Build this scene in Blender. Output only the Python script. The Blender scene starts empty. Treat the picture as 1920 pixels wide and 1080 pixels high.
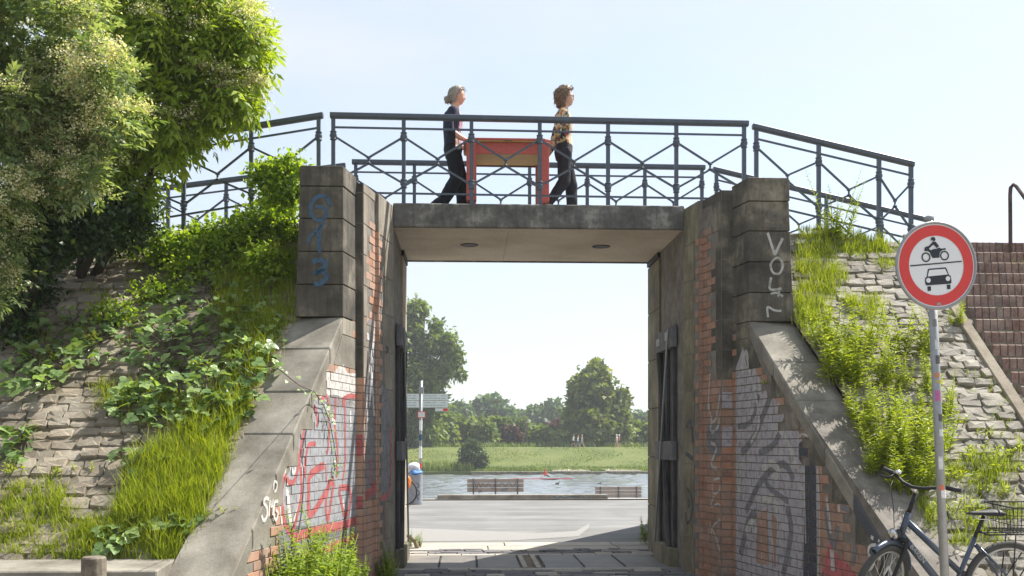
import bpy, bmesh, math, random
import numpy as np
from mathutils import Vector, Matrix, geometry, noise

R = math.radians
scene = bpy.context.scene
col = scene.collection
rnd = random.Random(11)
nrg = np.random.default_rng(5)

# ------------------------------------------------------------------ camera, sky, sun, exposure
F, PSI, HY, CAMZ = 1900.0, R(2.53), 830.0, 1.54
cam_d = bpy.data.cameras.new('camera')
cam = bpy.data.objects.new('camera', cam_d)
col.objects.link(cam)
cam.location = (0, 0, CAMZ)
cam.rotation_euler = (R(90), 0, -PSI)
cam_d.sensor_width = 36.0
cam_d.lens = F / 1920 * 36
cam_d.shift_y = (HY - 540) / 1920
cam_d.clip_end = 6000
scene.camera = cam

SUN_EL, SUN_AZ = R(54), R(62)          # azimuth from +Y towards +X
world = bpy.data.worlds.new('World')
scene.world = world
world.use_nodes = True
wn, wl = world.node_tree.nodes, world.node_tree.links
bg = wn['Background']
sky = wn.new('ShaderNodeTexSky')
sky.sky_type = 'NISHITA'
sky.sun_disc = False
sky.sun_elevation = SUN_EL
sky.sun_rotation = SUN_AZ
sky.air_density = 1.0
sky.dust_density = 1.3
sky.ozone_density = 1.0
tc = wn.new('ShaderNodeTexCoord')
mp = wn.new('ShaderNodeMapping')
mp.inputs['Scale'].default_value = (1.2, 1.6, 5.0)
mp.inputs['Rotation'].default_value = (0.25, 0.15, 0.5)
cn = wn.new('ShaderNodeTexNoise')
cn.inputs['Scale'].default_value = 2.0
cn.inputs['Detail'].default_value = 8
cn.inputs['Roughness'].default_value = 0.55
cr = wn.new('ShaderNodeMapRange')
cr.inputs[1].default_value = 0.3
cr.inputs[2].default_value = 0.75
cr.inputs[3].default_value = 0.42
cr.inputs[4].default_value = 1.0
cm = wn.new('ShaderNodeMix')
cm.data_type = 'RGBA'
cm.inputs[7].default_value = (3.6, 3.8, 4.0, 1)     # thin bright veil of high cloud
wl.new(tc.outputs['Generated'], mp.inputs[0])
wl.new(mp.outputs[0], cn.inputs['Vector'])
wl.new(cn.outputs['Fac'], cr.inputs[0])
wl.new(cr.outputs[0], cm.inputs[0])
wl.new(sky.outputs[0], cm.inputs[6])
wl.new(cm.outputs[2], bg.inputs[0])
bg.inputs[1].default_value = 0.1

sun_d = bpy.data.lights.new('sun', 'SUN')
sun_d.energy = 4.2
sun_d.angle = R(0.5)
sun_d.color = (1.0, 0.95, 0.87)
sun = bpy.data.objects.new('sun', sun_d)
col.objects.link(sun)
SUN = Vector((math.cos(SUN_EL) * math.sin(SUN_AZ), math.cos(SUN_EL) * math.cos(SUN_AZ), math.sin(SUN_EL)))
sun.rotation_euler = SUN.to_track_quat('Z', 'Y').to_euler()

scene.view_settings.view_transform = 'Standard'
scene.view_settings.look = 'None'
scene.view_settings.gamma = 1
scene.view_settings.exposure = 1.27
scene.cycles.use_denoising = True
scene.cycles.max_bounces = 6
scene.cycles.transparent_max_bounces = 8
scene.cycles.sample_clamp_indirect = 6

# ------------------------------------------------------------------ helpers
C0 = Vector((0, 0, CAMZ))
RIGHT = Vector((math.cos(PSI), -math.sin(PSI), 0))
FWD = Vector((math.sin(PSI), math.cos(PSI), 0))
def ray(px, py):
    return RIGHT * ((px - 960) / F) + FWD + Vector((0, 0, (HY - py) / F))
def at(px, py, Y):
    """place measured from the photograph, at the distance Y from the viewer's wall"""
    d = ray(px, py)
    return C0 + d * (Y / d.y)
def on_plane(px, py, p0, n):
    d = ray(px, py)
    return C0 + d * ((p0 - C0).dot(n) / d.dot(n))
SL, SL0 = 0.87, 6.39                   # bank: Z = SL*Y - SL0
SN = Vector((0, -SL, 1)).normalized()
SLEN = math.sqrt(1 + SL * SL)
def on_slope(px, py, lift=0.0):
    return on_plane(px, py, Vector((0, 10, SL * 10 - SL0)), SN) + SN * lift

def tag(o, label=None, cat=None, group=None, kind=None):
    if label: o['label'] = label
    if cat: o['category'] = cat
    if group: o['group'] = group
    if kind: o['kind'] = kind
    return o
def empty(name, loc=(0, 0, 0), rz=0.0, parent=None):
    o = bpy.data.objects.new(name, None)
    col.objects.link(o)
    o.location = loc
    o.rotation_euler = (0, 0, rz)
    o.empty_display_size = 0.1
    if parent: o.parent = parent
    return o
def put(name, me, parent=None, mat=None, M=None):
    o = bpy.data.objects.new(name, me)
    col.objects.link(o)
    if mat is not None and not me.materials: me.materials.append(mat)
    if parent: o.parent = parent
    if M is not None: o.matrix_local = M
    return o
def smooth(me):
    me.polygons.foreach_set('use_smooth', [True] * len(me.polygons))
    return me
class MB:
    """collects faces for one mesh object"""
    def __init__(s): s.v, s.f = [], []
    def add(s, vs, fs):
        b = len(s.v); s.v += [tuple(p) for p in vs]; s.f += [tuple(i + b for i in f) for f in fs]; return s
    def box(s, lo, hi, M=None):
        x0, y0, z0 = lo; x1, y1, z1 = hi
        vs = [Vector(p) for p in ((x0,y0,z0),(x1,y0,z0),(x1,y1,z0),(x0,y1,z0),(x0,y0,z1),(x1,y0,z1),(x1,y1,z1),(x0,y1,z1))]
        if M: vs = [M @ p for p in vs]
        return s.add(vs, [(3,2,1,0),(4,5,6,7),(0,1,5,4),(1,2,6,5),(2,3,7,6),(3,0,4,7)])
    def prism(s, poly, vec):
        """extrude a planar polygon (3-D points) along vec"""
        n = len(poly); vs = [Vector(p) for p in poly] + [Vector(p) + Vector(vec) for p in poly]
        fs = [tuple(range(n))[::-1], tuple(range(n, 2 * n))] + [(i, (i + 1) % n, n + (i + 1) % n, n + i) for i in range(n)]
        return s.add(vs, fs)
    def tube(s, pts, r, n=8, caps=True, up=None):
        pts = [Vector(p) for p in pts]; m = len(pts)
        rs = r if isinstance(r, (list, tuple)) else [r] * m
        vs = []; ref = None
        for i, p in enumerate(pts):
            t = (pts[min(i + 1, m - 1)] - pts[max(i - 1, 0)]).normalized()
            if ref is None:
                ref = Vector(up) if up else (Vector((0, 0, 1)) if abs(t.z) < 0.9 else Vector((1, 0, 0)))
            a = (ref - t * ref.dot(t)).normalized(); b = t.cross(a); ref = a
            o = math.pi / n
            vs += [p + (a * math.cos(2 * math.pi * k / n + o) + b * math.sin(2 * math.pi * k / n + o)) * rs[i] for k in range(n)]
        fs = []
        for i in range(m - 1):
            for k in range(n):
                fs.append((i * n + k, i * n + (k + 1) % n, (i + 1) * n + (k + 1) % n, (i + 1) * n + k))
        if caps: fs += [tuple(range(n))[::-1], tuple(range((m - 1) * n, m * n))]
        return s.add(vs, fs)
    def lathe(s, prof, c, axis=(0, 0, 1), n=16):
        """prof: (r, h) pairs along axis from centre c"""
        ax = Vector(axis).normalized(); a = ax.orthogonal().normalized(); b = ax.cross(a); c = Vector(c)
        vs = [c + ax * h + (a * math.cos(2 * math.pi * k / n) + b * math.sin(2 * math.pi * k / n)) * r for r, h in prof for k in range(n)]
        fs = [(i * n + k, i * n + (k + 1) % n, (i + 1) * n + (k + 1) % n, (i + 1) * n + k) for i in range(len(prof) - 1) for k in range(n)]
        fs += [tuple(range(n))[::-1], tuple(range((len(prof) - 1) * n, len(prof) * n))]
        return s.add(vs, fs)
    def torus(s, c, axis, R0, r, n=32, m=8, a0=0.0, a1=2 * math.pi, ref=None):
        ax = Vector(axis).normalized()
        a = (Vector(ref) - ax * Vector(ref).dot(ax)).normalized() if ref else ax.orthogonal().normalized()
        b = ax.cross(a); c = Vector(c)
        full = abs(a1 - a0 - 2 * math.pi) < 1e-6
        k = n if full else n + 1
        pts = [c + (a * math.cos(a0 + (a1 - a0) * i / n) + b * math.sin(a0 + (a1 - a0) * i / n)) * R0 for i in range(k)]
        vs = []
        for p in pts:
            rad = (p - c).normalized()
            vs += [p + (rad * math.cos(2 * math.pi * j / m) + ax * math.sin(2 * math.pi * j / m)) * r for j in range(m)]
        fs = []
        for i in range(n):
            i2 = (i + 1) % k
            fs += [(i * m + j, i * m + (j + 1) % m, i2 * m + (j + 1) % m, i2 * m + j) for j in range(m)]
        return s.add(vs, fs)
    def mesh(s, name, mat=None, sm=False):
        me = bpy.data.meshes.new(name)
        me.from_pydata(s.v, [], s.f)
        bm = bmesh.new(); bm.from_mesh(me); bmesh.ops.recalc_face_normals(bm, faces=bm.faces); bm.to_mesh(me); bm.free()
        if mat: me.materials.append(mat)
        if sm: smooth(me)
        return me
    def build(s, name, mat=None, parent=None, sm=False, bevel=0.0):
        me = s.mesh(name, mat, sm)
        if bevel:
            bm = bmesh.new(); bm.from_mesh(me)
            bmesh.ops.bevel(bm, geom=bm.edges[:], offset=bevel, segments=1, affect='EDGES', clamp_overlap=True)
            bm.to_mesh(me); bm.free()
        return put(name, me, parent)

# ------------------------------------------------------------------ materials
class N:
    """small node-graph writer"""
    def __init__(s, name):
        s.m = bpy.data.materials.new(name); s.m.use_nodes = True
        s.t = s.m.node_tree; s.b = s.t.nodes['Principled BSDF']
    def n(s, kind, **kw):
        nd = s.t.nodes.new(kind)
        for k, v in kw.items(): setattr(nd, k, v)
        return nd
    def l(s, a, b): s.t.links.new(a, b)
    def coords(s, scale=1.0, space='Object'):
        tcn = s.n('ShaderNodeTexCoord'); mpn = s.n('ShaderNodeMapping')
        mpn.inputs['Scale'].default_value = scale if isinstance(scale, tuple) else (scale,) * 3
        if space == 'World':
            g = s.n('ShaderNodeNewGeometry'); s.l(g.outputs['Position'], mpn.inputs[0])
        else: s.l(tcn.outputs[space], mpn.inputs[0])
        return mpn.outputs[0]
    def noise(s, scale=5.0, detail=6, rough=0.6, vec=None, space='World', stretch=1.0):
        nd = s.n('ShaderNodeTexNoise'); nd.inputs['Scale'].default_value = scale
        nd.inputs['Detail'].default_value = detail; nd.inputs['Roughness'].default_value = rough
        s.l(vec or s.coords(stretch, space), nd.inputs['Vector']); return nd.outputs['Fac']
    def ramp(s, fac, stops):
        nd = s.n('ShaderNodeValToRGB'); e = nd.color_ramp.elements
        while len(e) < len(stops): e.new(0.5)
        for k, (p, c) in enumerate(stops):
            e[k].position = p; e[k].color = (*c, 1) if len(c) == 3 else c
        s.l(fac, nd.inputs[0]); return nd.outputs[0]
    def mix(s, fac, a, b, mode='MIX'):
        nd = s.n('ShaderNodeMix', data_type='RGBA', blend_type=mode)
        for sock, v in ((0, fac), (6, a), (7, b)):
            if isinstance(v, (int, float)): nd.inputs[sock].default_value = v
            elif isinstance(v, tuple): nd.inputs[sock].default_value = (*v, 1) if len(v) == 3 else v
            else: s.l(v, nd.inputs[sock])
        return nd.outputs[2]
    def bump(s, h, strength=0.4, dist=0.01):
        nd = s.n('ShaderNodeBump'); nd.inputs['Strength'].default_value = strength; nd.inputs['Distance'].default_value = dist
        s.l(h, nd.inputs['Height']); s.l(nd.outputs[0], s.b.inputs['Normal'])
    def base(s, c, rough=0.8, metal=0.0, spec=0.4):
        if isinstance(c, tuple): s.b.inputs['Base Color'].default_value = (*c, 1)
        else: s.l(c, s.b.inputs['Base Color'])
        s.b.inputs['Roughness'].default_value = rough; s.b.inputs['Metallic'].default_value = metal
        s.b.inputs['Specular IOR Level'].default_value = spec
        return s.m

def plain(name, c, rough=0.6, metal=0.0, var=0.25, scale=12.0, spec=0.4):
    g = N(name)
    f = g.noise(scale, 5, 0.6)
    return g.base(g.mix(f, tuple(x * (1 - var) for x in c), tuple(min(1, x * (1 + var)) for x in c)), rough, metal, spec)
def weathered(name, dark, mid, light, scale=2.2, streak=True, rough=0.9, grain=60, bumpd=0.006, ob=0.0):
    g = N(name)
    big = g.noise(scale, 8, 0.65)
    c = g.ramp(big, [(0.30, dark), (0.52, mid), (0.74, light)])
    if streak:
        st = g.noise(6, 5, 0.6, stretch=(3, 3, 0.35))
        c = g.mix(g.ramp(st, [(0.45, (0, 0, 0)), (0.7, (0.55, 0.55, 0.55))]), c, dark)
    fine = g.noise(grain, 4, 0.7)
    c = g.mix(0.35, c, g.ramp(fine, [(0.3, (0.35, 0.35, 0.35)), (0.7, (1.0, 1.0, 1.0))]), 'MULTIPLY')
    if ob:
        oi = g.n('ShaderNodeObjectInfo')
        c = g.mix(ob, c, g.ramp(oi.outputs['Random'], [(0.0, (0.45, 0.45, 0.45)), (1.0, (1.0, 0.97, 0.92))]), 'MULTIPLY')
    g.bump(g.noise(grain * 0.7, 6, 0.7), 0.6, bumpd)
    return g.base(c, rough)

M = {}
M['stone_dark'] = weathered('blackened sandstone', (0.038, 0.035, 0.03), (0.125, 0.112, 0.09), (0.38, 0.34, 0.265), 2.3, ob=0.35)
M['stone'] = weathered('weathered sandstone', (0.17, 0.15, 0.12), (0.32, 0.285, 0.23), (0.47, 0.43, 0.36), 2.0, ob=0.3)
M['stone_green'] = weathered('mossy sandstone', (0.10, 0.095, 0.06), (0.24, 0.215, 0.145), (0.42, 0.38, 0.28), 2.4, ob=0.3)
M['concrete'] = weathered('coping concrete', (0.12, 0.105, 0.085), (0.26, 0.24, 0.20), (0.42, 0.39, 0.335), 2.2, streak=False, grain=80, ob=0.25)
M['fascia'] = weathered('dark exposed concrete', (0.07, 0.068, 0.064), (0.16, 0.155, 0.142), (0.46, 0.44, 0.39), 4.6, grain=26, bumpd=0.012)
M['soffit'] = weathered('soffit concrete', (0.52, 0.45, 0.365), (0.66, 0.585, 0.485), (0.76, 0.69, 0.59), 1.4, streak=False, grain=30, bumpd=0.002)
M['mortar'] = weathered('mortar', (0.12, 0.105, 0.09), (0.20, 0.18, 0.155), (0.29, 0.265, 0.235), 6, streak=False)
def brick_mat(name, stops, dirt=0.5, wash=0.6):
    g = N(name)
    oi = g.n('ShaderNodeObjectInfo')
    at_ = g.n('ShaderNodeAttribute', attribute_name='var')
    sm = g.n('ShaderNodeMath', operation='ADD'); g.l(oi.outputs['Random'], sm.inputs[0]); g.l(at_.outputs['Fac'], sm.inputs[1])
    fr = g.n('ShaderNodeMath', operation='FRACT'); g.l(sm.outputs[0], fr.inputs[0])
    c = g.ramp(fr.outputs[0], stops)
    c = g.mix(g.ramp(g.noise(3.0, 7, 0.65), [(0.42, (0, 0, 0)), (0.75, (dirt, dirt, dirt))]), c, (0.09, 0.08, 0.07))
    c = g.mix(g.ramp(g.noise(5, 6, 0.7), [(0.40, (0.0, 0, 0)), (0.72, (wash, wash, wash))]), c, (0.46, 0.38, 0.32))
    c = g.mix(g.ramp(g.noise(30, 5, 0.7), [(0.35, (0.0, 0, 0)), (0.8, (0.5, 0.5, 0.5))]), c, (0.42, 0.34, 0.28))
    g.bump(g.noise(70, 5, 0.7), 0.5, 0.004)
    return g.base(c, 0.85)
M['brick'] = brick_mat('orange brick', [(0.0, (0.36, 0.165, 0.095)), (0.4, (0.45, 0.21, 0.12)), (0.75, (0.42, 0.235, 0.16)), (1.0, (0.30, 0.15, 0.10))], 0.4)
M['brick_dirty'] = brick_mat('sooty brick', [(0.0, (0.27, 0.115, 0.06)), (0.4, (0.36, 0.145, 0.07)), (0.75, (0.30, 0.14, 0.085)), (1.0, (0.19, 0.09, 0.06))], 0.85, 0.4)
M['stair_brick'] = brick_mat('engineering brick', [(0.0, (0.13, 0.056, 0.045)), (0.4, (0.095, 0.045, 0.042)), (0.7, (0.165, 0.075, 0.055)), (1.0, (0.055, 0.04, 0.044))], 0.3)
M['sett'] = weathered('grey granite sett', (0.19, 0.155, 0.11), (0.33, 0.285, 0.22), (0.50, 0.45, 0.37), 2.4, streak=False, grain=40, bumpd=0.012, ob=0.7)
M['sett_pale'] = weathered('pale grey split stone', (0.20, 0.18, 0.15), (0.35, 0.325, 0.28), (0.53, 0.50, 0.44), 2.6, streak=False, grain=40, bumpd=0.012, ob=0.7)
M['soil'] = weathered('joint soil', (0.09, 0.075, 0.045), (0.17, 0.145, 0.095), (0.27, 0.23, 0.16), 4.0, streak=False)
M['asphalt'] = weathered('old grey asphalt', (0.16, 0.158, 0.153), (0.205, 0.203, 0.197), (0.255, 0.25, 0.243), 0.8, streak=False, grain=40, bumpd=0.002)
t_ = M['asphalt'].node_tree; b_ = t_.nodes['Principled BSDF']; src_ = b_.inputs['Base Color'].links[0].from_socket
ge = t_.nodes.new('ShaderNodeNewGeometry'); mp_ = t_.nodes.new('ShaderNodeMapping'); mp_.inputs['Scale'].default_value = (0.10, 0.9, 1)
no_ = t_.nodes.new('ShaderNodeTexNoise'); no_.inputs['Scale'].default_value = 1.3; no_.inputs['Detail'].default_value = 7; no_.inputs['Roughness'].default_value = 0.7
mr = t_.nodes.new('ShaderNodeMapRange'); mr.inputs[1].default_value = 0.35; mr.inputs[2].default_value = 0.65; mr.inputs[3].default_value = 0.72; mr.inputs[4].default_value = 1.12
mx_ = t_.nodes.new('ShaderNodeMix'); mx_.data_type = 'RGBA'; mx_.blend_type = 'MULTIPLY'; mx_.inputs[0].default_value = 1.0
t_.links.new(ge.outputs['Position'], mp_.inputs[0]); t_.links.new(mp_.outputs[0], no_.inputs['Vector']); t_.links.new(no_.outputs['Fac'], mr.inputs[0])
t_.links.new(src_, mx_.inputs[6]); t_.links.new(mr.outputs[0], mx_.inputs[7]); t_.links.new(mx_.outputs[2], b_.inputs['Base Color'])
M['paver'] = weathered('light concrete slab', (0.36, 0.33, 0.285), (0.45, 0.42, 0.37), (0.55, 0.52, 0.46), 2.5, streak=False, ob=0.35)
M['road_sett'] = weathered('dark pavement sett', (0.10, 0.10, 0.11), (0.17, 0.165, 0.175), (0.27, 0.26, 0.26), 3.0, streak=False, ob=0.5)
M['plate'] = weathered('ribbed cover plate', (0.13, 0.12, 0.11), (0.19, 0.175, 0.155), (0.25, 0.23, 0.20), 2.0, streak=False, rough=0.6, ob=0.4)
M['rail'] = plain('dark grey railing paint', (0.075, 0.092, 0.12), 0.45, 0.0, 0.3, 20)
M['steel_dark'] = weathered('dark gate steel', (0.04, 0.038, 0.04), (0.075, 0.072, 0.074), (0.14, 0.13, 0.125), 3.0)
M['steel_grey'] = weathered('grey gate beam', (0.10, 0.10, 0.105), (0.16, 0.16, 0.165), (0.25, 0.25, 0.25), 4.0)
M['galv'] = plain('galvanised steel', (0.30, 0.31, 0.32), 0.5, 0.5, 0.25, 25)
M['cream'] = weathered('flaking cream paint', (0.35, 0.26, 0.2), (0.52, 0.46, 0.36), (0.62, 0.56, 0.45), 8)
M['black'] = plain('black rubber', (0.015, 0.015, 0.016), 0.6)
M['grass_ground'] = None
M['white'] = plain('white paint', (0.78, 0.78, 0.76), 0.6, 0, 0.06)
M['sign_face'] = plain('sign white', (0.72, 0.73, 0.75), 0.35, 0, 0.04)
M['sign_red'] = plain('sign red', (0.62, 0.045, 0.04), 0.35, 0, 0.1)
M['sign_ink'] = plain('sign ink', (0.018, 0.02, 0.028), 0.4)
M['silver'] = plain('silver spray paint', (0.33, 0.345, 0.37), 0.6, 0.0, 0.35, 6)
M['silver_lilac'] = plain('dull lilac grey spray paint', (0.36, 0.34, 0.36), 0.7, 0.0, 0.3, 5)
M['paint_red'] = plain('red spray paint', (0.44, 0.115, 0.115), 0.75, 0, 0.3, 8)
M['silver_dull'] = plain('worn grey spray paint', (0.20, 0.20, 0.21), 0.75, 0.0, 0.4, 5)
M['paint_white'] = plain('white spray paint', (0.58, 0.565, 0.54), 0.8, 0, 0.15, 8)
M['paint_dull'] = plain('faded white spray paint', (0.42, 0.41, 0.39), 0.8, 0, 0.3, 8)
M['paint_grey'] = plain('grey spray paint', (0.17, 0.17, 0.18), 0.8, 0, 0.3, 6)
M['paint_dark'] = plain('dark blue grey spray paint', (0.05, 0.055, 0.07), 0.7, 0, 0.3, 6)
M['paint_blue'] = plain('blue spray paint', (0.055, 0.105, 0.17), 0.8, 0, 0.4, 9)
M['skin'] = plain('skin', (0.60, 0.36, 0.26), 0.5, 0, 0.08)
M['table_red'] = plain('red table paint', (0.50, 0.10, 0.075), 0.5, 0, 0.35, 30)
M['table_wood'] = plain('bare yellow wood', (0.50, 0.33, 0.13), 0.6, 0, 0.3, 10)
M['wood_brown'] = plain('brown wood', (0.20, 0.11, 0.06), 0.6, 0, 0.3, 10)
M['bench_wood'] = plain('weathered bench slat', (0.30, 0.25, 0.22), 0.75, 0, 0.25, 15)
M['log'] = weathered('grey weathered log', (0.10, 0.08, 0.06), (0.20, 0.17, 0.13), (0.32, 0.28, 0.22), 8)
M['bark'] = weathered('bark', (0.04, 0.033, 0.026), (0.09, 0.075, 0.06), (0.16, 0.14, 0.11), 6)

# sprayed paint is worn: the wall shows through in specks
for k_ in ('silver', 'silver_lilac', 'silver_dull', 'paint_red', 'paint_white', 'paint_dull', 'paint_grey', 'paint_dark', 'paint_blue'):
    t_ = M[k_].node_tree; b_ = t_.nodes['Principled BSDF']
    ge = t_.nodes.new('ShaderNodeNewGeometry'); no_ = t_.nodes.new('ShaderNodeTexNoise'); no_.inputs['Scale'].default_value = 16; no_.inputs['Detail'].default_value = 8; no_.inputs['Roughness'].default_value = 0.75
    mr = t_.nodes.new('ShaderNodeMapRange'); mr.inputs[1].default_value = 0.36; mr.inputs[2].default_value = 0.50; mr.inputs[3].default_value = 0.5; mr.inputs[4].default_value = 0.97
    t_.links.new(ge.outputs['Position'], no_.inputs['Vector']); t_.links.new(no_.outputs['Fac'], mr.inputs[0]); t_.links.new(mr.outputs[0], b_.inputs['Alpha'])

def leaf_mat(name, stops, trans=0.35, rough=0.55, big=0.0, bscale=0.6):
    g = N(name)
    a = g.n('ShaderNodeAttribute', attribute_name='var')
    oi = g.n('ShaderNodeObjectInfo')
    sm = g.n('ShaderNodeMath', operation='ADD'); g.l(a.outputs['Fac'], sm.inputs[0]); g.l(oi.outputs['Random'], sm.inputs[1])
    fr = g.n('ShaderNodeMath', operation='FRACT'); g.l(sm.outputs[0], fr.inputs[0])
    c = g.ramp(fr.outputs[0], stops)
    if big:
        c = g.mix(big, c, g.ramp(g.noise(bscale, 3, 0.5), [(0.35, (0.5, 0.6, 0.5)), (0.65, (1, 1, 0.9))]), 'MULTIPLY')
    g.base(c, rough, 0, 0.35)
    tr = g.n('ShaderNodeBsdfTranslucent')
    g.l(g.mix(1.0, c, (1.25, 1.2, 0.45), 'MULTIPLY'), tr.inputs['Color'])
    mx = g.n('ShaderNodeMixShader'); mx.inputs[0].default_value = trans
    out = g.t.nodes['Material Output']
    g.l(g.b.outputs[0], mx.inputs[1]); g.l(tr.outputs[0], mx.inputs[2]); g.l(mx.outputs[0], out.inputs['Surface'])
    return g.m
M['elder'] = leaf_mat('elder leaf', [(0, (0.13, 0.21, 0.02)), (0.5, (0.24, 0.35, 0.03)), (1, (0.38, 0.46, 0.06))], 0.5)
M['ivy'] = leaf_mat('ivy leaf darkened for shade', [(0, (0.018, 0.04, 0.012)), (0.5, (0.035, 0.07, 0.02)), (1, (0.07, 0.12, 0.03))], 0.2, 0.3)  # near-black green: the deep shade below the shrubs is put into the colour
M['privet'] = leaf_mat('privet leaf', [(0, (0.11, 0.18, 0.07)), (0.5, (0.20, 0.29, 0.115)), (1, (0.36, 0.43, 0.22))], 0.42, 0.32)
M['blossom'] = leaf_mat('cream blossom', [(0, (0.68, 0.66, 0.42)), (0.5, (0.78, 0.75, 0.54)), (1, (0.84, 0.82, 0.66))], 0.4, 0.8)
M['bramble'] = leaf_mat('bramble leaf', [(0, (0.13, 0.22, 0.08)), (0.5, (0.21, 0.31, 0.115)), (0.85, (0.30, 0.40, 0.16)), (1, (0.31, 0.46, 0.05))], 0.36, 0.35)
M['climber'] = leaf_mat('climber leaf', [(0, (0.12, 0.21, 0.016)), (0.5, (0.23, 0.36, 0.03)), (1, (0.38, 0.50, 0.06))], 0.5)
M['grass'] = leaf_mat('grass blade', [(0, (0.17, 0.225, 0.018)), (0.45, (0.29, 0.36, 0.03)), (0.92, (0.36, 0.44, 0.045)), (1, (0.48, 0.43, 0.18))], 0.42)
M['weed'] = leaf_mat('weed leaf', [(0, (0.18, 0.25, 0.018)), (0.5, (0.31, 0.39, 0.03)), (1, (0.46, 0.52, 0.07))], 0.42)
M['nettle'] = leaf_mat('nettle leaf', [(0, (0.12, 0.20, 0.02)), (0.5, (0.21, 0.31, 0.035)), (1, (0.33, 0.43, 0.07))], 0.42)
M['willow'] = leaf_mat('willow foliage', [(0, (0.10, 0.155, 0.03)), (0.5, (0.17, 0.24, 0.045)), (1, (0.27, 0.33, 0.08))], 0.38, big=0.55, bscale=0.25)
M['lime'] = leaf_mat('lime foliage', [(0, (0.11, 0.155, 0.03)), (0.5, (0.20, 0.245, 0.045)), (1, (0.33, 0.35, 0.08))], 0.38, big=0.55, bscale=0.3)
M['far_green'] = leaf_mat('far tree foliage', [(0, (0.05, 0.10, 0.04)), (0.5, (0.085, 0.15, 0.055)), (1, (0.13, 0.20, 0.07))], 0.3, big=0.5, bscale=0.15)
M['hedge'] = leaf_mat('hedge foliage', [(0, (0.10, 0.16, 0.035)), (0.5, (0.17, 0.24, 0.05)), (1, (0.27, 0.32, 0.09))], 0.38, big=0.5, bscale=0.25)
M['reddish'] = leaf_mat('copper foliage', [(0, (0.06, 0.03, 0.03)), (0.5, (0.09, 0.045, 0.04)), (1, (0.12, 0.06, 0.045))], 0.2)
M['darkbush'] = leaf_mat('dark bush foliage', [(0, (0.03, 0.06, 0.02)), (0.5, (0.05, 0.09, 0.025)), (1, (0.09, 0.14, 0.04))], 0.25)

g = N('meadow grass')
c = g.ramp(g.noise(0.10, 10, 0.75), [(0.3, (0.075, 0.115, 0.02)), (0.52, (0.12, 0.15, 0.032)), (0.72, (0.18, 0.18, 0.06))])
c = g.mix(0.8, c, g.ramp(g.noise(0.5, 7, 0.75, stretch=(0.5, 1.6, 1.6)), [(0.3, (0.55, 0.6, 0.45)), (0.7, (1.1, 1.05, 1))]), 'MULTIPLY')
g.bump(g.noise(2.5, 5, 0.7), 0.8, 0.15)
M['meadow'] = g.base(c, 0.95)
g = N('river water')
g.bump(g.noise(3.0, 5, 0.7, stretch=(0.6, 1.0, 1.0)), 0.6, 0.08)
M['water'] = g.base((0.15, 0.165, 0.172), 0.05, 0, 0.5)

# ------------------------------------------------------------------ ground, road, river, far bank
def sheet(name, pts, mat, z0, kind='structure'):
    return tag(MB().add([(x, y, z0) for x, y in pts], [tuple(range(len(pts)))]).build(name, mat), kind=kind)
def profile(name, prof, x0, x1, mat, kind='structure', nx=1):
    mb = MB()
    for k in range(nx):
        a, b = x0 + (x1 - x0) * k / nx, x0 + (x1 - x0) * (k + 1) / nx
        for (ya, za), (yb, zb) in zip(prof, prof[1:]):
            mb.add([(a, ya, za), (b, ya, za), (b, yb, zb), (a, yb, zb)], [(0, 1, 2, 3)])
    return tag(mb.build(name, mat), kind=kind)

tag(profile('ground', [(-40, -0.01), (27.5, -0.01)], -120, 120, M['soil']), kind='structure')
sheet('riverbed', [(-2500, -60), (2500, -60), (2500, 4000), (-2500, 4000)], M['soil'], -4.2)
sheet('road', [(-80, 15.56), (80, 15.56), (80, 27.05), (-80, 27.05)], M['asphalt'], 0.0)
# repaired strips of the asphalt
g = N('asphalt patch'); M['patch'] = g.base(g.mix(g.noise(9, 6, 0.7), (0.20, 0.198, 0.19), (0.27, 0.265, 0.255)), 0.9)
for pts in ([(760, 990), (1010, 1000), (1080, 996), (1105, 982), (1104, 990), (1085, 1006), (960, 1014), (760, 1016)],):
    ps = [on_plane(x, y, Vector((0, 0, 0)), Vector((0, 0, 1))) for x, y in pts]
    tag(MB().add([(p.x, p.y, 0.004) for p in ps], [tuple(range(len(ps)))]).build('road_patch', M['patch']), kind='structure')
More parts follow.
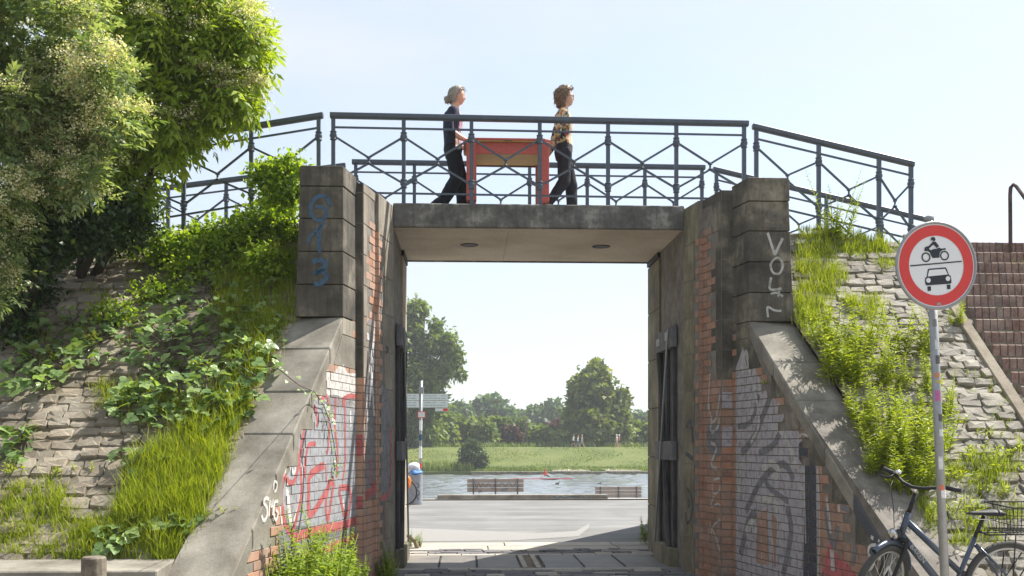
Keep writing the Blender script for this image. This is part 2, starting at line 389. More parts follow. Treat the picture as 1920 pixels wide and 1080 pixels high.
# quay terraces beyond the road
profile('quay_terrace', [(27.05, 0.03), (27.4, 0.03), (27.41, -0.42), (32.6, -0.42), (32.61, -0.95), (37.6, -0.95), (37.61, -3.0)], -120, 120, M['paver'])
def river():
    """wind-ruffled water: real waves where the river is in view, plain beyond"""
    x0, x1, y0, y1 = -26.0, 46.0, 37.5, 124.5
    nx, ny = 240, 240
    xs_, ys_ = np.linspace(x0, x1, nx + 1), np.linspace(y0, y1, ny + 1)
    X, Yg = np.meshgrid(xs_, ys_); Zw = np.zeros_like(X); r = np.random.default_rng(8)
    for k in range(26):
        lam = r.uniform(0.9, 4.5); a = r.normal(0.0, 0.5); kx, ky = math.sin(a) * 6.283 / lam, math.cos(a) * 6.283 / lam
        Zw += 0.0095 * lam ** 0.8 * np.sin(kx * X + ky * Yg + r.uniform(0, 6.28))
    Zw *= 0.7 + 0.6 * np.sin(X * 0.11 + Yg * 0.05) ** 2
    Zw[0, :] = Zw[-1, :] = 0; Zw[:, 0] = Zw[:, -1] = 0
    vs = np.stack([X, Yg, Zw - 2.4], -1).reshape(-1, 3).tolist(); n = nx + 1
    fs = [(i * n + j, i * n + j + 1, (i + 1) * n + j + 1, (i + 1) * n + j) for i in range(ny) for j in range(nx)]
    for a, b, c, d in ((-1500, 36, x0, 126), (x1, 36, 1500, 126), (x0, 36, x1, y0), (x0, y1, x1, 126)):
        k = len(vs); vs += [(a, b, -2.4), (c, b, -2.4), (c, d, -2.4), (a, d, -2.4)]; fs.append((k, k + 1, k + 2, k + 3))
    me = bpy.data.meshes.new('river'); me.from_pydata(vs, [], fs); me.materials.append(M['water']); smooth(me)
    tag(put('river', me), kind='structure')
river()
prof = [(124.8, -4), (124.81, -2.02), (126.6, -2.0), (128, -1.75), (133, -0.6), (138, 0.6), (139.5, 0.86), (145, 0.9), (152, 0.3), (170, 0.0), (4000, 0.0)]
profile('far_bank', prof, -2500, 2500, M['meadow'], nx=1)
M['path'] = plain('pale gravel path', (0.42, 0.39, 0.33), 0.95, 0, 0.2, 2)
tag(MB().add([(-200, 139.2, 0.93), (-12.2, 139.2, 0.93), (-12.2, 140.4, 0.935), (-200, 140.4, 0.935)], [(0, 1, 2, 3)]).build('bank_path', M['path']), kind='structure')
# stone ledge along the far water line, with pale slabs of a landing stage
lx0, lx1 = at(883, 888, 124.6).x, at(1260, 888, 124.6).x
o = MB().box((lx0, 123.9, -2.75), (lx1 + 40, 124.79, -1.98)).build('landing_ledge', M['stone_green'], bevel=0.05)
tag(o, 'long low stone ledge along the far water edge below the meadow', 'ledge')
for a, b in ((1035, 1085), (1135, 1180)):
    xa, xb = at(a, 885, 126).x, at(b, 885, 126).x
    o = MB().prism([(xa, 124.85, -1.97), (xb + 1.4, 124.85, -1.97), (xb, 127.4, -1.8), (xa - 0.4, 127.4, -1.8)], (0, 0, 0.06)).build('concrete_ramp', M['paver'])
    tag(o, 'pale concrete slab above the ledge, %s one' % ('left' if a < 1100 else 'right'), 'slab', 'slabs at the landing')

# ------------------------------------------------------------------ passage floor
# pale slabs, a channel with cover plates (gate sill) and stone setts, laid piece by piece
floor_o = tag(MB().box((-3.0, 4.0, -0.06), (4.6, 15.55, -0.006)).build('passage_floor', M['soil']), kind='structure')
def unit_block(name, mat, ch=0.06, jit=0.0, seed=0, h=1.0, flat=True):
    """unit block centred in x and y, top at z = 0, chamfered rim"""
    r = random.Random(seed); j = lambda: (r.random() - 0.5) * jit
    vs = []
    cs = [(-0.5, -0.5), (0.5, -0.5), (0.5, 0.5), (-0.5, 0.5)]
    cs = [(x + j(), y + j()) for x, y in cs]
    vs += [(x, y, -h) for x, y in cs] + [(x, y, -ch * 1.2) for x, y in cs]
    vs += [(x * (1 - 2 * ch), y * (1 - 2 * ch), j() * 0.25) for x, y in cs]
    fs = [(i, (i + 1) % 4, 4 + (i + 1) % 4, 4 + i) for i in range(4)] + [(4 + i, 4 + (i + 1) % 4, 8 + (i + 1) % 4, 8 + i) for i in range(4)] + [(8, 9, 10, 11)]
    return MB().add(vs, fs).mesh(name, mat)
slab_me = unit_block('paving_slab', M['paver'], 0.012)
for Ya, Yb, L, off in ((15.0, 15.54, 1.62, -0.3), (14.46, 14.98, 1.9, 0.5)):
    x = -3.0 + off - 1
    while x < 4.4:
        put('paving_slab', slab_me, floor_o, M=Matrix.Translation((x + L / 2, (Ya + Yb) / 2, 0.012)) @ Matrix.Diagonal((L - 0.02, Yb - Ya - 0.015, 0.05, 1)))
        x += L
sett_me = [unit_block('floor_sett', M['road_sett'], 0.06, 0.12, k, 0.6) for k in range(5)]
pale_sett = [unit_block('floor_sett', M['paver'], 0.06, 0.1, k + 9, 0.6) for k in range(3)]
def sett_row(y0, y1, dy, x0, x1, wmin, wmax, pale=0.2):
    y = y0; k = 0
    while y < y1:
        x = x0 - rnd.random() * 0.2
        while x < x1:
            w = rnd.uniform(wmin, wmax)
            me = rnd.choice(pale_sett) if rnd.random() < pale else rnd.choice(sett_me)
            put('floor_sett', me, floor_o, M=Matrix.Translation((x + w / 2, y + dy / 2, 0.012 + rnd.uniform(-.006, .006))) @ Matrix.Diagonal((w - 0.018, dy - 0.018, 0.06, 1)))
            x += w
        y += dy
sett_row(13.94, 14.44, 0.165, -0.95, 2.7, 0.17, 0.36, 0.15)
for xx in np.arange(-1.0, 2.7, 0.46):                         # pale stones on both sides of the channel
    put('channel_curb', slab_me, floor_o, M=Matrix.Translation((xx + 0.23, 13.83, 0.014)) @ Matrix.Diagonal((0.445, 0.16, 0.05, 1)))
    put('channel_curb', slab_me, floor_o, M=Matrix.Translation((xx + 0.23 + 0.1, 12.27, 0.014)) @ Matrix.Diagonal((0.445, 0.13, 0.05, 1)))
sett_row(11.0, 12.19, 0.165, -1.0, 2.75, 0.2, 0.42, 0.3)
plate_me = unit_block('cover_plate', M['plate'], 0.012)
px_ = [760, 825, 895, 970, 1022, 1085, 1150, 1215]
xs = [-0.9, -0.35, 0.12, 0.66, 0.95, 1.44, 1.95, 2.62]
bolt_mb = MB()
for a, b in zip(xs, xs[1:]):
    if abs(a - 0.66) < 1e-6: continue
    put('cover_plate', plate_me, floor_o, M=Matrix.Translation(((a + b) / 2, 13.05, 0.012)) @ Matrix.Diagonal((b - a - 0.012, 1.40, 0.04, 1)))
for a in (0.705, 0.87):
    put('sill_rail', slab_me, floor_o, M=Matrix.Translation((a, 13.02, 0.03)) @ Matrix.Diagonal((0.06, 1.44, 0.06, 1)))
bolt_me = MB().lathe([(0.018, 0), (0.02, 0.012), (0.012, 0.02)], (0, 0, 0), n=6).mesh('bolt', M['steel_grey'])
for a in xs[1:-1] + [-0.82, 2.5]:
    for k in range(8):
        for d in (0.0,):
            if 0.64 < a + d < 0.97 and 0.7 < a + d < 0.9: continue
            put('bolt', bolt_me, floor_o, M=Matrix.Translation((a + d, 12.5 + k * 0.155, 0.0125)) @ Matrix.Scale(0.8, 4))
# flat pavement in front of the right wing, below the frame's edge
tag(MB().box((3.1, 3.5, -0.05), (9, 7.5, 0.12)).build('pavement', M['paver']), kind='structure')

# ------------------------------------------------------------------ the dike on both sides
def crest(x):
    return 4.28 - 0.150 * max(0, -1.75 - x) - 0.225 * max(0, x - 3.45) if x > -9 and x < 11 else 3.1
def wing_x(side, Y, out=0.0):
    """inner face of the splayed wing walls, front and back, in plan"""
    if side < 0: return (-3.326 + 0.194 * Y if Y < 12.5 else -0.874 - 0.194 * (Y - 14.27)) - out
    return (4.926 - 0.18 * Y if Y < 12.5 else 2.59 + 0.18 * (Y - 14.27)) + out
def bank(side):
    ys = [6.8] + list(np.arange(7.2, 11.85, 0.15)) + [11.95, 12.05, 12.6, 13.2, 13.8, 14.3] + list(np.arange(14.8, 19.6, 0.4))
    nxs = 60
    vs, fs = [], []
    for Y in ys:
        inner = wing_x(side, min(max(Y, 7.2), 10.9) if Y < 12.5 else max(Y, 14.27), 0.46)
        if 11 < Y < 14.4: inner = -1.3 if side < 0 else 3.1
        outer = -30 if side < 0 else 30
        for i in range(nxs + 1):
            x = inner + (outer - inner) * (i / nxs) ** 2
            zc = crest(x)
            z = min(SL * Y - SL0 - 0.03, zc, 0.9 * (19.3 - Y) if Y > 14 else 99)
            vs.append((x, Y, max(z, -0.3)))
    for a in range(len(ys) - 1):
        for i in range(nxs):
            fs.append((a * (nxs + 1) + i, a * (nxs + 1) + i + 1, (a + 1) * (nxs + 1) + i + 1, (a + 1) * (nxs + 1) + i))
    me = MB().add(vs, fs).mesh('embankment', M['soil'], True)
    return tag(put('embankment', me), kind='structure')
bank_l, bank_r = bank(-1), bank(1)

def inside(p, poly):
    x, y = p; r = False; j = len(poly) - 1
    for i in range(len(poly)):
        (xi, yi), (xj, yj) = poly[i], poly[j]
        if (yi > y) != (yj > y) and x < (xj - xi) * (y - yi) / (yj - yi) + xi: r = not r
        j = i
    return r
def project(p):
    d = p - C0; z = d.dot(FWD)
    return 960 + F * d.dot(RIGHT) / z, HY - F * d.z / z

def cobble(name, mat, seed):
    """a split stone: rounded rectangle with an uneven, nearly flat head"""
    r = random.Random(seed); vs = []; j = lambda a: (r.random() - 0.5) * a
    ring = []
    for sx, sy in ((1, -1), (1, 1), (-1, 1), (-1, -1)):
        cx, cy = 0.5 + j(0.10), 0.5 + j(0.14); q = r.uniform(0.10, 0.20)
        a, b = (sx * cx, sy * (cy - q)), (sx * (cx - q * 0.7), sy * cy)
        ring += [a, b] if sx * sy > 0 else [b, a]
    n = 8
    vs = [(x, y, -0.9) for x, y in ring] + [(x, y, -0.42 + j(0.1)) for x, y in ring] + [(x * 0.95, y * 0.92, -0.05 + j(0.40)) for x, y in ring] + [(j(0.5), j(0.5), 0.02 + j(0.30))]
    fs = [(i, (i + 1) % n, n + (i + 1) % n, n + i) for i in range(n)] + [(n + i, n + (i + 1) % n, 2 * n + (i + 1) % n, 2 * n + i) for i in range(n)] + [(2 * n + i, 2 * n + (i + 1) % n, 3 * n) for i in range(n)]
    return MB().add(vs, fs).mesh(name, mat)
cobbles_l = [cobble('paving_stone', M['sett'], k) for k in range(9)]
cobbles_r = [cobble('paving_stone', M['sett_pale'], k) for k in range(9)]
SLOPE_M = Matrix(((1, 0, 0), (0, 1 / SLEN, -SL / SLEN), (0, SL / SLEN, 1 / SLEN))).to_4x4()
def pave(host, side, x_outer, y_lo, y_hi, limit, wmin, wmax, row, tilt=0.0):
    """rows of split stones on the bank; the ones that show largest are objects"""
    items = []; cobbles = cobbles_l if side < 0 else cobbles_r
    s = y_lo * SLEN; k = 0
    while s < y_hi * SLEN:
        rh = row * rnd.uniform(0.85, 1.15)
        x = wing_x(side, min((s / SLEN), 10.9), 0.485)
        sgn = side; x += sgn * rnd.random() * 0.03
        while (x - x_outer) * sgn < 0:
            w = rnd.uniform(wmin, wmax)
            cx = x + sgn * w / 2
            Y = s / SLEN + 0.02 * math.sin(cx * 2.1 + k) + tilt * (cx - 4)
            Z = SL * Y - SL0
            p = Vector((cx, Y, Z)) + SN * rnd.uniform(-0.018, 0.02)
            q = project(p)
            items.append((p, w * rnd.uniform(0.93, 0.99), rh * rnd.uniform(0.90, 0.99), rnd.uniform(-0.05, 0.05), q))
            x += sgn * w
        s += rh; k += 1
    seen = [i for i in items if -40 < i[4][0] < 1960 and 330 < i[4][1] < 1120 and i[0].z < crest(i[0].x)]
    rest = []
    seen.sort(key=lambda i: -i[1] * i[2] / i[0].y ** 2)
    one, rest = seen[:limit], seen[limit:]
    for p, w, h, a, q in one:
        Mx = Matrix.Translation(p) @ SLOPE_M @ Matrix.Rotation(a, 4, 'Z') @ Matrix.Diagonal((w, h, 0.05, 1))
        put('paving_stone', rnd.choice(cobbles), host, M=Mx)
    if rest:
        mb = MB()
        for p, w, h, a, q in rest:
            Mx = Matrix.Translation(p) @ SLOPE_M @ Matrix.Rotation(a, 4, 'Z') @ Matrix.Diagonal((w, h, 0.05, 1))
            src = rnd.choice(cobbles)
            mb.add([Mx @ v.co for v in src.vertices], [tuple(f.vertices) for f in src.polygons])
        tag(mb.build('paving_stone_rest', M['sett' if side < 0 else 'sett_pale'], host), kind='stuff')
pave(bank_l, -1, -5.4, 8.06, 11.9, 300, 0.14, 0.26, 0.13, 0.03)
pave(bank_r, 1, 5.22, 7.45, 11.9, 300, 0.14, 0.25, 0.12, -0.02)

# low concrete wall at the foot of the left bank, with a stump in front
o = MB().prism([(-7, 7.55, -0.1), (-7, 8.06, -0.1), (-7, 8.06, 0.63), (-7, 7.55, 0.60)], (7 - 2.28, 0, 0)).build('foot_wall', M['concrete'], bevel=0.01)
tag(o, 'low concrete kerb wall at the foot of the paved bank, bottom left', 'wall')
p = at(176, 1062, 7.5)
mb = MB(); prof = [(0.095, -0.62), (0.088, -0.2), (0.086, -0.01), (0.078, 0.0)]
mb.lathe([(r, h + p.z + 0.07) for r, h in prof], (p.x, p.y, 0), n=14)
o = mb.build('wooden_stump', M['log'], sm=False)
tag(o, 'grey weathered wooden post stump by the low concrete wall', 'stump')

# ------------------------------------------------------------------ abutments: piers, brick walls, copings
class Wall:
    """a vertical wall face: origin at u=0, u runs horizontally along it, n points out of it"""
    def __init__(s, p0, p1, n_hint):
        s.o = Vector((p0[0], p0[1], 0)); d = Vector((p1[0], p1[1], 0)) - s.o
        s.len = d.length; s.u = d.normalized(); n = Vector((-s.u.y, s.u.x, 0))
        s.n = n if n.dot(Vector((*n_hint, 0))) > 0 else -n
        s.rects = []
    def P(s, u, v, off=0.0): return s.o + s.u * u + Vector((0, 0, v)) + s.n * off
    def uv(s, px, py, off=0.0):
        p = on_plane(px, py, s.o + s.n * off, s.n); return (p - s.o).dot(s.u), p.z
    def mat(s, u, v, off, su, sd, sv):
        """matrix for a unit block whose top (z=0) is the wall face"""
        Mx = Matrix.Identity(4)
        a, b, c = s.u * su, Vector((0, 0, sv)), s.n * sd
        if a.cross(b).dot(c) < 0: a = -a
        for i in range(3):
            Mx[i][0], Mx[i][1], Mx[i][2] = a[i], b[i], c[i]
        Mx.translation = s.P(u, v, off); return Mx
def block_mesh(name, mat, seed, ch):
    return unit_block(name, mat, ch, 0.02, seed, 1.0)
brick_me = {k: [unit_block('brick', M[k], 0.03, 0.03, i) for i in range(4)] for k in ('brick', 'brick_dirty')}
stone_me = {k: [unit_block('stone_block', M[k], 0.015, 0.008, i) for i in range(3)] for k in ('stone_dark', 'stone', 'stone_green')}
COURSE, JOINT = 0.083, 0.009
def lay_bricks(wall, host, u0, u1, v0, v1, top, key, limit=300, L=0.24, proud=0.008, skip=None):
    n = 0; extra = []
    k = int(v0 / COURSE)
    while k * COURSE < v1:
        z0, z1 = k * COURSE, (k + 1) * COURSE
        u = u0 - (0 if k % 2 else L / 2)
        while u < u1:
            a, b = max(u, u0), min(u + L, u1)
            u += L
            if b - a < 0.03: continue
            if top and z1 > min(top(a), top(b)): continue
            if skip and skip((a + b) / 2, (z0 + z1) / 2, a, b): continue
            wall.rects.append((a + JOINT / 2, z0 + JOINT / 2, b - JOINT / 2, z1 - JOINT / 2))
            Mx = wall.mat((a + b) / 2, (z0 + z1) / 2, proud + rnd.uniform(-0.002, 0.0015), b - a - JOINT, 0.03, COURSE - JOINT)
            q = project(Mx.translation)
            if q[1] > 1110: extra.append(Mx)
            else:
                n += 1
                if n <= limit: put('brick', rnd.choice(brick_me[key]), host, M=Mx)
                else: extra.append(Mx)
        k += 1
    if extra:
        mb = MB(); src = brick_me[key][0]
        for Mx in extra: mb.add([Mx @ v.co for v in src.vertices], [tuple(f.vertices) for f in src.polygons])
        tag(mb.build('brick_rest', M[key], host), kind='stuff')
def lay_stone(wall, host, u0, u1, v0, v1, key, proud=0.006, depth=0.04, joint=0.01):
    put('stone_block', rnd.choice(stone_me[key]), host, M=wall.mat((u0 + u1) / 2, (v0 + v1) / 2, proud, u1 - u0 - joint, depth, v1 - v0 - joint))

def clip(poly, rect):
    x0, y0, x1, y1 = rect
    for ax, lim, sg in ((0, x0, 1), (0, x1, -1), (1, y0, 1), (1, y1, -1)):
        out = []
        for i in range(len(poly)):
            p, q = poly[i - 1], poly[i]
            ip, iq = (p[ax] - lim) * sg >= 0, (q[ax] - lim) * sg >= 0
            if ip != iq:
                t = (lim - p[ax]) / (q[ax] - p[ax]); out.append((p[0] + t * (q[0] - p[0]), p[1] + t * (q[1] - p[1])))
            if iq: out.append(q)
        poly = out
        if len(poly) < 3: return []
    return poly
def stroke_quads(pts, w):
    """a brush line of width w through 2-D points as convex pieces"""
    out = []
    n = len(pts); dirs = []
    for i in range(n):
        a, b = pts[max(i - 1, 0)], pts[min(i + 1, n - 1)]
        dx, dy = b[0] - a[0], b[1] - a[1]; l = math.hypot(dx, dy) or 1
        dirs.append((-dy / l, dx / l))
    ws = w if isinstance(w, (list, tuple)) else [w] * n
    for i in range(n - 1):
        (ax, ay), (bx, by) = pts[i], pts[i + 1]; (nx, ny), (mx, my) = dirs[i], dirs[i + 1]
        a, b = ws[i] / 2, ws[i + 1] / 2
        out.append([(ax + nx * a, ay + ny * a), (bx + mx * b, by + my * b), (bx - mx * b, by - my * b), (ax - nx * a, ay - ny * a)])
    return out
def spline(pts, k=5):
    if len(pts) < 3: return pts
    out = []
    P_ = [pts[0]] + list(pts) + [pts[-1]]
    for i in range(1, len(P_) - 2):
        p0, p1, p2, p3 = P_[i - 1:i + 3]
        for j in range(k):
            t = j / k
            out.append(tuple(0.5 * (2 * p1[d] + (p2[d] - p0[d]) * t + (2 * p0[d] - 5 * p1[d] + 4 * p2[d] - p3[d]) * t * t + (3 * p1[d] - p0[d] - 3 * p2[d] + p3[d]) * t ** 3) for d in range(2)))
    out.append(tuple(pts[-1])); return out
def paint(wall, host, mat, layer, strokes=(), fills=(), on_bricks=True, name='graffiti', limit=None):
    """spray paint: strokes = (pixel points, width m); fills = pixel polygons; sits on the brick faces only"""
    jobs = []
    for pts, w in strokes:
        jobs.append(stroke_quads([wall.uv(x, y) for x, y in spline(pts)], w * 1.3))
    for poly in fills:
        uvp = [wall.uv(x, y) for x, y in poly]
        tri = geometry.tessellate_polygon([[Vector((a, b, 0)) for a, b in uvp]])
        jobs.append([[uvp[i] for i in t] for t in tri])
    for jn, polys in enumerate(jobs):
        mb = MB(); off = 0.0098 + layer * 0.0009 + jn * 0.00004
        for poly in polys:
            if not on_bricks:
                mb.add([wall.P(a, b, (off if limit is None else limit + jn * 0.0001)) for a, b in poly], [tuple(range(len(poly)))]); continue
            x0, x1 = min(p[0] for p in poly), max(p[0] for p in poly); y0, y1 = min(p[1] for p in poly), max(p[1] for p in poly)
            for rc in wall.rects:
                if rc[0] > x1 or rc[2] < x0 or rc[1] > y1 or rc[3] < y0: continue
                c_ = clip(poly, rc)
                if c_: mb.add([wall.P(a, b, off) for a, b in c_], [tuple(range(len(c_)))])
        if on_bricks and wall.n.x > 0.5:                # the same paint sunk into the joints
            for poly in polys: mb.add([wall.P(a, b, 0.0022 + layer * 0.0005 + jn * 0.00002) for a, b in poly], [tuple(range(len(poly)))])
        if mb.v:
            me = bpy.data.meshes.new(name); me.from_pydata(mb.v, [], mb.f); me.materials.append(mat)
            tag(put(name, me, host), kind='stuff')

def abutment(side, label):
    root = empty('abutment', ((-1.2 if side < 0 else 2.93), 10.96, 0))
    inv = Matrix.Translation(root.location).inverted()
    tag(root, label, 'abutment')
    W = {}
    if side < 0:
        A0, A1, B0, B1, S0, S1 = (-0.874, 12.03), (-0.997, 11.40), (-1.032, 11.40), (-1.119, 10.96), (-1.119, 10.96), (-1.20, 10.96)
        wing_end = (wing_x(-1, 7.1), 7.1); hint = (1, 0); pier_y = 10.5
    else:
        A0, A1, B0, B1, S0, S1 = (2.59, 12.03), (2.67, 11.58), (2.718, 11.58), (2.807, 11.09), (2.807, 11.09), (2.93, 11.09)
        wing_end = (wing_x(1, 7.1), 7.1); hint = (-1, 0); pier_y = 10.67
    W['A'] = Wall(A0, A1, hint); W['B'] = Wall(B0, B1, hint); W['S'] = Wall(S0, S1, (0, -1)); W['wing'] = Wall(S1, wing_end, hint)
    W['T'] = Wall(A1, B0, (0, -1))
    out = 0.55 * side
    # core of the inner wall (everything but the wing), as one solid with its steps
    plan = [(A0[0], 14.27), A0, A1, B0, B1, S1, (S1[0] + out, S1[1]), (S1[0] + out, 14.27)]
    core = MB().prism([(x, y, -0.1) for x, y in plan], (0, 0, 4.43)).build('inner_wall', M['mortar'], root)
    core.matrix_parent_inverse = inv
    def part(o): o.matrix_parent_inverse = inv; return o
    # wing: solid under the sloping coping
    wg = W['wing']; tdir = -wg.n
    cop_t = 0.20
    def top_z(u):                       # upper edge of the coping along the wing face
        Y = wg.P(u, 0).y; return 2.83 + SL * (Y - pier_y)
    upier = (wg.o.y - pier_y) / -wg.u.y
    uend = wg.len
    vs = [wg.P(0, -0.1), wg.P(uend, -0.1), wg.P(uend, max(0, top_z(uend) - 0.12)), wg.P(upier + 0.14, top_z(upier + 0.14) - 0.02 - 0.10), wg.P(upier, 2.828), wg.P(0, 2.828)]
    wing = part(MB().prism(vs, tdir * 0.48).build('wing_wall', M['concrete' if side < 0 else 'mortar'], root))
    # coping stones
    edges = [0, 0.42, 0.95, 1.42, 1.83, 2.33, 2.80, 3.3, 3.8] if side < 0 else [0, 0.55, 1.02, 1.55, 2.02, 2.5, 2.95, 3.4, 3.8]
    edges = [upier + e for e in edges if upier + e < uend] + [uend]
    for i, (a, b) in enumerate(zip(edges, edges[1:])):
        a2, b2 = a + 0.004, b - 0.004
        pv = [wg.P(a2, top_z(a2), 0.014), wg.P(b2, top_z(b2), 0.014), wg.P(b2, top_z(b2) - cop_t * 0.85, 0.014), wg.P(a2, top_z(a2) - cop_t * 0.85, 0.014)]
        dz = rnd.uniform(-0.004, 0.004)
        mb = MB().prism([p + Vector((0, 0, dz)) for p in pv], tdir * 0.525)
        o = part(mb.build('coping_stone', M['concrete'], root, bevel=0.012))
        if side > 0 and i == 4:
            o.data.materials[0] = M['coping_dark']
    # pier of big blocks, slightly battered
    zs = [2.835, 3.17, 3.51, 3.85, 4.185, 4.40] if side < 0 else [2.83, 3.14, 3.47, 3.80, 4.12, 4.376]
    zs = zs
    ybk = S1[1] - 0.002
    for i, (za, zb) in enumerate(zip(zs, zs[1:])):
        cap = i == len(zs) - 2
        def ring(z, grow):
            bt = (z - zs[0]) / (zs[-1] - zs[0]) * 0.045
            fy = pier_y + bt * 0.6 - grow
            xi = wing_x(side, pier_y) - side * (-bt * 0.5) * (-1) - side * grow
            xi = wing_x(side, fy) + side * bt * 0.2 - side * (0.012 + grow)
            xo = xi + side * (0.49 - bt * 1.3 + grow * 2)
            xib = wing_x(side, ybk) + side * bt * 0.2 - side * (0.012 + grow)
            return [(xi, fy), (xo, fy), (xo, ybk), (xib, ybk)]
        gr = 0.006 if cap else rnd.uniform(-0.002, 0.002)
        lo, hi = ring(za, gr), ring(zb, gr)
        vs = [(x, y, za + 0.004) for x, y in lo] + [(x, y, zb - 0.004) for x, y in hi]
        mb = MB().add(vs, [(3, 2, 1, 0), (4, 5, 6, 7), (0, 1, 5, 4), (1, 2, 6, 5), (2, 3, 7, 6), (3, 0, 4, 7)])
        part(mb.build('pier_block', M['stone_dark'], root, bevel=0.006))
    # bricks of the wing face and stones of the inner faces
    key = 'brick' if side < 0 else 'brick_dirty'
    # brick face ends against stepped stones below the coping
    BAND = COURSE * 4
    u_at = lambda z: upier + (2.83 - z) / (SL * -wg.u.y)          # where the coping's top edge has height z
    def ulim(z):
        zt = (int(z / BAND + 1e-6) + 1) * BAND
        return max(0.0, u_at(zt + 0.19)) if zt < 2.6 else 0.0
    lay_bricks(wg, wing, 0.005, uend, 0.0, 2.9, None, key, skip=lambda u, v_, a, b: b > ulim(v_) + 0.13)
    for kz in range(0, 8):
        z0, z1 = kz * BAND, (kz + 1) * BAND
        ul = ulim(z0 + 0.01); step = 0.24
        ub = ul + (0.0)
        e0, e1 = u_at(z0 + 0.175), u_at(z1 + 0.175)
        if z1 > 2.6: e0, e1 = min(e0, u_at(2.6)), min(e1, upier)
        if e0 > uend: continue
        poly = [(ub + 0.135, z0 + 0.004), (max(e0, ub + 0.14), z0 + 0.004), (max(e1, ub + 0.138), z1 - 0.004), (ub + 0.135, z1 - 0.004)]
        if ul == 0: poly = [(0.004, z0 + 0.004), (max(e0, 0.1), z0 + 0.004), (max(e1, 0.05), z1 - 0.004), (0.004, z1 - 0.004)]
        wg.rects.append((poly[0][0], z0 + 0.006, poly[2][0] - 0.004, z1 - 0.006))
        o = part(MB().prism([wg.P(a, b, 0.008) for a, b in poly], -wg.n * 0.05).build('stone_block', M['concrete' if side < 0 else 'stone_dark'], root))
    lay_stone(wg, wing, 0.0, upier - 0.005, 8 * BAND, 2.832, 'stone_dark' if side > 0 else 'stone', 0.008)
    Bw, Aw, Sw, Tw = W['B'], W['A'], W['S'], W['T']
    def quoin(u, v, a, b):
        band = int(v / 0.332) % 2
        return v > 2.2 and (u > Bw.len - (0.26 if band else 0.14))
    lay_bricks(Bw, core, 0, Bw.len, 0, 3.95, None, key, 160, skip=quoin)
    st = 'stone' if side < 0 else 'stone_dark'
    v = 2.24
    while v < 3.92:
        band = int((v + 0.05) / 0.332) % 2
        lay_stone(Bw, core, Bw.len - (0.255 if band else 0.135), Bw.len, v, v + 0.332, st)
        lay_stone(Sw, core, 0, Sw.len, v, v + 0.332, 'stone_dark')
        v += 0.332
    lay_stone(Bw, core, 0, Bw.len, v, 4.335, st); lay_stone(Sw, core, 0, Sw.len, v, 4.335, 'stone_dark')
    lay_bricks(Sw, core, 0, Sw.len, 0, 2.24, None, key, 60, L=0.3)
    lay_bricks(Tw, core, 0, Tw.len, 0, 3.9, None, key, 60, L=0.3)
    v = 0.0; st = 'stone' if side < 0 else 'stone_green'
    while v < 3.9:
        lay_stone(Aw, core, 0, Aw.len * (0.62 if int(v / 0.43) % 2 else 0.74), v, v + 0.43, st)
        v += 0.43
    lay_bricks(Aw, core, 0, Aw.len, 0, 3.87, None, key, 120, skip=lambda u, v_, a, b: a < Aw.len * (0.62 if int(v_ / 0.43) % 2 else 0.74))
    lay_stone(Aw, core, 0, Aw.len, 3.88, 4.335, st)
    return root, W, core, wing, part

g = N('dark tarred coping')
c = g.mix(g.ramp(g.noise(14, 3, 0.5), [(0.74, (0, 0, 0)), (0.77, (1, 1, 1))]), g.mix(g.noise(5, 6, 0.7), (0.05, 0.052, 0.06), (0.10, 0.10, 0.11)), (0.40, 0.39, 0.37))
M['coping_dark'] = g.base(c, 0.9)
ab_l, WL, core_l, wing_l, part_l = abutment(-1, 'left sunlit brick and sandstone bridge abutment with sprayed wing wall')
ab_r, WR, core_r, wing_r, part_r = abutment(1, 'right shaded brick and sandstone bridge abutment with sprayed wing wall')

# back wings behind the passage (they shape the shadow on the road)
for s in (-1, 1):
    w = Wall((wing_x(s, 14.28), 14.28), (wing_x(s, 19.2), 19.2), (-s, 0))
    zt = lambda u: 4.2 - 0.86 * u
    mb = MB().prism([w.P(0, -0.1), w.P(w.len, -0.1), w.P(w.len, 0.03), w.P(0, 4.25)], -w.n * 0.5)
    o = mb.build('rear_wing_wall', M['concrete'], bevel=0.02)
    tag(o, 'sloping rear wing wall behind the %s side of the passage' % ('left' if s < 0 else 'right'), 'wall', 'rear wing walls')

# ------------------------------------------------------------------ bridge deck
deck = empty('bridge_deck', (0.86, 13.15, 4.1))
tag(deck, 'concrete footbridge slab with dark stained edge spanning the passage', 'bridge')
def dpart(o): o.matrix_parent_inverse = Matrix.Translation(deck.location).inverted(); return o
dpart(MB().box((-0.872, 12.06, 4.10), (2.588, 14.27, 4.33)).build('slab', M['soffit'], deck))
dpart(MB().box((-0.875, 12.0, 4.085), (2.591, 12.058, 4.37)).build('edge_beam', M['fascia'], deck, bevel=0.012))
dpart(MB().box((-0.872, 14.272, 4.085), (2.588, 14.33, 4.37)).build('edge_beam', M['fascia'], deck, bevel=0.012))
dpart(MB().box((-1.4, 12.06, 4.331), (3.1, 14.27, 4.35)).build('walkway', M['asphalt'], deck))
for pxx, pyy in ((880, 459), (1127, 462)):
    p = on_plane(pxx, pyy, Vector((0, 0, 4.1)), Vector((0, 0, 1)))
    dpart(MB().lathe([(0.085, 0.0), (0.088, -0.006), (0.115, -0.006), (0.118, 0.0)], (p.x, p.y, 4.099), n=24).build('drain_ring', M['steel_dark'], deck, True))
    dpart(MB().lathe([(0.085, 0.0), (0.04, 0.002)], (p.x, p.y, 4.093), n=24).build('drain_cover', M['black'], deck))
mb = MB().box((0.498, 12.3, 4.0975), (0.502, 14.2, 4.0995)); dpart(mb.build('slab_joint', M['paint_grey'], deck))

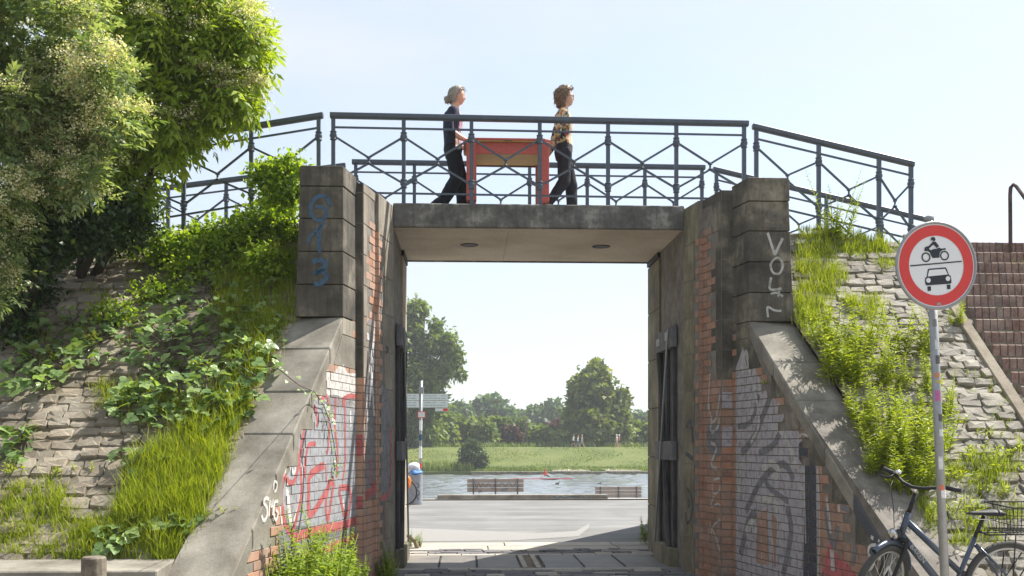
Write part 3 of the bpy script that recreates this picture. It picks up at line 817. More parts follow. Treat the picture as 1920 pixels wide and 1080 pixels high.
# ------------------------------------------------------------------ flood gates folded against the passage walls
M['jamb'] = weathered('pale painted jamb stone', (0.30, 0.25, 0.19), (0.42, 0.37, 0.29), (0.52, 0.46, 0.37), 5.0)
def gate(side, label):
    xw = -0.874 if side < 0 else 2.59
    sx = 1 if side < 0 else -1                # into the passage
    root = empty('flood_gate', (xw, 13.2, 0)); tag(root, label, 'gate', 'flood gates')
    inv = Matrix.Translation(root.location).inverted()
    def B(name, x0, x1, y0, y1, z0, z1, mat, bev=0.006):
        a, b = sorted((xw + sx * x0, xw + sx * x1))
        o = MB().box((a, y0, z0), (b, y1, z1)).build(name, mat, root, bevel=bev); o.matrix_parent_inverse = inv; return o
    B('recess_panel', 0.004, 0.012, 12.4, 13.42, 0.25, 3.0, M['steel_dark'], 0)
    for y in (12.42, 12.82, 13.3): B('upright', 0.012, 0.05, y, y + 0.10, 0.2, 2.78, M['steel_dark'])
    for z0, z1 in ((2.72, 2.98), (1.32, 1.56)):
        B('cross_beam', 0.012, 0.085, 12.36, 13.43, z0, z1, M['steel_grey'])
    for z0, z1 in ((2.83, 2.93),):
        B('name_plate', 0.086, 0.09, 12.55, 12.75, z0, z1, M['paint_dull'], 0)
        B('name_plate', 0.086, 0.09, 13.12, 13.32, z0 - 0.02, z1 - 0.03, M['paint_dull'], 0)
    B('sill_block', 0.0, 0.11, 12.36, 13.44, 0.0, 0.24, M['stone_green'])
    for (ya, za, yb, zb, r_, m_) in ((13.3, 2.72, 12.9, 1.56, 0.035, 'steel_dark'), (12.46, 2.95, 13.4, 0.05, 0.013, 'galv'), (12.9, 1.32, 12.6, 0.24, 0.035, 'steel_dark')):
        o = MB().tube([(xw + sx * (0.06 if r_ > 0.02 else 0.105), ya, za), (xw + sx * (0.06 if r_ > 0.02 else 0.105), yb, zb)], r_, 6).build('brace' if r_ > 0.02 else 'tie_rod', M[m_], root)
        o.matrix_parent_inverse = inv
    for k in range(6): B('jamb_stone', -0.02, 0.024, 13.46, 14.315, k * 0.67 + 0.003, (k + 1) * 0.67 - 0.003, M['jamb' if side < 0 else 'stone_green'], 0.008)
    B('bearing_shadow', -0.02, 0.04, 13.5, 14.3, 4.025, 4.094, M['black'], 0)  # solid black box stands in for the shadow in the bearing slot
    return root
gate(-1, 'left folded steel flood gate against the sunlit passage wall')
gate(1, 'right folded steel flood gate with diagonal rod against the shaded passage wall')

# ------------------------------------------------------------------ graffiti
def wl_px(*pts): return list(pts)
wg = WL['wing']
paint(wg, wing_l, M['silver'], 0, fills=[[(556, 795), (580, 757), (606, 742), (640, 735), (669, 735), (669, 985), (640, 1000), (600, 1015), (560, 1010), (535, 985), (527, 930), (536, 895), (548, 870), (553, 835)]], name='silver_fill')
paint(wg, wing_l, M['paint_white'], 0, fills=[[(598, 748), (606, 690), (622, 700), (640, 680), (650, 700), (668, 700), (668, 770), (640, 760), (620, 770)]], name='white_wash')
paint(wg, wing_l, M['silver_dull'], 0, fills=[[(520, 1000), (540, 985), (668, 990), (668, 1075), (520, 1090)]], name='grey_wash')
paint(wg, wing_l, M['paint_white'], 1, strokes=[
    ([(527, 985), (523, 930), (526, 873), (533, 893), (538, 862), (550, 887), (556, 830), (575, 770)], 0.028),
    ([(538, 900), (540, 960), (548, 980), (560, 940), (566, 870)], 0.05), ([(600, 738), (625, 733), (650, 740), (668, 728)], 0.06),
    ([(612, 925), (610, 950)], 0.03), ([(641, 936), (643, 955)], 0.03), ([(655, 770), (656, 800)], 0.04)], name='white_outline')
paint(wg, wing_l, M['paint_red'], 2, strokes=[
    ([(529, 885), (527, 930), (530, 970), (540, 998), (550, 1010)], 0.05), ([(533, 890), (541, 905), (552, 897), (562, 850), (570, 790)], 0.04),
    ([(560, 850), (563, 920), (553, 975), (545, 1000)], 0.045), ([(590, 832), (576, 836), (571, 870), (570, 895)], 0.035),
    ([(588, 760), (594, 785), (592, 800)], 0.035), ([(600, 750), (612, 742), (616, 790), (613, 840), (610, 850)], 0.035),
    ([(628, 745), (626, 800), (631, 845), (629, 895)], 0.04), ([(640, 762), (644, 750), (645, 860), (641, 900)], 0.035), ([(640, 750), (655, 742), (668, 745)], 0.04),
    ([(606, 872), (580, 890), (577, 920), (579, 965), (608, 925), (617, 905), (624, 902)], 0.06), ([(608, 872), (611, 905)], 0.02),
    ([(614, 910), (609, 945), (613, 975), (620, 930), (624, 905)], 0.045), ([(634, 915), (652, 915), (655, 940), (645, 968), (634, 920)], 0.05),
    ([(545, 1010), (590, 995), (640, 985), (668, 975)], 0.07), ([(560, 1050), (620, 1025), (668, 1005)], 0.06)], name='red_lettering')
paint(wg, wing_l, M['paint_dark'], 3, strokes=[([(573, 800), (566, 850), (567, 900), (563, 960), (556, 1000)], 0.022)], name='dark_line')
# white tag on the coping side
paint(wg, wing_l, M['paint_white'], 0, on_bricks=False, limit=0.0165, strokes=[
    ([(501, 936), (495, 934), (491, 942), (497, 952), (497, 968), (491, 976), (487, 966)], 0.024),
    ([(501, 968), (503, 940), (506, 950), (509, 938), (508, 966)], 0.022),
    ([(518, 940), (512, 942), (510, 962), (514, 975), (518, 962), (514, 956)], 0.022),
    ([(509, 918), (511, 903), (516, 906), (515, 918), (511, 922)], 0.018)], name='white_tag')
Bw, Aw, Sw = WL['B'], WL['A'], WL['S']
paint(Bw, core_l, M['silver_dull'], 0, fills=[[(684, 640), (706, 640), (706, 935), (684, 935)]], strokes=[([(690, 600), (695, 640)], 0.12)], name='silver_fill')
paint(Bw, core_l, M['paint_white'], 1, strokes=[([(687, 620), (692, 680), (686, 740), (688, 790)], 0.05), ([(700, 600), (696, 700), (700, 780)], 0.05)], name='white_outline')
paint(Bw, core_l, M['paint_red'], 2, strokes=[([(684, 930), (700, 915), (706, 900)], 0.08), ([(693, 860), (697, 930)], 0.04)], name='red_lettering')
paint(Sw, core_l, M['paint_red'], 1, fills=[[(660, 815), (690, 815), (690, 855), (660, 855)], [(660, 930), (690, 930), (690, 955), (660, 955)]], name='red_lettering')
paint(Aw, core_l, M['silver_dull'], 0, on_bricks=False, limit=0.0085, fills=[[(713, 720), (726, 735), (733, 790), (733, 930), (712, 945)]], name='silver_fill')
paint(Aw, core_l, M['paint_dark'], 0, on_bricks=False, limit=0.0095, strokes=[([(722, 650), (727, 655), (722, 662)], 0.03)], name='dark_line')
paint(Aw, core_l, M['paint_red'], 0, on_bricks=False, limit=0.0105, strokes=[([(713, 935), (727, 925), (732, 880), (731, 800)], 0.05)], name='red_lettering')
# pale blue tag on the left pier, white letters on the right pier
def pier_face(side): return Wall((wing_x(side, 10.5), 10.5 if side < 0 else 10.67), (wing_x(side, 10.5) + side, 10.5 if side < 0 else 10.67), (0, -1))
pf = pier_face(-1)
def tagstroke(w, host, mat, strokes, name, inv, off=None):
    """strokes that follow the battered pier front"""
    for pts, wd in strokes:
        mb = MB()
        for q in stroke_quads([w.uv(x, y, 0.0) for x, y in spline(pts)], wd):
            vs = []
            for a, b in q:
                bt = (b - 2.83) / 1.56 * 0.045 * 0.6
                vs.append(w.P(a, b, 0.0055 - bt))
            mb.add(vs, [tuple(range(len(vs)))])
        me = bpy.data.meshes.new(name); me.from_pydata(mb.v, [], mb.f); me.materials.append(mat)
        o = put(name, me, host); o.matrix_parent_inverse = inv
invl = Matrix.Translation(ab_l.location).inverted(); invr = Matrix.Translation(ab_r.location).inverted()
tagstroke(pf, ab_l, M['paint_blue'], [
    ([(619, 386), (612, 370), (598, 367), (585, 378), (582, 395), (590, 410), (603, 412), (612, 402), (608, 390), (592, 387)], 0.04),
    ([(609, 416), (595, 430), (580, 444), (579, 458)], 0.03), ([(602, 420), (597, 445), (599, 474)], 0.045),
    ([(586, 492), (597, 487), (611, 492), (606, 503), (590, 513), (606, 508), (612, 520), (600, 532), (588, 532)], 0.05)], 'blue_tag', invl)
pf2 = pier_face(1)
tagstroke(pf2, ab_r, M['paint_dull'], [
    ([(1440, 436), (1453, 478)], 0.028), ([(1453, 478), (1468, 446)], 0.028),
    ([(1454, 484), (1445, 496), (1450, 511), (1462, 512), (1468, 497), (1462, 484), (1454, 484)], 0.024),
    ([(1446, 520), (1444, 542), (1465, 541)], 0.026), ([(1445, 551), (1456, 549), (1468, 556)], 0.022), ([(1461, 545), (1459, 556)], 0.02),
    ([(1440, 595), (1439, 576), (1452, 582), (1465, 583)], 0.024)], 'white_letters', invr)
g = N('ghost of a scrubbed letter'); M['ghost'] = g.base(g.mix(g.noise(12, 4, 0.6), (0.09, 0.085, 0.075), (0.16, 0.15, 0.13)), 0.9)
tagstroke(pf2, ab_r, M['ghost'], [([(1441, 345), (1450, 362), (1462, 340)], 0.03), ([(1443, 395), (1443, 410), (1462, 408)], 0.026), ([(1444, 402), (1458, 400)], 0.02), ([(1441, 424), (1462, 424)], 0.02)], 'scrubbed_letters', invr)

wg = WR['wing']; 
paint(wg, wing_r, M['silver_lilac'], 0, fills=[[(1381, 690), (1395, 650), (1402, 690), (1413, 640), (1420, 700), (1450, 745), (1482, 775), (1508, 830), (1530, 860), (1536, 920), (1534, 1090), (1381, 1090)]], name='silver_fill')
paint(wg, wing_r, M['paint_grey'], 1, strokes=[
    ([(1462, 700), (1440, 760), (1415, 820), (1392, 850)], 0.07), ([(1480, 770), (1455, 830), (1425, 850)], 0.06), ([(1385, 800), (1410, 790), (1425, 740)], 0.05),
    ([(1400, 960), (1430, 900), (1470, 870), (1490, 900)], 0.06), ([(1436, 900), (1450, 920), (1480, 940)], 0.05), ([(1390, 1040), (1405, 980), (1420, 960)], 0.08), ([(1470, 1080), (1485, 1000), (1478, 950)], 0.07)], name='grey_shading')
paint(wg, wing_r, M['paint_dull'], 2, strokes=[
    ([(1391, 700), (1400, 660), (1408, 700)], 0.05), ([(1416, 720), (1425, 790), (1410, 830)], 0.035), ([(1386, 930), (1390, 880), (1400, 860)], 0.035),
    ([(1430, 880), (1448, 868), (1462, 885), (1450, 900)], 0.06), ([(1425, 940), (1450, 935), (1462, 960)], 0.08), ([(1400, 1000), (1412, 980), (1424, 1000)], 0.07), ([(1460, 800), (1480, 830), (1495, 880)], 0.05)], name='pale_highlight')
paint(wg, wing_r, M['paint_dark'], 3, fills=[[(1500, 832), (1514, 818), (1526, 838), (1532, 880), (1534, 1090), (1508, 1090), (1511, 880), (1500, 860)]], name='dark_band')
paint(wg, wing_r, M['paint_dull'], 4, strokes=[([(1499, 824), (1507, 814), (1520, 824), (1533, 862), (1538, 930), (1539, 1000), (1536, 1080)], 0.02), ([(1510, 860), (1511, 940), (1513, 1020)], 0.016)], name='pale_outline')
paint(wg, wing_r, M['brick_dirty'], 3, fills=[[(1422, 965), (1440, 955), (1444, 1060), (1420, 1055)], [(1450, 960), (1458, 975), (1456, 1060), (1450, 1062)]], name='brick_red_shape')
paint(wg, wing_r, M['paint_dull'], 4, strokes=[([(1429, 962), (1430, 1050)], 0.012), ([(1448, 955), (1453, 1060)], 0.014)], name='pale_outline')
paint(wg, wing_r, M['paint_red'], 2, fills=[[(1543, 1080), (1550, 1040), (1558, 1015), (1570, 1040), (1590, 1055), (1606, 1075), (1608, 1100), (1543, 1100)]], name='red_lettering')
paint(wg, wing_r, M['paint_grey'], 2, strokes=[
    ([(1556, 850), (1558, 900), (1565, 930), (1570, 900), (1566, 860)], 0.05), ([(1575, 900), (1580, 870), (1590, 910), (1586, 930)], 0.045), ([(1550, 950), (1556, 1000), (1566, 1020), (1572, 985)], 0.05),
    ([(1590, 1010), (1605, 1020), (1600, 1060)], 0.05), ([(1580, 950), (1595, 960), (1600, 990)], 0.04)], name='grey_lettering')
paint(wg, wing_r, M['paint_dull'], 3, strokes=[([(1552, 930), (1560, 1000)], 0.03), ([(1572, 910), (1576, 960)], 0.03), ([(1562, 1030), (1564, 1070)], 0.05)], name='pale_outline')
paint(wg, wing_r, M['paint_white'], 0, on_bricks=False, limit=0.0165, strokes=[
    ([(1646, 1022), (1634, 1024), (1632, 1040), (1643, 1048), (1638, 1064), (1630, 1068)], 0.022), ([(1658, 1030), (1652, 1050)], 0.02),
    ([(1636, 1006), (1641, 1010)], 0.025), ([(1650, 1012), (1652, 1016)], 0.022), ([(1660, 1078), (1670, 1064), (1676, 1080)], 0.024)], name='white_tag')
Bw, Aw, Sw = WR['B'], WR['A'], WR['S']
paint(Bw, core_r, M['paint_dull'], 1, strokes=[
    ([(1329, 770), (1333, 700), (1338, 665), (1350, 690), (1352, 730), (1345, 780), (1336, 790), (1330, 750)], 0.022), ([(1335, 830), (1345, 840), (1335, 870), (1346, 880)], 0.03),
    ([(1338, 900), (1352, 898), (1350, 920), (1339, 925), (1337, 905)], 0.02), ([(1340, 930), (1335, 950), (1350, 945), (1354, 970), (1340, 985), (1335, 1000)], 0.02), ([(1333, 985), (1345, 1010), (1355, 1050)], 0.018),
    ([(1336, 780), (1335, 810), (1348, 800), (1352, 780)], 0.03)], name='pale_scribble')
paint(Bw, core_r, M['paint_grey'], 0, fills=[[(1326, 800), (1356, 790), (1358, 850), (1340, 860), (1326, 835)]], name='grey_shading')
paint(Sw, core_r, M['silver_lilac'], 1, fills=[[(1350, 735), (1385, 735), (1385, 765), (1350, 765)], [(1350, 800), (1385, 800), (1385, 838), (1350, 838)]], name='grey_shading')
paint(Aw, core_r, M['paint_dark'], 0, on_bricks=False, limit=0.0085, strokes=[
    ([(1289, 915), (1299, 935), (1297, 970), (1289, 980), (1287, 960)], 0.03), ([(1291, 935), (1294, 945), (1291, 950)], 0.025), ([(1288, 800), (1296, 790), (1300, 830)], 0.04), ([(1287, 850), (1300, 860)], 0.04)], name='dark_scribble')

# ------------------------------------------------------------------ railings
square = lambda p, q, r_: MB().tube([p, q], r_, 4)
knot_me = MB().lathe([(0.028, -0.055), (0.04, -0.05), (0.04, -0.04), (0.030, -0.035), (0.043, -0.012), (0.043, 0.012), (0.030, 0.035), (0.04, 0.04), (0.04, 0.05), (0.028, 0.055)], (0, 0, 0), n=10).mesh('knot', M['rail'], True)
boss_me = MB().lathe([(0.012, -0.04), (0.028, -0.036), (0.028, -0.026), (0.013, -0.022), (0.013, 0.022), (0.028, 0.026), (0.028, 0.036), (0.012, 0.04)], (0, 0, 0), n=8).mesh('boss', M['rail'], True)
foot_me = MB().box((-0.075, -0.05, 0.0), (0.075, 0.05, 0.012)).box((-0.03, -0.03, 0.012), (0.03, 0.03, 0.03)).mesh('foot_plate', M['rail'])
def railing(label, p0, p1, posts, over=0.06, hgt=1.10, end_diag=True):
    """posts: fractions along p0-p1"""
    p0, p1 = Vector(p0), Vector(p1)
    root = empty('railing', p0); tag(root, label, 'railing', 'bridge railings')
    inv = Matrix.Translation(p0).inverted()
    def add(mb, name, parent=root, **kw):
        o = mb.build(name, M['rail'], parent, **kw); o.matrix_parent_inverse = inv if parent is root else Matrix.Identity(4); return o
    d = (p1 - p0); un = d.normalized(); Z = lambda z: Vector((0, 0, z)); side = un.cross(Vector((0, 0, 1))).normalized()
    at_ = lambda t, z: p0 + d * t + Z(z)
    a, b = at_(0, hgt) - un * over, at_(1, hgt) + un * over
    w, t = 0.045, 0.066
    add(MB().prism([a + side * w, a - side * w, a - side * w - Z(t * 0.75), a - side * w * 0.55 - Z(t), a + side * w * 0.55 - Z(t), a + side * w - Z(t * 0.75)], b - a), 'handrail', bevel=0.006)
    add(square(at_(posts[0], 0.93), at_(posts[-1], 0.93), 0.015), 'upper_rail')
    add(square(at_(posts[0], 0.155), at_(posts[-1], 0.155), 0.015), 'lower_rail')
    for i, f in enumerate(posts):
        q = at_(f, 0)
        po = add(square(q + Z(-0.02), q + Z(hgt - t + 0.01), 0.032), 'post')
        for z in (0.83, 0.27):
            k = put('knot', knot_me, po); k.location = q + Z(z)
        k = put('foot_plate', foot_me, po); k.matrix_local = Matrix.Translation(q) @ Matrix.Rotation(math.atan2(d.y, d.x), 4, 'Z')
    for f, e in zip(posts, posts[1:]):
        m = (f + e) / 2
        if e - f < 0.6 * (posts[1] - posts[0]): pass
        for (ta, za, tb, zb) in ((f, 0.83, m, 0.575), (m, 0.575, e, 0.83), (f, 0.27, m, 0.505), (m, 0.505, e, 0.27)):
            add(square(at_(ta, za), at_(tb, zb), 0.016), 'lattice_bar')
        k = put('boss', boss_me, root); k.matrix_parent_inverse = inv; k.location = at_(m, 0.54)
ZD = 4.37
fx = lambda px, Y, py=250: at(px, py, Y).x
YF, YB = 12.16, 14.16
def fr(px_list, a, b, Y): return [(fx(p, Y) - a) / (b - a) for p in px_list]
a, b = fx(619, YF), fx(1403, YF)
pp = [625, 757, 884, 1012, 1140, 1268, 1395]
railing('long dark grey lattice railing in front of the two walkers', (a, YF, ZD), (b, YF, ZD - 0.03), fr(pp, a, b, YF), 0.0)
a, b = fx(660, YB), fx(1322, YB)
railing('long dark grey lattice railing behind the two walkers', (a, YB, ZD), (b, YB, ZD - 0.02), fr([667, 777, 885, 993, 1101, 1209, 1316], a, b, YB), 0.0)
a, b = fx(606, YF), fx(606, YF) - 3.6
railing('front railing falling to the left behind the flowering shrub', (a, YF, ZD), (b, YF + 0.1, ZD - 0.6), [0.015 + k * 0.222 for k in range(5)], 0.0)
a, b = fx(1411, YF), fx(1713, YF)
railing('front railing falling to the right of the right pier', (a, YF, ZD - 0.06), (b, YF, ZD - 0.50), fr([1418, 1535, 1648, 1708], a, b, YF), 0.0)
a, b = fx(1337, YB), fx(1337, YB) + 3.15
railing('rear railing falling to the right behind the plants', (a, YB, ZD - 0.04), (b, YB, ZD - 0.74), [0.015, 0.265, 0.515, 0.765, 0.985], 0.0)
a, b = fx(648, YB), fx(648, YB) - 3.6
railing('rear railing falling to the left behind the shrub', (a, YB, ZD - 0.05), (b, YB, ZD - 0.55), [0.015, 0.235, 0.455, 0.675, 0.895], 0.0)

# ------------------------------------------------------------------ brick stair on the right
st = empty('brick_stair', (5.3, 9.0, 0)); tag(st, 'dark red brick stair climbing the right bank beside a pipe handrail', 'stair')
sinv = Matrix.Translation(st.location).inverted()
mb = MB()
x0s = 5.22
pv = [Vector((x0s, 7.3, 0.0)), Vector((x0s, 11.95, SL * 11.95 - SL0 + 0.045)), Vector((x0s, 11.95, SL * 11.95 - SL0 - 0.25)), Vector((x0s, 7.3, -0.35))]
o = MB().prism(pv, (0.13, 0, 0)).build('stringer', M['sett'], st, bevel=0.012); o.matrix_parent_inverse = sinv
sb_me = [unit_block('brick', M['stair_brick'], 0.05, 0.03, k) for k in range(4)]
RISE = 0.152
k = 0
while True:
    z = 0.12 + k * RISE; Y = (z + SL0) / SL + 0.06
    if z + RISE > 3.92: break
    so = MB().box((x0s + 0.165, Y + 0.02, z - 0.05), (x0s + 1.7, Y + 0.24, z + RISE - 0.014)).build('step', M['mortar'], st); so.matrix_parent_inverse = sinv
    w = Wall((x0s + 0.17, Y + 0.02), (x0s + 1.7, Y + 0.02), (0, -1))
    x = 0.0
    if project(Vector((x0s, Y, z + RISE)))[1] < 1000:
        while x < 1.5:
            put('brick', rnd.choice(sb_me), so, M=w.mat(x + 0.039, z + RISE / 2, 0.012 + rnd.uniform(-.003, .003), 0.07, 0.22, RISE - 0.008))
            x += 0.079
    k += 1
hr = empty('pipe_handrail', at(1895, 470, 11.6)); tag(hr, 'rusty bent pipe handrail at the top of the brick stair', 'handrail')
hinv = Matrix.Translation(hr.location).inverted()
pts = [at(1895, 505, 11.6), at(1894, 365, 11.6), at(1895, 352, 11.6), at(1900, 346, 11.58), at(1906, 350, 11.55), at(1922, 372, 11.4), at(1990, 470, 10.6)]
M['rust_pipe'] = weathered('flaking brown pipe paint', (0.06, 0.04, 0.035), (0.13, 0.085, 0.075), (0.25, 0.2, 0.18), 10)
o = MB().tube(pts, 0.022, 8).build('pipe', M['rust_pipe'], hr, True); o.matrix_parent_inverse = hinv
o = MB().lathe([(0.05, 0), (0.05, 0.012), (0.026, 0.014), (0.026, 0.06)], at(1895, 508, 11.6), n=12).build('socket', M['rust_pipe'], hr); o.matrix_parent_inverse = hinv

# ------------------------------------------------------------------ traffic sign
sg_c = at(1750, 500, 7.0)
sign = empty('traffic_sign', at(1778, 1215, 7.0)); sign.location.z = 0.12
tag(sign, 'round red ringed no motor vehicles sign on a stickered grey pole', 'sign')
ginv = Matrix.Translation(sign.location).inverted()
foot = Vector((at(1777, 1100, 7.03).x, 7.03, 0.1)); topp = at(1741, 412, 7.03)
top2 = Vector((at(1742, 412, 7.03)))
o = MB().tube([foot, top2], 0.0305, 16).build('pole', M['galv'], sign, True); o.matrix_parent_inverse = ginv
pole = o
o = MB().lathe([(0.033, -0.012), (0.034, 0.02), (0.02, 0.028)], top2, (top2 - foot), 14).build('cap', M['galv'], pole, True)
RS = Matrix.Translation(sg_c - Vector((0, 0.045, 0))) @ Matrix.Rotation(R(7), 4, 'Z') @ Matrix.Rotation(R(-3.5), 4, 'Y')   # local x right, y away, z up
sroot = MB().lathe([(0.285, 0.004), (0.305, 0.004), (0.307, -0.012), (0.302, -0.018), (0.295, -0.012)], (0, 0, 0), (0, 1, 0), 48)
def spart(mb, name, mat, parent=None, sm=False):
    o = mb.build(name, mat, parent or sign, sm)
    if parent is None: o.matrix_local = ginv @ RS
    return o
plate = spart(MB().lathe([(0.299, 0.004), (0.299, 0.0), (0.0, 0.0)], (0, 0, 0), (0, 1, 0), 48), 'face', M['sign_face'])
spart(MB().torus((0, 0, 0), (0, 1, 0), 0.301, 0.010, 56, 8), 'rim', M['galv'], None, True)
def disc2(name, poly, mat, lay):
    mb = MB(); mb.add([(x, -0.0015 - lay * 0.0012, z) for x, z in poly], [tuple(range(len(poly)))])
    me = bpy.data.meshes.new(name); me.from_pydata(mb.v, [], mb.f); me.materials.append(mat); return put(name, me, plate)
def ringpoly(r0, r1, cx=0, cz=0, n=48):
    mb = MB(); vs = []
    for k in range(n):
        a = 2 * math.pi * k / n; vs += [(cx + r0 * math.cos(a), 0, cz + r0 * math.sin(a)), (cx + r1 * math.cos(a), 0, cz + r1 * math.sin(a))]
    return vs, [(2 * k, 2 * k + 1, (2 * k + 3) % (2 * n), (2 * k + 2) % (2 * n)) for k in range(n)]
def ring2(name, r0, r1, mat, lay, cx=0, cz=0):
    vs, fs = ringpoly(r0, r1, cx, cz)
    me = bpy.data.meshes.new(name); me.from_pydata([(x, -0.0015 - lay * 0.0012, z) for x, _, z in vs], [], fs); me.materials.append(mat); return put(name, me, plate)
ring2('red_ring', 0.209, 0.283, M['sign_red'], 1)
# pictograms, drawn from the enlarged sign: pixel (x, y) of a 972x1080 crop, centre (485, 540), 414 px = 0.299 m
def SP(x, y): return ((x - 487) * 0.299 / 412, (540 - y) * 0.299 / 430)
def pict(name, pts, lay=1, mat=None): return disc2(name, [SP(*p) for p in pts], mat or M['sign_ink'], lay)
pict('dividing_bar', [(212, 528), (757, 501), (757, 513), (212, 541)])
cx, cz = SP(382, 453); ring2('wheel_mark', 0.0245, 0.034, M['sign_ink'], 1, cx, cz)
cx, cz = SP(578, 443); ring2('wheel_mark', 0.0245, 0.034, M['sign_ink'], 1, cx, cz)
pict('motorcycle_body', [(368, 372), (378, 352), (412, 342), (420, 360), (420, 375), (440, 385), (462, 374), (500, 372), (524, 360), (545, 372), (594, 368), (594, 384), (560, 386), (530, 410), (522, 462), (450, 464), (432, 430), (425, 405), (400, 392), (370, 392)])
pict('rider_body', [(408, 352), (462, 300), (490, 300), (525, 345), (500, 366), (466, 328), (420, 365)], 2)
pict('rider_helmet', [(441, 285), (443, 262), (465, 252), (487, 260), (491, 280), (482, 293), (462, 296), (464, 284), (446, 282), (445, 300)], 2)
pict('car_body', [(358, 690), (362, 660), (378, 650), (395, 575), (404, 570), (580, 562), (590, 570), (614, 638), (630, 650), (636, 690), (634, 722), (620, 728), (375, 736), (362, 728)])
pict('windscreen', [(388, 647), (406, 584), (574, 577), (600, 634)], 2, M['sign_face'])
for x, y in ((393, 686), (599, 676)):
    cx, cz = SP(x, y); ring2('headlamp_mark', 0.0005, 0.017, M['sign_face'], 2, cx, cz)
pict('tyre_mark', [(380, 748), (416, 746), (416, 790), (380, 794)]); pict('tyre_mark', [(585, 738), (622, 736), (622, 780), (585, 784)])
pict('small_mark', [(466, 940), (472, 913), (505, 915), (522, 940)], 2, M['galv'])
for z_ in (-0.1, 0.14):
    spart(MB().box((-0.12, 0.006, z_ - 0.012), (0.12, 0.014, z_ + 0.012)).torus((0, 0.045, z_), (0, 0, 1), 0.036, 0.006, 16, 6), 'bracket', M['galv'])
pdir = (top2 - foot).normalized()
for (py, h, w_, c_) in ((612, 0.05, 0.9, (0.2, 0.2, 0.2)), (655, 0.07, 1.2, (0.55, 0.56, 0.58)), (682, 0.06, 1.2, (0.10, 0.10, 0.11)), (708, 0.035, 1.3, (0.5, 0.22, 0.12)), (718, 0.02, 1.3, (0.45, 0.35, 0.05)), (752, 0.075, 1.3, (0.45, 0.13, 0.33)), (790, 0.05, 1.0, (0.08, 0.08, 0.08)), (818, 0.05, 1.0, (0.6, 0.62, 0.65)), (880, 0.09, 1.0, (0.62, 0.62, 0.6)), (920, 0.04, 1.2, (0.6, 0.18, 0.1)), (934, 0.06, 1.3, (0.7, 0.7, 0.68))):
    t = (at(1760, py, 7.0).z - foot.z) / (top2.z - foot.z); c0 = foot + (top2 - foot) * t
    vs, fs = [], []
    for i in range(7):
        a = -math.pi / 2 - w_ * 0.5 + w_ * i / 6 + (0.25 if py % 4 else -0.2)
        e = Vector((math.cos(a), math.sin(a), 0)) * 0.0318
        vs += [c0 + e, c0 + e + pdir * h]
    fs = [(2 * i, 2 * i + 2, 2 * i + 3, 2 * i + 1) for i in range(6)]
    me = bpy.data.meshes.new('sticker'); me.from_pydata([tuple(v) for v in vs], [], fs)
    me.materials.append(plain('sticker print', c_, 0.5, 0, 0.5, 40)); put('sticker', me, pole)
def text_mesh(name, s, size, mat, ext=0.0005):
    cu = bpy.data.curves.new(name, 'FONT'); cu.body = s; cu.size = size; cu.extrude = ext; cu.align_x = 'LEFT'; cu.align_y = 'CENTER'
    ob = bpy.data.objects.new(name, cu); col.objects.link(ob)
    dg = bpy.context.evaluated_depsgraph_get(); me = bpy.data.meshes.new_from_object(ob.evaluated_get(dg)); me.name = name
    bpy.data.objects.remove(ob); me.materials.clear(); me.materials.append(mat); return me

# ------------------------------------------------------------------ bicycle leaning by the sign
bike = empty('bicycle', (4.03, 7.44, 0.12)); tag(bike, 'grey blue trekking bicycle with rear wire basket beside the sign pole', 'bicycle')
bh = Vector((3.05, 7.37, 0.12)) - bike.location; bang = math.atan2(bh.y, bh.x)
bike.rotation_euler = (R(-4), 0, bang)                     # local x: forward from the rear hub, z: up
M['frame'] = plain('grey blue frame enamel', (0.065, 0.082, 0.115), 0.28, 0.35, 0.1, 10, 0.5)
M['chrome'] = plain('bright metal', (0.62, 0.63, 0.65), 0.25, 0.9, 0.1)
M['tyre_grey'] = plain('dusty tyre', (0.055, 0.053, 0.05), 0.85, 0, 0.2, 20)
M['rim_grey'] = plain('rim alloy', (0.42, 0.41, 0.40), 0.4, 0.6, 0.1)
WR_, HUBZ, WB = 0.335, 0.345, 1.0
def bp(mb, name, mat, parent=None, sm=True): return mb.build(name, mat, parent or bike, sm)
def wheel(parent, c, ax):
    wo = MB().torus(c, ax, 0.318, 0.025, 48, 10).build('wheel', M['tyre_grey'], parent, True)
    MB().torus(c, ax, 0.288, 0.011, 48, 6).build('rim', M['rim_grey'], wo, True)
    sp = MB(); axv = Vector(ax).normalized(); a = axv.orthogonal().normalized(); b = axv.cross(a); c = Vector(c)
    for k in range(28):
        t = 2 * math.pi * k / 28; e = a * math.cos(t) + b * math.sin(t)
        e2 = a * math.cos(t + 0.5 * (-1) ** k) + b * math.sin(t + 0.5 * (-1) ** k)
        sp.tube([c + e2 * 0.022 + axv * (0.03 if k % 2 else -0.03), c + e * 0.285], 0.0014, 4)
    tag(sp.build('spoke', M['chrome'], wo), kind='stuff')
    MB().lathe([(0.02, -0.045), (0.03, -0.03), (0.018, -0.02), (0.018, 0.02), (0.03, 0.03), (0.02, 0.045)], c, ax, 12).build('hub', M['chrome'], wo, True)
    return wo
wheel(bike, (0, 0, HUBZ), (0, 1, 0))
BB = Vector((0.44, 0, 0.28)); ST = Vector((0.265, 0, 0.72)); HT = Vector((0.80, 0, 0.88)); HB = Vector((0.845, 0, 0.745))
bp(MB().tube([HT - Vector((-.01, 0, 0.03)), BB + (ST - BB) * 0.40], 0.023, 12), 'top_tube', M['frame'])
dt = bp(MB().tube([HB, BB], 0.027, 12), 'down_tube', M['frame'])
bp(MB().tube([ST, BB], 0.018, 12), 'seat_tube', M['frame'])
bp(MB().tube([HT + Vector((-.008, 0, 0.025)), HB - Vector((-.006, 0, 0.02))], 0.024, 12), 'head_tube', M['frame'])
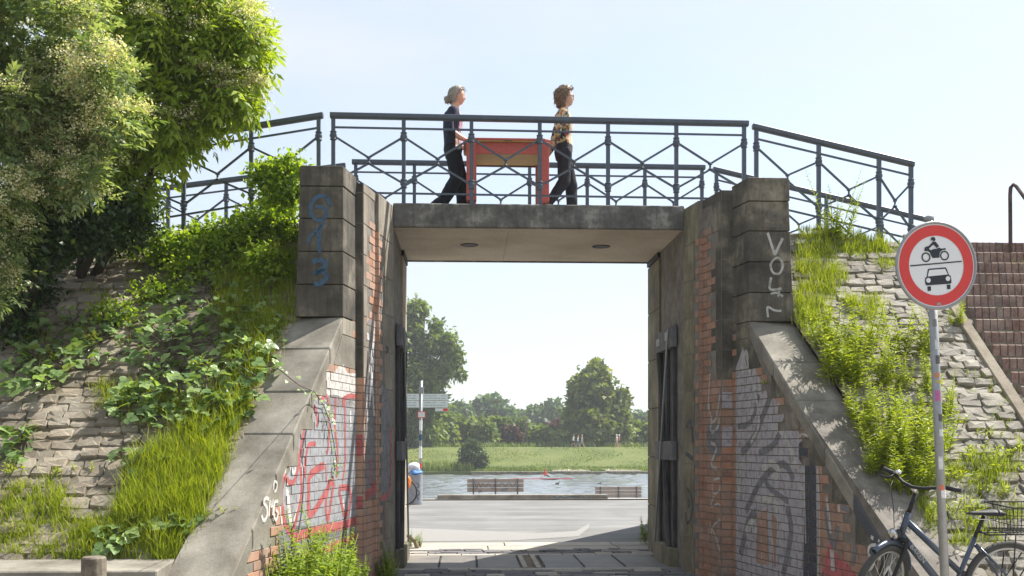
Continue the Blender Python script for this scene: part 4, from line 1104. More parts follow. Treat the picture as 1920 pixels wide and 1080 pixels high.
for s in (-1, 1):
    bp(MB().tube([BB + Vector((0, s * 0.03, 0)), (0, s * 0.065, HUBZ)], 0.010), 'chain_stay', M['frame'])
    bp(MB().tube([ST - Vector((0, -s * 0.02, 0.05)), (0.06, s * 0.06, HUBZ + 0.12), (0, s * 0.065, HUBZ)], 0.009), 'seat_stay', M['frame'])
bp(MB().tube([ST, ST + (ST - BB).normalized() * 0.17], 0.0145, 12), 'seat_post', M['black'])
sp_ = ST + (ST - BB).normalized() * 0.19
# saddle: lofted
prof = [(-0.13, 0.075, 0.02), (-0.10, 0.085, 0.035), (-0.04, 0.07, 0.03), (0.03, 0.035, 0.022), (0.10, 0.022, 0.018), (0.14, 0.012, 0.008)]
vs = []
for x, w, h in prof:
    for k in range(10):
        a = 2 * math.pi * k / 10; vs.append((sp_.x + x, w * math.cos(a), sp_.z + h * math.sin(a) * (1 if math.sin(a) > 0 else 0.6)))
fs = [(i * 10 + k, i * 10 + (k + 1) % 10, (i + 1) * 10 + (k + 1) % 10, (i + 1) * 10 + k) for i in range(5) for k in range(10)] + [tuple(range(10)), tuple(range(50, 60))]
sd = bp(MB().add(vs, fs), 'saddle', M['black'])
bp(MB().tube([(sp_.x - 0.10, 0.03, sp_.z - 0.015), (sp_.x - 0.06, 0.02, sp_.z - 0.045), (sp_.x + 0.05, 0.02, sp_.z - 0.04), (sp_.x + 0.1, 0.005, sp_.z - 0.01)], 0.004, 6), 'saddle_rail', M['chrome'], sd)
bp(MB().torus((0, 0, HUBZ), (0, 1, 0), 0.365, 0.022, 30, 8, R(-20), R(165), ref=(1, 0, 0.0)), 'rear_mudguard', M['black'])
# crank, chain guard
bp(MB().lathe([(0.095, -0.006), (0.095, 0.006), (0.06, 0.01)], BB + Vector((0, 0.05, 0)), (0, 1, 0), 24), 'chain_ring', M['black'])
bp(MB().tube([BB + Vector((0, 0.07, 0)), BB + Vector((0.05, 0.075, -0.165))], 0.011), 'crank', M['chrome'])
# luggage rack and wire basket
rz = 0.745
rk = bp(MB().tube([(0.2, 0.06, rz), (-0.32, 0.06, rz), (-0.34, 0.0, rz), (-0.32, -0.06, rz), (0.2, -0.06, rz), (0.24, 0, rz + 0.02), (0.2, 0.06, rz)], 0.006, 6), 'luggage_rack', M['black'])
for s in (-1, 1):
    for x in (-0.02, -0.26): bp(MB().tube([(x, s * 0.06, rz), (0, s * 0.075, HUBZ)], 0.005, 6), 'rack_strut', M['black'], rk)
bk = MB()
bx0, bx1, by, bz0, bz1 = -0.38, 0.06, 0.15, rz + 0.015, rz + 0.215
def rect(z, gx, gy): return [(bx0 - gx, -by - gy, z), (bx1 + gx, -by - gy, z), (bx1 + gx, by + gy, z), (bx0 - gx, by + gy, z), (bx0 - gx, -by - gy, z)]
for z, gg, r_ in ((bz0, 0.0, 0.004), (bz0 + 0.07, 0.01, 0.003), (bz0 + 0.14, 0.02, 0.003), (bz1, 0.03, 0.006)):
    pr = rect(z, gg, gg)
    for a_, b_ in zip(pr, pr[1:]): bk.tube([a_, b_], r_, 5)
for k in range(16):
    x = bx0 + (bx1 - bx0) * k / 15; xo = (x - (bx0 + bx1) / 2) * 0.13
    for s in (-1, 1): bk.tube([(x, s * by, bz0), (x + xo, s * (by + 0.03), bz1)], 0.0018, 4)
    bk.tube([(x, -by, bz0), (x, by, bz0)], 0.0018, 4)
for k in range(10):
    y = -by + 2 * by * k / 9
    for x, gx in ((bx0, -0.03), (bx1, 0.03)): bk.tube([(x, y, bz0), (x + gx, y * 1.2, bz1)], 0.0018, 4)
bp(bk, 'wire_basket', M['black'])
# steered front end
FA = (HT - HB).normalized()                                 # steering axis
steer = R(33)
SM = Matrix.Translation(HB) @ Matrix.Rotation(steer, 4, FA) @ Matrix.Translation(-HB)
FH = Vector((WB, 0, HUBZ))
def fp(mb, name, mat, sm=True):
    o = mb.build(name, mat, bike, sm); o.matrix_local = SM; return o
wheel(bike, FH, (0, 1, 0)).matrix_local = SM
for s in (-1, 1):
    fp(MB().tube([HB + Vector((0.0, s * 0.055, -0.035)), HB + Vector((0.02, s * 0.056, -0.12)), FH + Vector((0, s * 0.056, 0))], [0.017, 0.017, 0.011], 10), 'fork_leg', M['black'])
fp(MB().tube([HB + Vector((0, -0.06, -0.035)), HB + Vector((0, 0.06, -0.035))], 0.022, 8), 'fork_crown', M['black'])
fp(MB().torus(FH, (0, 1, 0), 0.362, 0.021, 26, 8, R(-165), R(-62), ref=(1, 0, 0)), 'front_mudguard', M['frame'])
q = HT + FA * 0.03
fp(MB().tube([q, q + FA * 0.15], 0.016, 10), 'stem_riser', M['black'])
tp = q + FA * 0.155
fp(MB().tube([tp, tp + Vector((0.055, 0, 0.045))], [0.02, 0.017], 10), 'stem', M['chrome'])
hb = tp + Vector((0.06, 0, 0.05))
fp(MB().tube([hb + Vector((-0.10, -0.29, 0.045)), hb + Vector((-0.07, -0.2, 0.042)), hb + Vector((-0.01, -0.08, 0.01)), hb, hb + Vector((-0.01, 0.08, 0.01)), hb + Vector((-0.07, 0.2, 0.042)), hb + Vector((-0.10, 0.29, 0.045))], 0.0125, 10), 'handlebar', M['black'])
for s in (-1, 1):
    fp(MB().tube([hb + Vector((-0.075, s * 0.21, 0.043)), hb + Vector((-0.105, s * 0.31, 0.046))], 0.0175, 10), 'grip', M['black'])
    fp(MB().tube([hb + Vector((-0.06, s * 0.18, 0.04)), hb + Vector((-0.01, s * 0.2, 0.02)), hb + Vector((-0.02, s * 0.28, 0.012))], [0.012, 0.008, 0.006], 6), 'brake_lever', M['chrome' if s > 0 else 'black'])
    fp(MB().tube([hb + Vector((-0.02, s * 0.17, 0.02)), hb + Vector((0.09, s * 0.12, -0.02)), hb + Vector((0.12, s * 0.05, -0.16)), HB + Vector((0.06, s * 0.02, 0.02))], 0.003, 5), 'cable', M['black'])
fp(MB().lathe([(0.01, 0), (0.026, 0.004), (0.024, 0.02), (0.008, 0.03)], hb + Vector((-0.06, -0.165, 0.05)), (0, 0, 1), 12), 'bell', M['chrome'])
fp(MB().lathe([(0.012, -0.05), (0.036, -0.03), (0.045, 0.015), (0.043, 0.022)], HB + Vector((0.09, 0, 0.02)), (1, 0, -0.1), 16), 'headlight', M['black'])
fp(MB().lathe([(0.041, 0), (0.02, 0.008)], HB + Vector((0.113, 0, 0.018)), (1, 0, -0.1), 16), 'lamp_glass', M['chrome'])
tm = text_mesh('lettering', 'BAREN', 0.055, M['paint_dull'], 0.0004)
dv = (BB - HB).normalized(); upv = Vector((0, 1, 0)).cross(dv)
for s in (1,):
    Lx, Lz = dv, Vector((0, 1, 0)) * 1.0
    Ly = Lz.cross(Lx)
    Mx = Matrix.Identity(4)
    for i in range(3): Mx[i][0], Mx[i][1], Mx[i][2] = Lx[i], Ly[i], Lz[i]
    Mx.translation = HB + dv * 0.10 + Vector((0, 0.0285, 0))
    o = put('lettering', tm, dt); o.matrix_local = Mx

# ------------------------------------------------------------------ people
def skin_mesh(chains, sub=2):
    """chains: list of [(point, radius), ...]; chains that start at a point of another share it"""
    vs, rs, es, idx = [], [], [], {}
    def vid(p, r):
        k = tuple(round(c, 4) for c in p)
        if k not in idx: idx[k] = len(vs); vs.append(p); rs.append(r)
        return idx[k]
    for ch in chains:
        ids = [vid(p, r) for p, r in ch]
        es += list(zip(ids, ids[1:]))
    me = bpy.data.meshes.new('skin'); me.from_pydata(vs, es, [])
    ob = bpy.data.objects.new('skin', me); col.objects.link(ob)
    md = ob.modifiers.new('skin', 'SKIN'); md.use_smooth_shade = True
    for i, r in enumerate(rs):
        me.skin_vertices[0].data[i].radius = r if isinstance(r, tuple) else (r, r)
        me.skin_vertices[0].data[i].use_root = (i == 0)
    sd_ = ob.modifiers.new('sub', 'SUBSURF'); sd_.levels = sub; sd_.render_levels = sub
    dg = bpy.context.evaluated_depsgraph_get()
    out = bpy.data.meshes.new_from_object(ob.evaluated_get(dg))
    bpy.data.objects.remove(ob); bpy.data.meshes.remove(me)
    return out
def capsule(p, q, r, s_, n=14):
    p, q = Vector(p), Vector(q); t = (q - p); L_ = t.length; t.normalize()
    pts, rs = [], []
    for a in (-80, -55, -25): pts.append(p + t * r * math.sin(R(a))); rs.append(r * math.cos(R(a)))
    pts += [p, q]; rs += [r, s_]
    for a in (25, 55, 80): pts.append(q + t * s_ * math.sin(R(a))); rs.append(s_ * math.cos(R(a)))
    return MB().tube(pts, rs, n).mesh('capsule')
def limb(chain):
    return [capsule(p, q, r, s_) for (p, r), (q, s_) in zip(chain, chain[1:])]
def torso(rings, n=24):
    """closed stack of ellipses: (x, z, half depth, half width)"""
    vs = [(x + rx * math.cos(2 * math.pi * k / n), ry * math.sin(2 * math.pi * k / n), z) for x, z, rx, ry in rings for k in range(n)]
    m = len(rings); fs = [(i * n + k, i * n + (k + 1) % n, (i + 1) * n + (k + 1) % n, (i + 1) * n + k) for i in range(m - 1) for k in range(n)]
    fs += [tuple(range(n))[::-1], tuple(range((m - 1) * n, m * n))]
    return MB().add(vs, fs).mesh('torso')
def remesh(parts, voxel, smooth_it=3):
    mb = MB()
    for me in parts: mb.add([v.co for v in me.vertices], [tuple(f.vertices) for f in me.polygons])
    me = bpy.data.meshes.new('body'); me.from_pydata(mb.v, [], mb.f)
    ob = bpy.data.objects.new('tmp', me); col.objects.link(ob)
    rm = ob.modifiers.new('r', 'REMESH'); rm.mode = 'VOXEL'; rm.voxel_size = voxel; rm.use_smooth_shade = True
    sm = ob.modifiers.new('s', 'SMOOTH'); sm.factor = 0.5; sm.iterations = smooth_it
    dg = bpy.context.evaluated_depsgraph_get(); out = bpy.data.meshes.new_from_object(ob.evaluated_get(dg))
    bpy.data.objects.remove(ob); return out
def head_mesh(c, yaw=0.0, s=1.0, pitch=0.0):
    """head facing +x: skull, brow, nose, lips, chin, ears"""
    bm = bmesh.new(); bmesh.ops.create_uvsphere(bm, u_segments=32, v_segments=24, radius=1.0)
    for v in bm.verts:
        x, y, z = v.co
        hx = 0.092 if x < 0 else 0.088
        X, Y, Z = x * hx, y * 0.073, z * 0.112
        if z < 0: Y *= 1 - 0.28 * (-z); X = X * (1 - 0.10 * -z) + 0.022 * -z     # jaw towards the front
        if x > 0.2 and abs(y) < 0.9:
            front = max(0, x)
            def bumpf(yy, zz, wy, wz, h): return h * math.exp(-((y - yy) / wy) ** 2 - ((z - zz) / wz) ** 2) * front
            X += bumpf(0, -0.12, 0.13, 0.14, 0.020) + bumpf(0, -0.22, 0.17, 0.09, 0.010) + bumpf(0, 0.22, 0.5, 0.10, 0.006)
            X += bumpf(0, -0.50, 0.26, 0.06, 0.008) - bumpf(0, -0.62, 0.3, 0.06, 0.004) + bumpf(0, -0.85, 0.3, 0.14, 0.012)
            for sy in (-0.38, 0.38): X -= bumpf(sy, 0.05, 0.17, 0.10, 0.010)
        v.co = (X, Y, Z)
    for sy in (-1, 1):
        r = bmesh.ops.create_uvsphere(bm, u_segments=10, v_segments=8, radius=1.0)
        for v in r['verts']: v.co = Vector((v.co.x * 0.018 - 0.008, v.co.y * 0.009 + sy * 0.073, v.co.z * 0.03 - 0.005))
    bm.transform(Matrix.Translation(c) @ Matrix.Rotation(yaw, 4, 'Z') @ Matrix.Rotation(pitch, 4, 'Y') @ Matrix.Scale(s, 4))
    me = bpy.data.meshes.new('head'); bm.to_mesh(me); bm.free(); return me
def hand_chains(w, d, side_v, palm_n, curl=0.9):
    """palm and five bent fingers from wrist w along d; side_v across the palm (towards the thumb), palm_n out of the palm"""
    d, side_v, palm_n = d.normalized(), side_v.normalized(), palm_n.normalized()
    V = lambda a, b, c: tuple(w + d * a + side_v * b + palm_n * c)
    root = (V(0, 0, 0), (0.026, 0.019)); mid = (V(0.045, 0.002, 0.0), (0.036, 0.015))
    chs = [[root, mid]]
    out = [chs]
    fing = []
    for b, L in ((0.030, 0.072), (0.010, 0.080), (-0.010, 0.075), (-0.029, 0.060)):
        c1, s1 = math.cos(curl * 0.5), math.sin(curl * 0.5); c2, s2 = math.cos(curl * 1.3), math.sin(curl * 1.3); c3, s3 = math.cos(curl * 2.0), math.sin(curl * 2.0)
        p0 = (0.06, b * 0.8, 0); p1 = (0.085, b, 0.003); a1 = L * 0.42; a2 = L * 0.32; a3 = L * 0.26
        p2 = (p1[0] + a1 * c1, b, p1[2] + a1 * s1); p3 = (p2[0] + a2 * c2, b, p2[2] + a2 * s2); p4 = (p3[0] + a3 * c3, b, p3[2] + a3 * s3)
        fing.append([(V(*p0), 0.011), (V(*p1), 0.0095), (V(*p2), 0.009), (V(*p3), 0.0085), (V(*p4), 0.007)])
    fing.append([(V(0.015, 0.018, 0.004), 0.014), (V(0.045, 0.048, 0.012), 0.011), (V(0.07, 0.055, 0.028), 0.0095), (V(0.088, 0.045, 0.042), 0.008)])
    return chs, fing
def build_person(label, loc, J, cloth, hair_fn, mats, hands, head):
    """J: limb chains (point, radius); cloth(p) -> material slot of a body point"""
    root = empty('person', loc); tag(root, label, 'person', 'two people carrying a table')
    parts = [torso(J[0])]
    for ch in J[1:]: parts += limb(ch)
    for w, d, sv, pn, curl in hands:
        chs, fing = hand_chains(Vector(w), Vector(d), Vector(sv), Vector(pn), curl)
        parts.append(skin_mesh(chs, 1)); parts += [skin_mesh([f], 1) for f in fing]
    parts.append(head_mesh(*head))
    me = remesh(parts, 0.0085)
    for m in mats: me.materials.append(m)
    for p in me.polygons: p.material_index = cloth(p.center)
    # creases in the cloth
    cl = set()
    for p in me.polygons:
        if p.material_index in (1, 2, 3): cl.update(p.vertices)
    nrm_ = [tuple(v.normal) for v in me.vertices]; cos_ = [v.co.copy() for v in me.vertices]
    for i in cl:
        q = cos_[i]
        f = 0.006 * noise.noise(Vector((q.x * 16, q.y * 16, q.z * 9))) + 0.010 * noise.noise(Vector((q.x * 7 + 3, q.y * 7, q.z * 6 + q.x * 9)))
        cos_[i] = q + Vector(nrm_[i]) * f
    me.vertices.foreach_set('co', [c for q in cos_ for c in q]); me.update()
    body = put('body', me, root)
    hair_fn(root)
    return root
def hair_cap(root, c, yaw, pitch, mat, curly, n, bun=None, vol=1.0, low=-0.35):
    """hair as many short locks over the skull"""
    vs, fs = [], []
    r = random.Random(4)
    Mx = Matrix.Translation(c) @ Matrix.Rotation(yaw, 4, 'Z') @ Matrix.Rotation(pitch, 4, 'Y')
    bm = bmesh.new(); bmesh.ops.create_icosphere(bm, subdivisions=4, radius=1.0)
    dele = []
    for v in bm.verts:
        x, y, z = v.co
        keep = z > 0.30 + 0.55 * (x - 0.35) / 0.6 if x > 0.0 else z > low + 0.0 - 0.25 * (-x)
        if x > 0.0: keep = z > -0.2 + 1.05 * x + (0.0 if abs(y) > 0.6 else 0.05)
        if not keep: dele.append(v)
        k = 1.0 + (0.10 + 0.12 * curly * (math.sin(x * 9 + y * 7) * math.sin(y * 8 + z * 11) + r.uniform(-0.5, 0.5))) * vol
        if curly: k += 0.10
        v.co = (x * 0.094 * k - 0.006, y * 0.078 * k, z * 0.112 * k + 0.006)
    bmesh.ops.delete(bm, geom=dele, context='VERTS')
    if bun:
        q = bmesh.ops.create_icosphere(bm, subdivisions=3, radius=bun[1])
        for v in q['verts']:
            v.co = Vector((v.co.x * (1 + r.uniform(-0.18, 0.18)), v.co.y, v.co.z * (1.15 + r.uniform(-0.18, 0.18)))) + Vector(bun[0])
    bm.transform(Mx)
    me = bpy.data.meshes.new('hair'); bm.to_mesh(me); bm.free()
    me.materials.append(mat); smooth(me)
    ob = put('hair', me, root); ob.modifiers.new('th', 'SOLIDIFY').thickness = 0.012
    # loose locks
    mb = MB(); vv = [(v.co.copy(), v.normal.copy()) for v in me.vertices]
    for _ in range(420 if curly > 0.5 else 260):
        p, nn = r.choice(vv); dn = Vector((-0.5, 0, -0.8)); dn = (dn - nn * dn.dot(nn)).normalized()
        if nn.z > 0.75: continue
        L_ = r.uniform(0.03, 0.06) if curly > 0.5 else r.uniform(0.03, 0.05); o_ = r.uniform(0.006, 0.026) if curly > 0.5 else r.uniform(0.003, 0.010)
        sd2 = nn.cross(dn) * (r.uniform(-1, 1) * L_ * (0.7 if curly > 0.5 else 0.25))
        mb.tube([p, p + dn * L_ * 0.5 + nn * o_, p + dn * L_ + sd2 + nn * o_ * r.uniform(0, 1.2)], [0.006, 0.006, 0.002], 4)
    tag(mb.build('hair_lock', mat, root), kind='stuff')
    return ob
g = N('grey blond hair'); M['hair_grey'] = g.base(g.mix(g.noise(70, 3, 0.6, stretch=(1, 1, 0.3)), (0.20, 0.17, 0.14), (0.48, 0.43, 0.37)), 0.55)
g = N('brown curly hair'); M['hair_brown'] = g.base(g.mix(g.noise(60, 4, 0.7), (0.09, 0.06, 0.04), (0.36, 0.26, 0.18)), 0.6)
M['navy'] = plain('navy knit', (0.018, 0.022, 0.045), 0.9, 0, 0.4, 40)
M['navy_trousers'] = plain('black navy trousers', (0.010, 0.011, 0.018), 0.9, 0, 0.3, 20)
M['charcoal'] = plain('charcoal trousers', (0.022, 0.022, 0.028), 0.9, 0, 0.3, 20)
def pattern(name, cols, scale):
    g = N(name); v = g.n('ShaderNodeTexVoronoi'); v.inputs['Scale'].default_value = scale; g.l(g.coords(1, 'World'), v.inputs['Vector'])
    sp = g.n('ShaderNodeSeparateColor'); g.l(v.outputs['Color'], sp.inputs[0])
    nd = g.n('ShaderNodeValToRGB'); nd.color_ramp.interpolation = 'CONSTANT'; e = nd.color_ramp.elements
    while len(e) < len(cols): e.new(0.5)
    for k, c_ in enumerate(cols): e[k].position = k / len(cols); e[k].color = (*c_, 1)
    g.l(sp.outputs[0], nd.inputs[0]); return g.base(nd.outputs[0], 0.85)
M['floral'] = pattern('floral blouse', [(0.02, 0.03, 0.05), (0.45, 0.33, 0.14), (0.35, 0.06, 0.03), (0.03, 0.04, 0.05), (0.55, 0.42, 0.28), (0.06, 0.10, 0.06), (0.40, 0.15, 0.05)], 34)
M['lilac_top'] = pattern('lilac print', [(0.30, 0.22, 0.30), (0.45, 0.36, 0.40), (0.20, 0.14, 0.24), (0.5, 0.4, 0.35)], 40)
M['cream_front'] = plain('cream lace blouse front', (0.55, 0.45, 0.34), 0.85, 0, 0.4, 50)
M['shoe'] = plain('black shoe', (0.012, 0.012, 0.013), 0.5)
M['glasses'] = plain('dark glasses', (0.02, 0.02, 0.02), 0.3)

YP = 12.82; ZW = 4.352
def lx(px): return at(px, 300, YP).x
# person behind the table: facing right (+x), arms forward
x0 = lx(850)
J1 = [
    [(0.0, 0.74, 0.02, 0.03), (0.0, 0.78, 0.10, 0.14), (-0.005, 0.88, 0.122, 0.168), (-0.005, 0.96, 0.118, 0.158), (-0.012, 1.06, 0.108, 0.140), (-0.01, 1.16, 0.122, 0.150), (-0.005, 1.25, 0.122, 0.158), (-0.01, 1.33, 0.105, 0.160), (0.0, 1.385, 0.075, 0.125), (0.01, 1.425, 0.04, 0.06)],
    [((0.01, 0, 1.38), 0.055), ((0.035, 0, 1.50), 0.05)],
    [((-0.01, -0.15, 1.335), 0.062), ((-0.045, -0.20, 1.20), 0.054), ((-0.03, -0.215, 1.06), 0.046), ((0.09, -0.20, 0.985), 0.036), ((0.165, -0.19, 0.955), 0.026)],
    [((-0.01, 0.15, 1.335), 0.062), ((-0.045, 0.20, 1.20), 0.054), ((-0.03, 0.215, 1.06), 0.046), ((0.09, 0.20, 0.985), 0.036), ((0.165, 0.19, 0.955), 0.026)],
    [((0.0, -0.08, 0.84), 0.105), ((0.045, -0.09, 0.50), 0.085), ((-0.12, -0.09, 0.23), 0.078), ((-0.23, -0.09, 0.14), 0.078)],
    [((-0.27, -0.09, 0.105), 0.045), ((-0.27, -0.09, 0.045), 0.036), ((-0.17, -0.09, 0.02), 0.03)],
    [((0.005, 0.08, 0.84), 0.105), ((0.11, 0.09, 0.47), 0.085), ((0.125, 0.09, 0.14), 0.085)],
    [((0.115, 0.09, 0.10), 0.045), ((0.105, 0.09, 0.045), 0.042), ((0.26, 0.09, 0.03), 0.03)]]
def cloth1(p):
    if p.z > 1.40 + 0.0 and p.x > -0.2 and abs(p.y) < 0.1: return 0
    if p.x > 0.03 and p.z > 0.88 and abs(p.y) > 0.13 and p.z < 1.06: return 0
    if p.z > 0.93:
        return 3 if (p.x > 0.075 and abs(p.y) < 0.13) else 1
    if p.z < 0.085 and (p.x > 0.02 or p.x < -0.16) : return 4
    return 2
build_person('person in navy top and dark trousers gripping the left end of the red table', (x0, YP, ZW), J1, cloth1,
    lambda r: hair_cap(r, Vector((0.055, 0, 1.565)), 0.0, R(6), M['hair_grey'], 0.3, 0, bun=((-0.115, 0, -0.045), 0.038), vol=0.8, low=-0.6),
    [M['skin'], M['navy'], M['navy_trousers'], M['lilac_top'], M['shoe']],
    [((0.165, -0.19, 0.955), (1, 0.05, -0.12), (0, 0.3, 1), (0, 1, -0.3), 0.8), ((0.165, 0.19, 0.955), (1, -0.05, -0.12), (0, -0.3, 1), (0, -1, -0.3), 0.8)],
    (Vector((0.055, 0, 1.565)), 0.0, 1.0, R(6)))
# person in front: arms reach back to the table
x1 = lx(1057)
J2 = [
    [(0.0, 0.74, 0.02, 0.03), (0.0, 0.78, 0.10, 0.14), (-0.005, 0.88, 0.120, 0.165), (0.0, 0.96, 0.110, 0.150), (0.0, 1.06, 0.102, 0.132), (0.0, 1.16, 0.118, 0.146), (-0.005, 1.25, 0.118, 0.152), (-0.015, 1.33, 0.10, 0.155), (-0.01, 1.385, 0.07, 0.12), (0.0, 1.425, 0.04, 0.055)],
    [((0.0, 0, 1.38), 0.052), ((0.015, 0, 1.50), 0.048)],
    [((-0.02, -0.145, 1.33), 0.060), ((-0.07, -0.195, 1.20), 0.056), ((-0.11, -0.21, 1.06), 0.05), ((-0.15, -0.195, 0.95), 0.037), ((-0.185, -0.185, 0.885), 0.026)],
    [((-0.02, 0.145, 1.33), 0.060), ((-0.07, 0.195, 1.20), 0.056), ((-0.11, 0.21, 1.06), 0.05), ((-0.15, 0.195, 0.95), 0.037), ((-0.185, 0.185, 0.885), 0.026)],
    [((0.0, -0.08, 0.84), 0.100), ((0.0, -0.09, 0.48), 0.078), ((-0.16, -0.09, 0.27), 0.062), ((-0.215, -0.09, 0.20), 0.058)],
    [((-0.235, -0.09, 0.17), 0.034), ((-0.235, -0.09, 0.11), 0.032), ((-0.15, -0.09, 0.035), 0.024)],
    [((0.01, 0.08, 0.84), 0.100), ((0.105, 0.09, 0.47), 0.078), ((0.115, 0.09, 0.14), 0.070)],
    [((0.11, 0.09, 0.10), 0.04), ((0.10, 0.09, 0.04), 0.036), ((0.24, 0.09, 0.026), 0.027)]]
def cloth2(p):
    if p.z > 1.41 and abs(p.y) < 0.1: return 0
    if p.x < -0.13 and p.z > 0.75 and abs(p.y) > 0.12 and p.z < 0.95: return 0
    if p.z > 0.955:
        return 3 if (p.x > 0.055 and abs(p.y) < 0.12) else 1
    if p.x < -0.14 and p.z < 0.185: return 0
    if p.z < 0.07 and p.x > 0.0: return 4
    return 2
def hair2(r):
    hair_cap(r, Vector((0.03, 0, 1.565)), 0.0, R(-3), M['hair_brown'], 0.9, 0, vol=2.0, low=-0.85)
    gl = MB()
    for s in (-1, 1):
        gl.torus((0.118, s * 0.034, 1.573), (1, 0, 0), 0.022, 0.003, 14, 5)
        gl.tube([(0.11, s * 0.056, 1.578), (0.03, s * 0.078, 1.578)], 0.003, 5)
    gl.build('glasses', M['glasses'], r)
build_person('person in floral blouse and glasses holding the right end of the table behind them', (x1, YP, ZW), J2, cloth2, hair2,
    [M['skin'], M['floral'], M['charcoal'], M['cream_front'], M['shoe']],
    [((-0.175, -0.185, 0.885), (-0.75, 0.1, -0.35), (0.3, 0.3, -0.9), (0, 1, 0.2), 0.8), ((-0.175, 0.185, 0.885), (-0.75, -0.1, -0.35), (0.3, -0.3, -0.9), (0, -1, 0.2), 0.8)],
    (Vector((0.03, 0, 1.565)), 0.0, 1.0, R(-3)))
# ------------------------------------------------------------------ the carried table
xa, xb = at(872, 260, YP).x, at(1028, 260, YP).x
tz = at(900, 257, YP - 0.3).z - 0.03
tb = empty('table', ((xa + xb) / 2, YP, tz - 0.77)); tag(tb, 'red painted wooden table carried level between the two walkers', 'table')
hw, hd = (xb - xa) / 2 * 1.04, 0.37
Lc = lambda mb, n, m, p=None, bev=0.004: mb.build(n, m, p or tb, bevel=bev)
c_ = 0.09
octo = [(-hw, -hd + c_), (-hw + c_, -hd), (hw - c_, -hd), (hw, -hd + c_), (hw, hd - c_), (hw - c_, hd), (-hw + c_, hd), (-hw, hd - c_)]
Lc(MB().prism([(x, y, 0.745) for x, y in octo], (0, 0, 0.028)), 'table_top', M['table_red'])
Lc(MB().prism([(x * 0.985, y * 0.975, 0.732) for x, y in octo], (0, 0, 0.0125)), 'underside', M['table_wood'], None, 0)
li, ld = hw - 0.10, hd - 0.06
Lc(MB().box((-li, -ld - 0.012, 0.59), (li, -ld + 0.01, 0.731)), 'apron', M['table_red'])
Lc(MB().box((-li, ld - 0.01, 0.60), (li, ld + 0.012, 0.731)), 'apron', M['wood_brown'])
for s in (-1, 1): Lc(MB().box((s * li - 0.011, -ld + 0.012, 0.60), (s * li + 0.011, ld - 0.012, 0.731)), 'apron', M['table_red'])
Lc(MB().box((-li + 0.03, -ld + 0.03, 0.612), (li - 0.03, ld - 0.03, 0.622)), 'drawer_bottom', M['table_wood'])
Lc(MB().box((-0.055, -hd - 0.006, 0.735), (0.055, -hd + 0.002, 0.752)), 'latch', M['wood_brown'])
for sx in (-1, 1):
    for sy in (-1, 1):
        Lc(MB().prism([(sx * li - 0.062, sy * ld - 0.05, 0.731), (sx * li + 0.062, sy * ld - 0.05, 0.731), (sx * li + 0.062, sy * ld + 0.05, 0.731), (sx * li - 0.062, sy * ld + 0.05, 0.731)], (0, 0, -0.731)), 'leg', M['table_red'], None, 0.006)

# ------------------------------------------------------------------ quay: wall, benches, finger post, bin, parked bicycle
ya = 27.15
xa, xb = fx(820, ya), fx(1140, ya)
o = MB().box((xa, ya, 0.0), (xb, ya + 0.28, 0.14)).build('low_wall', M['concrete'], bevel=0.01); tag(o, 'long low concrete quay wall with blue scrawl below the bench', 'wall')
mb = MB()
for pts in ([(1038, 930), (1046, 935), (1050, 931), (1060, 934), (1070, 931), (1085, 932)], [(1093, 931), (1097, 935), (1104, 935), (1106, 931)]):
    for q in stroke_quads([(at(x, y, ya).x, at(x, y, ya).z) for x, y in spline(pts)], 0.02): mb.add([(a, ya - 0.003, max(0.01, b)) for a, b in q], [(0, 1, 2, 3)])
me = bpy.data.meshes.new('scrawl'); me.from_pydata(mb.v, [], mb.f); me.materials.append(M['paint_blue']); put('scrawl', me, o)
def bench(label, xl, xr, Y, z0, ztop, scrawl=False):
    root = empty('bench', ((xl + xr) / 2, Y, z0)); tag(root, label, 'bench', 'benches facing the river'); L = xr - xl; h = ztop - z0
    B = lambda n, lo, hi, m: MB().box(lo, hi).build(n, m, root, bevel=0.006)
    nb = 3; bh_ = 0.118
    for k in range(nb): B('back_slat', (-L / 2, 0.0, h - (k + 1) * 0.132 - 0.0), (L / 2, 0.035, h - k * 0.132 - 0.014), M['bench_wood'])
    for k in range(4): B('seat_slat', (-L / 2, 0.08 + k * 0.11, 0.40), (L / 2, 0.08 + k * 0.11 + 0.095, 0.435), M['bench_wood'])
    for x in (-L * 0.39, 0.0, L * 0.39):
        B('support', (x - 0.022, -0.045, 0.0), (x + 0.022, -0.002, h), M['steel_grey'])
        B('seat_arm', (x - 0.022, 0.0, 0.36), (x + 0.022, 0.5, 0.398), M['steel_grey'])
        B('leg', (x - 0.022, 0.45, 0.0), (x + 0.022, 0.49, 0.36), M['steel_grey'])
    if scrawl:
        for pts, m in (([(-.6, .72), (-.55, .55), (-.5, .72), (-.42, .58), (-.38, .7), (-.3, .6), (-.2, .7), (-.1, .55), (-.02, .66)], 'paint_dark'), ([(-.5, .5), (-.48, .42), (-.44, .5), (-.4, .42)], 'paint_dark'), ([(.1, .6), (.2, .72), (.3, .6), (.4, .74), (.5, .6), (.6, .72)], 'paint_blue'), ([(.15, .52), (.35, .56), (.3, .5), (.15, .48)], 'paint_blue')):
            mb = MB()
            for q in stroke_quads(spline([(a * L / 1.66, b + h - 0.85) for a, b in pts]), 0.017): mb.add([(a, -0.003, b) for a, b in q], [(0, 1, 2, 3)])
            me = bpy.data.meshes.new('scrawl'); me.from_pydata(mb.v, [], mb.f); me.materials.append(M[m]); put('scrawl', me, root)
p, q = at(876, 897, 29.5), at(982, 897, 29.5)
bench('scrawled wooden bench facing the river behind the low wall', p.x, q.x, 29.5, -0.42, p.z, True)
p, q = at(1116, 912, 36.0), at(1203, 912, 36.0)
bench('plain wooden bench farther right, lower down by the water', p.x, q.x, 36.0, -0.95, p.z)

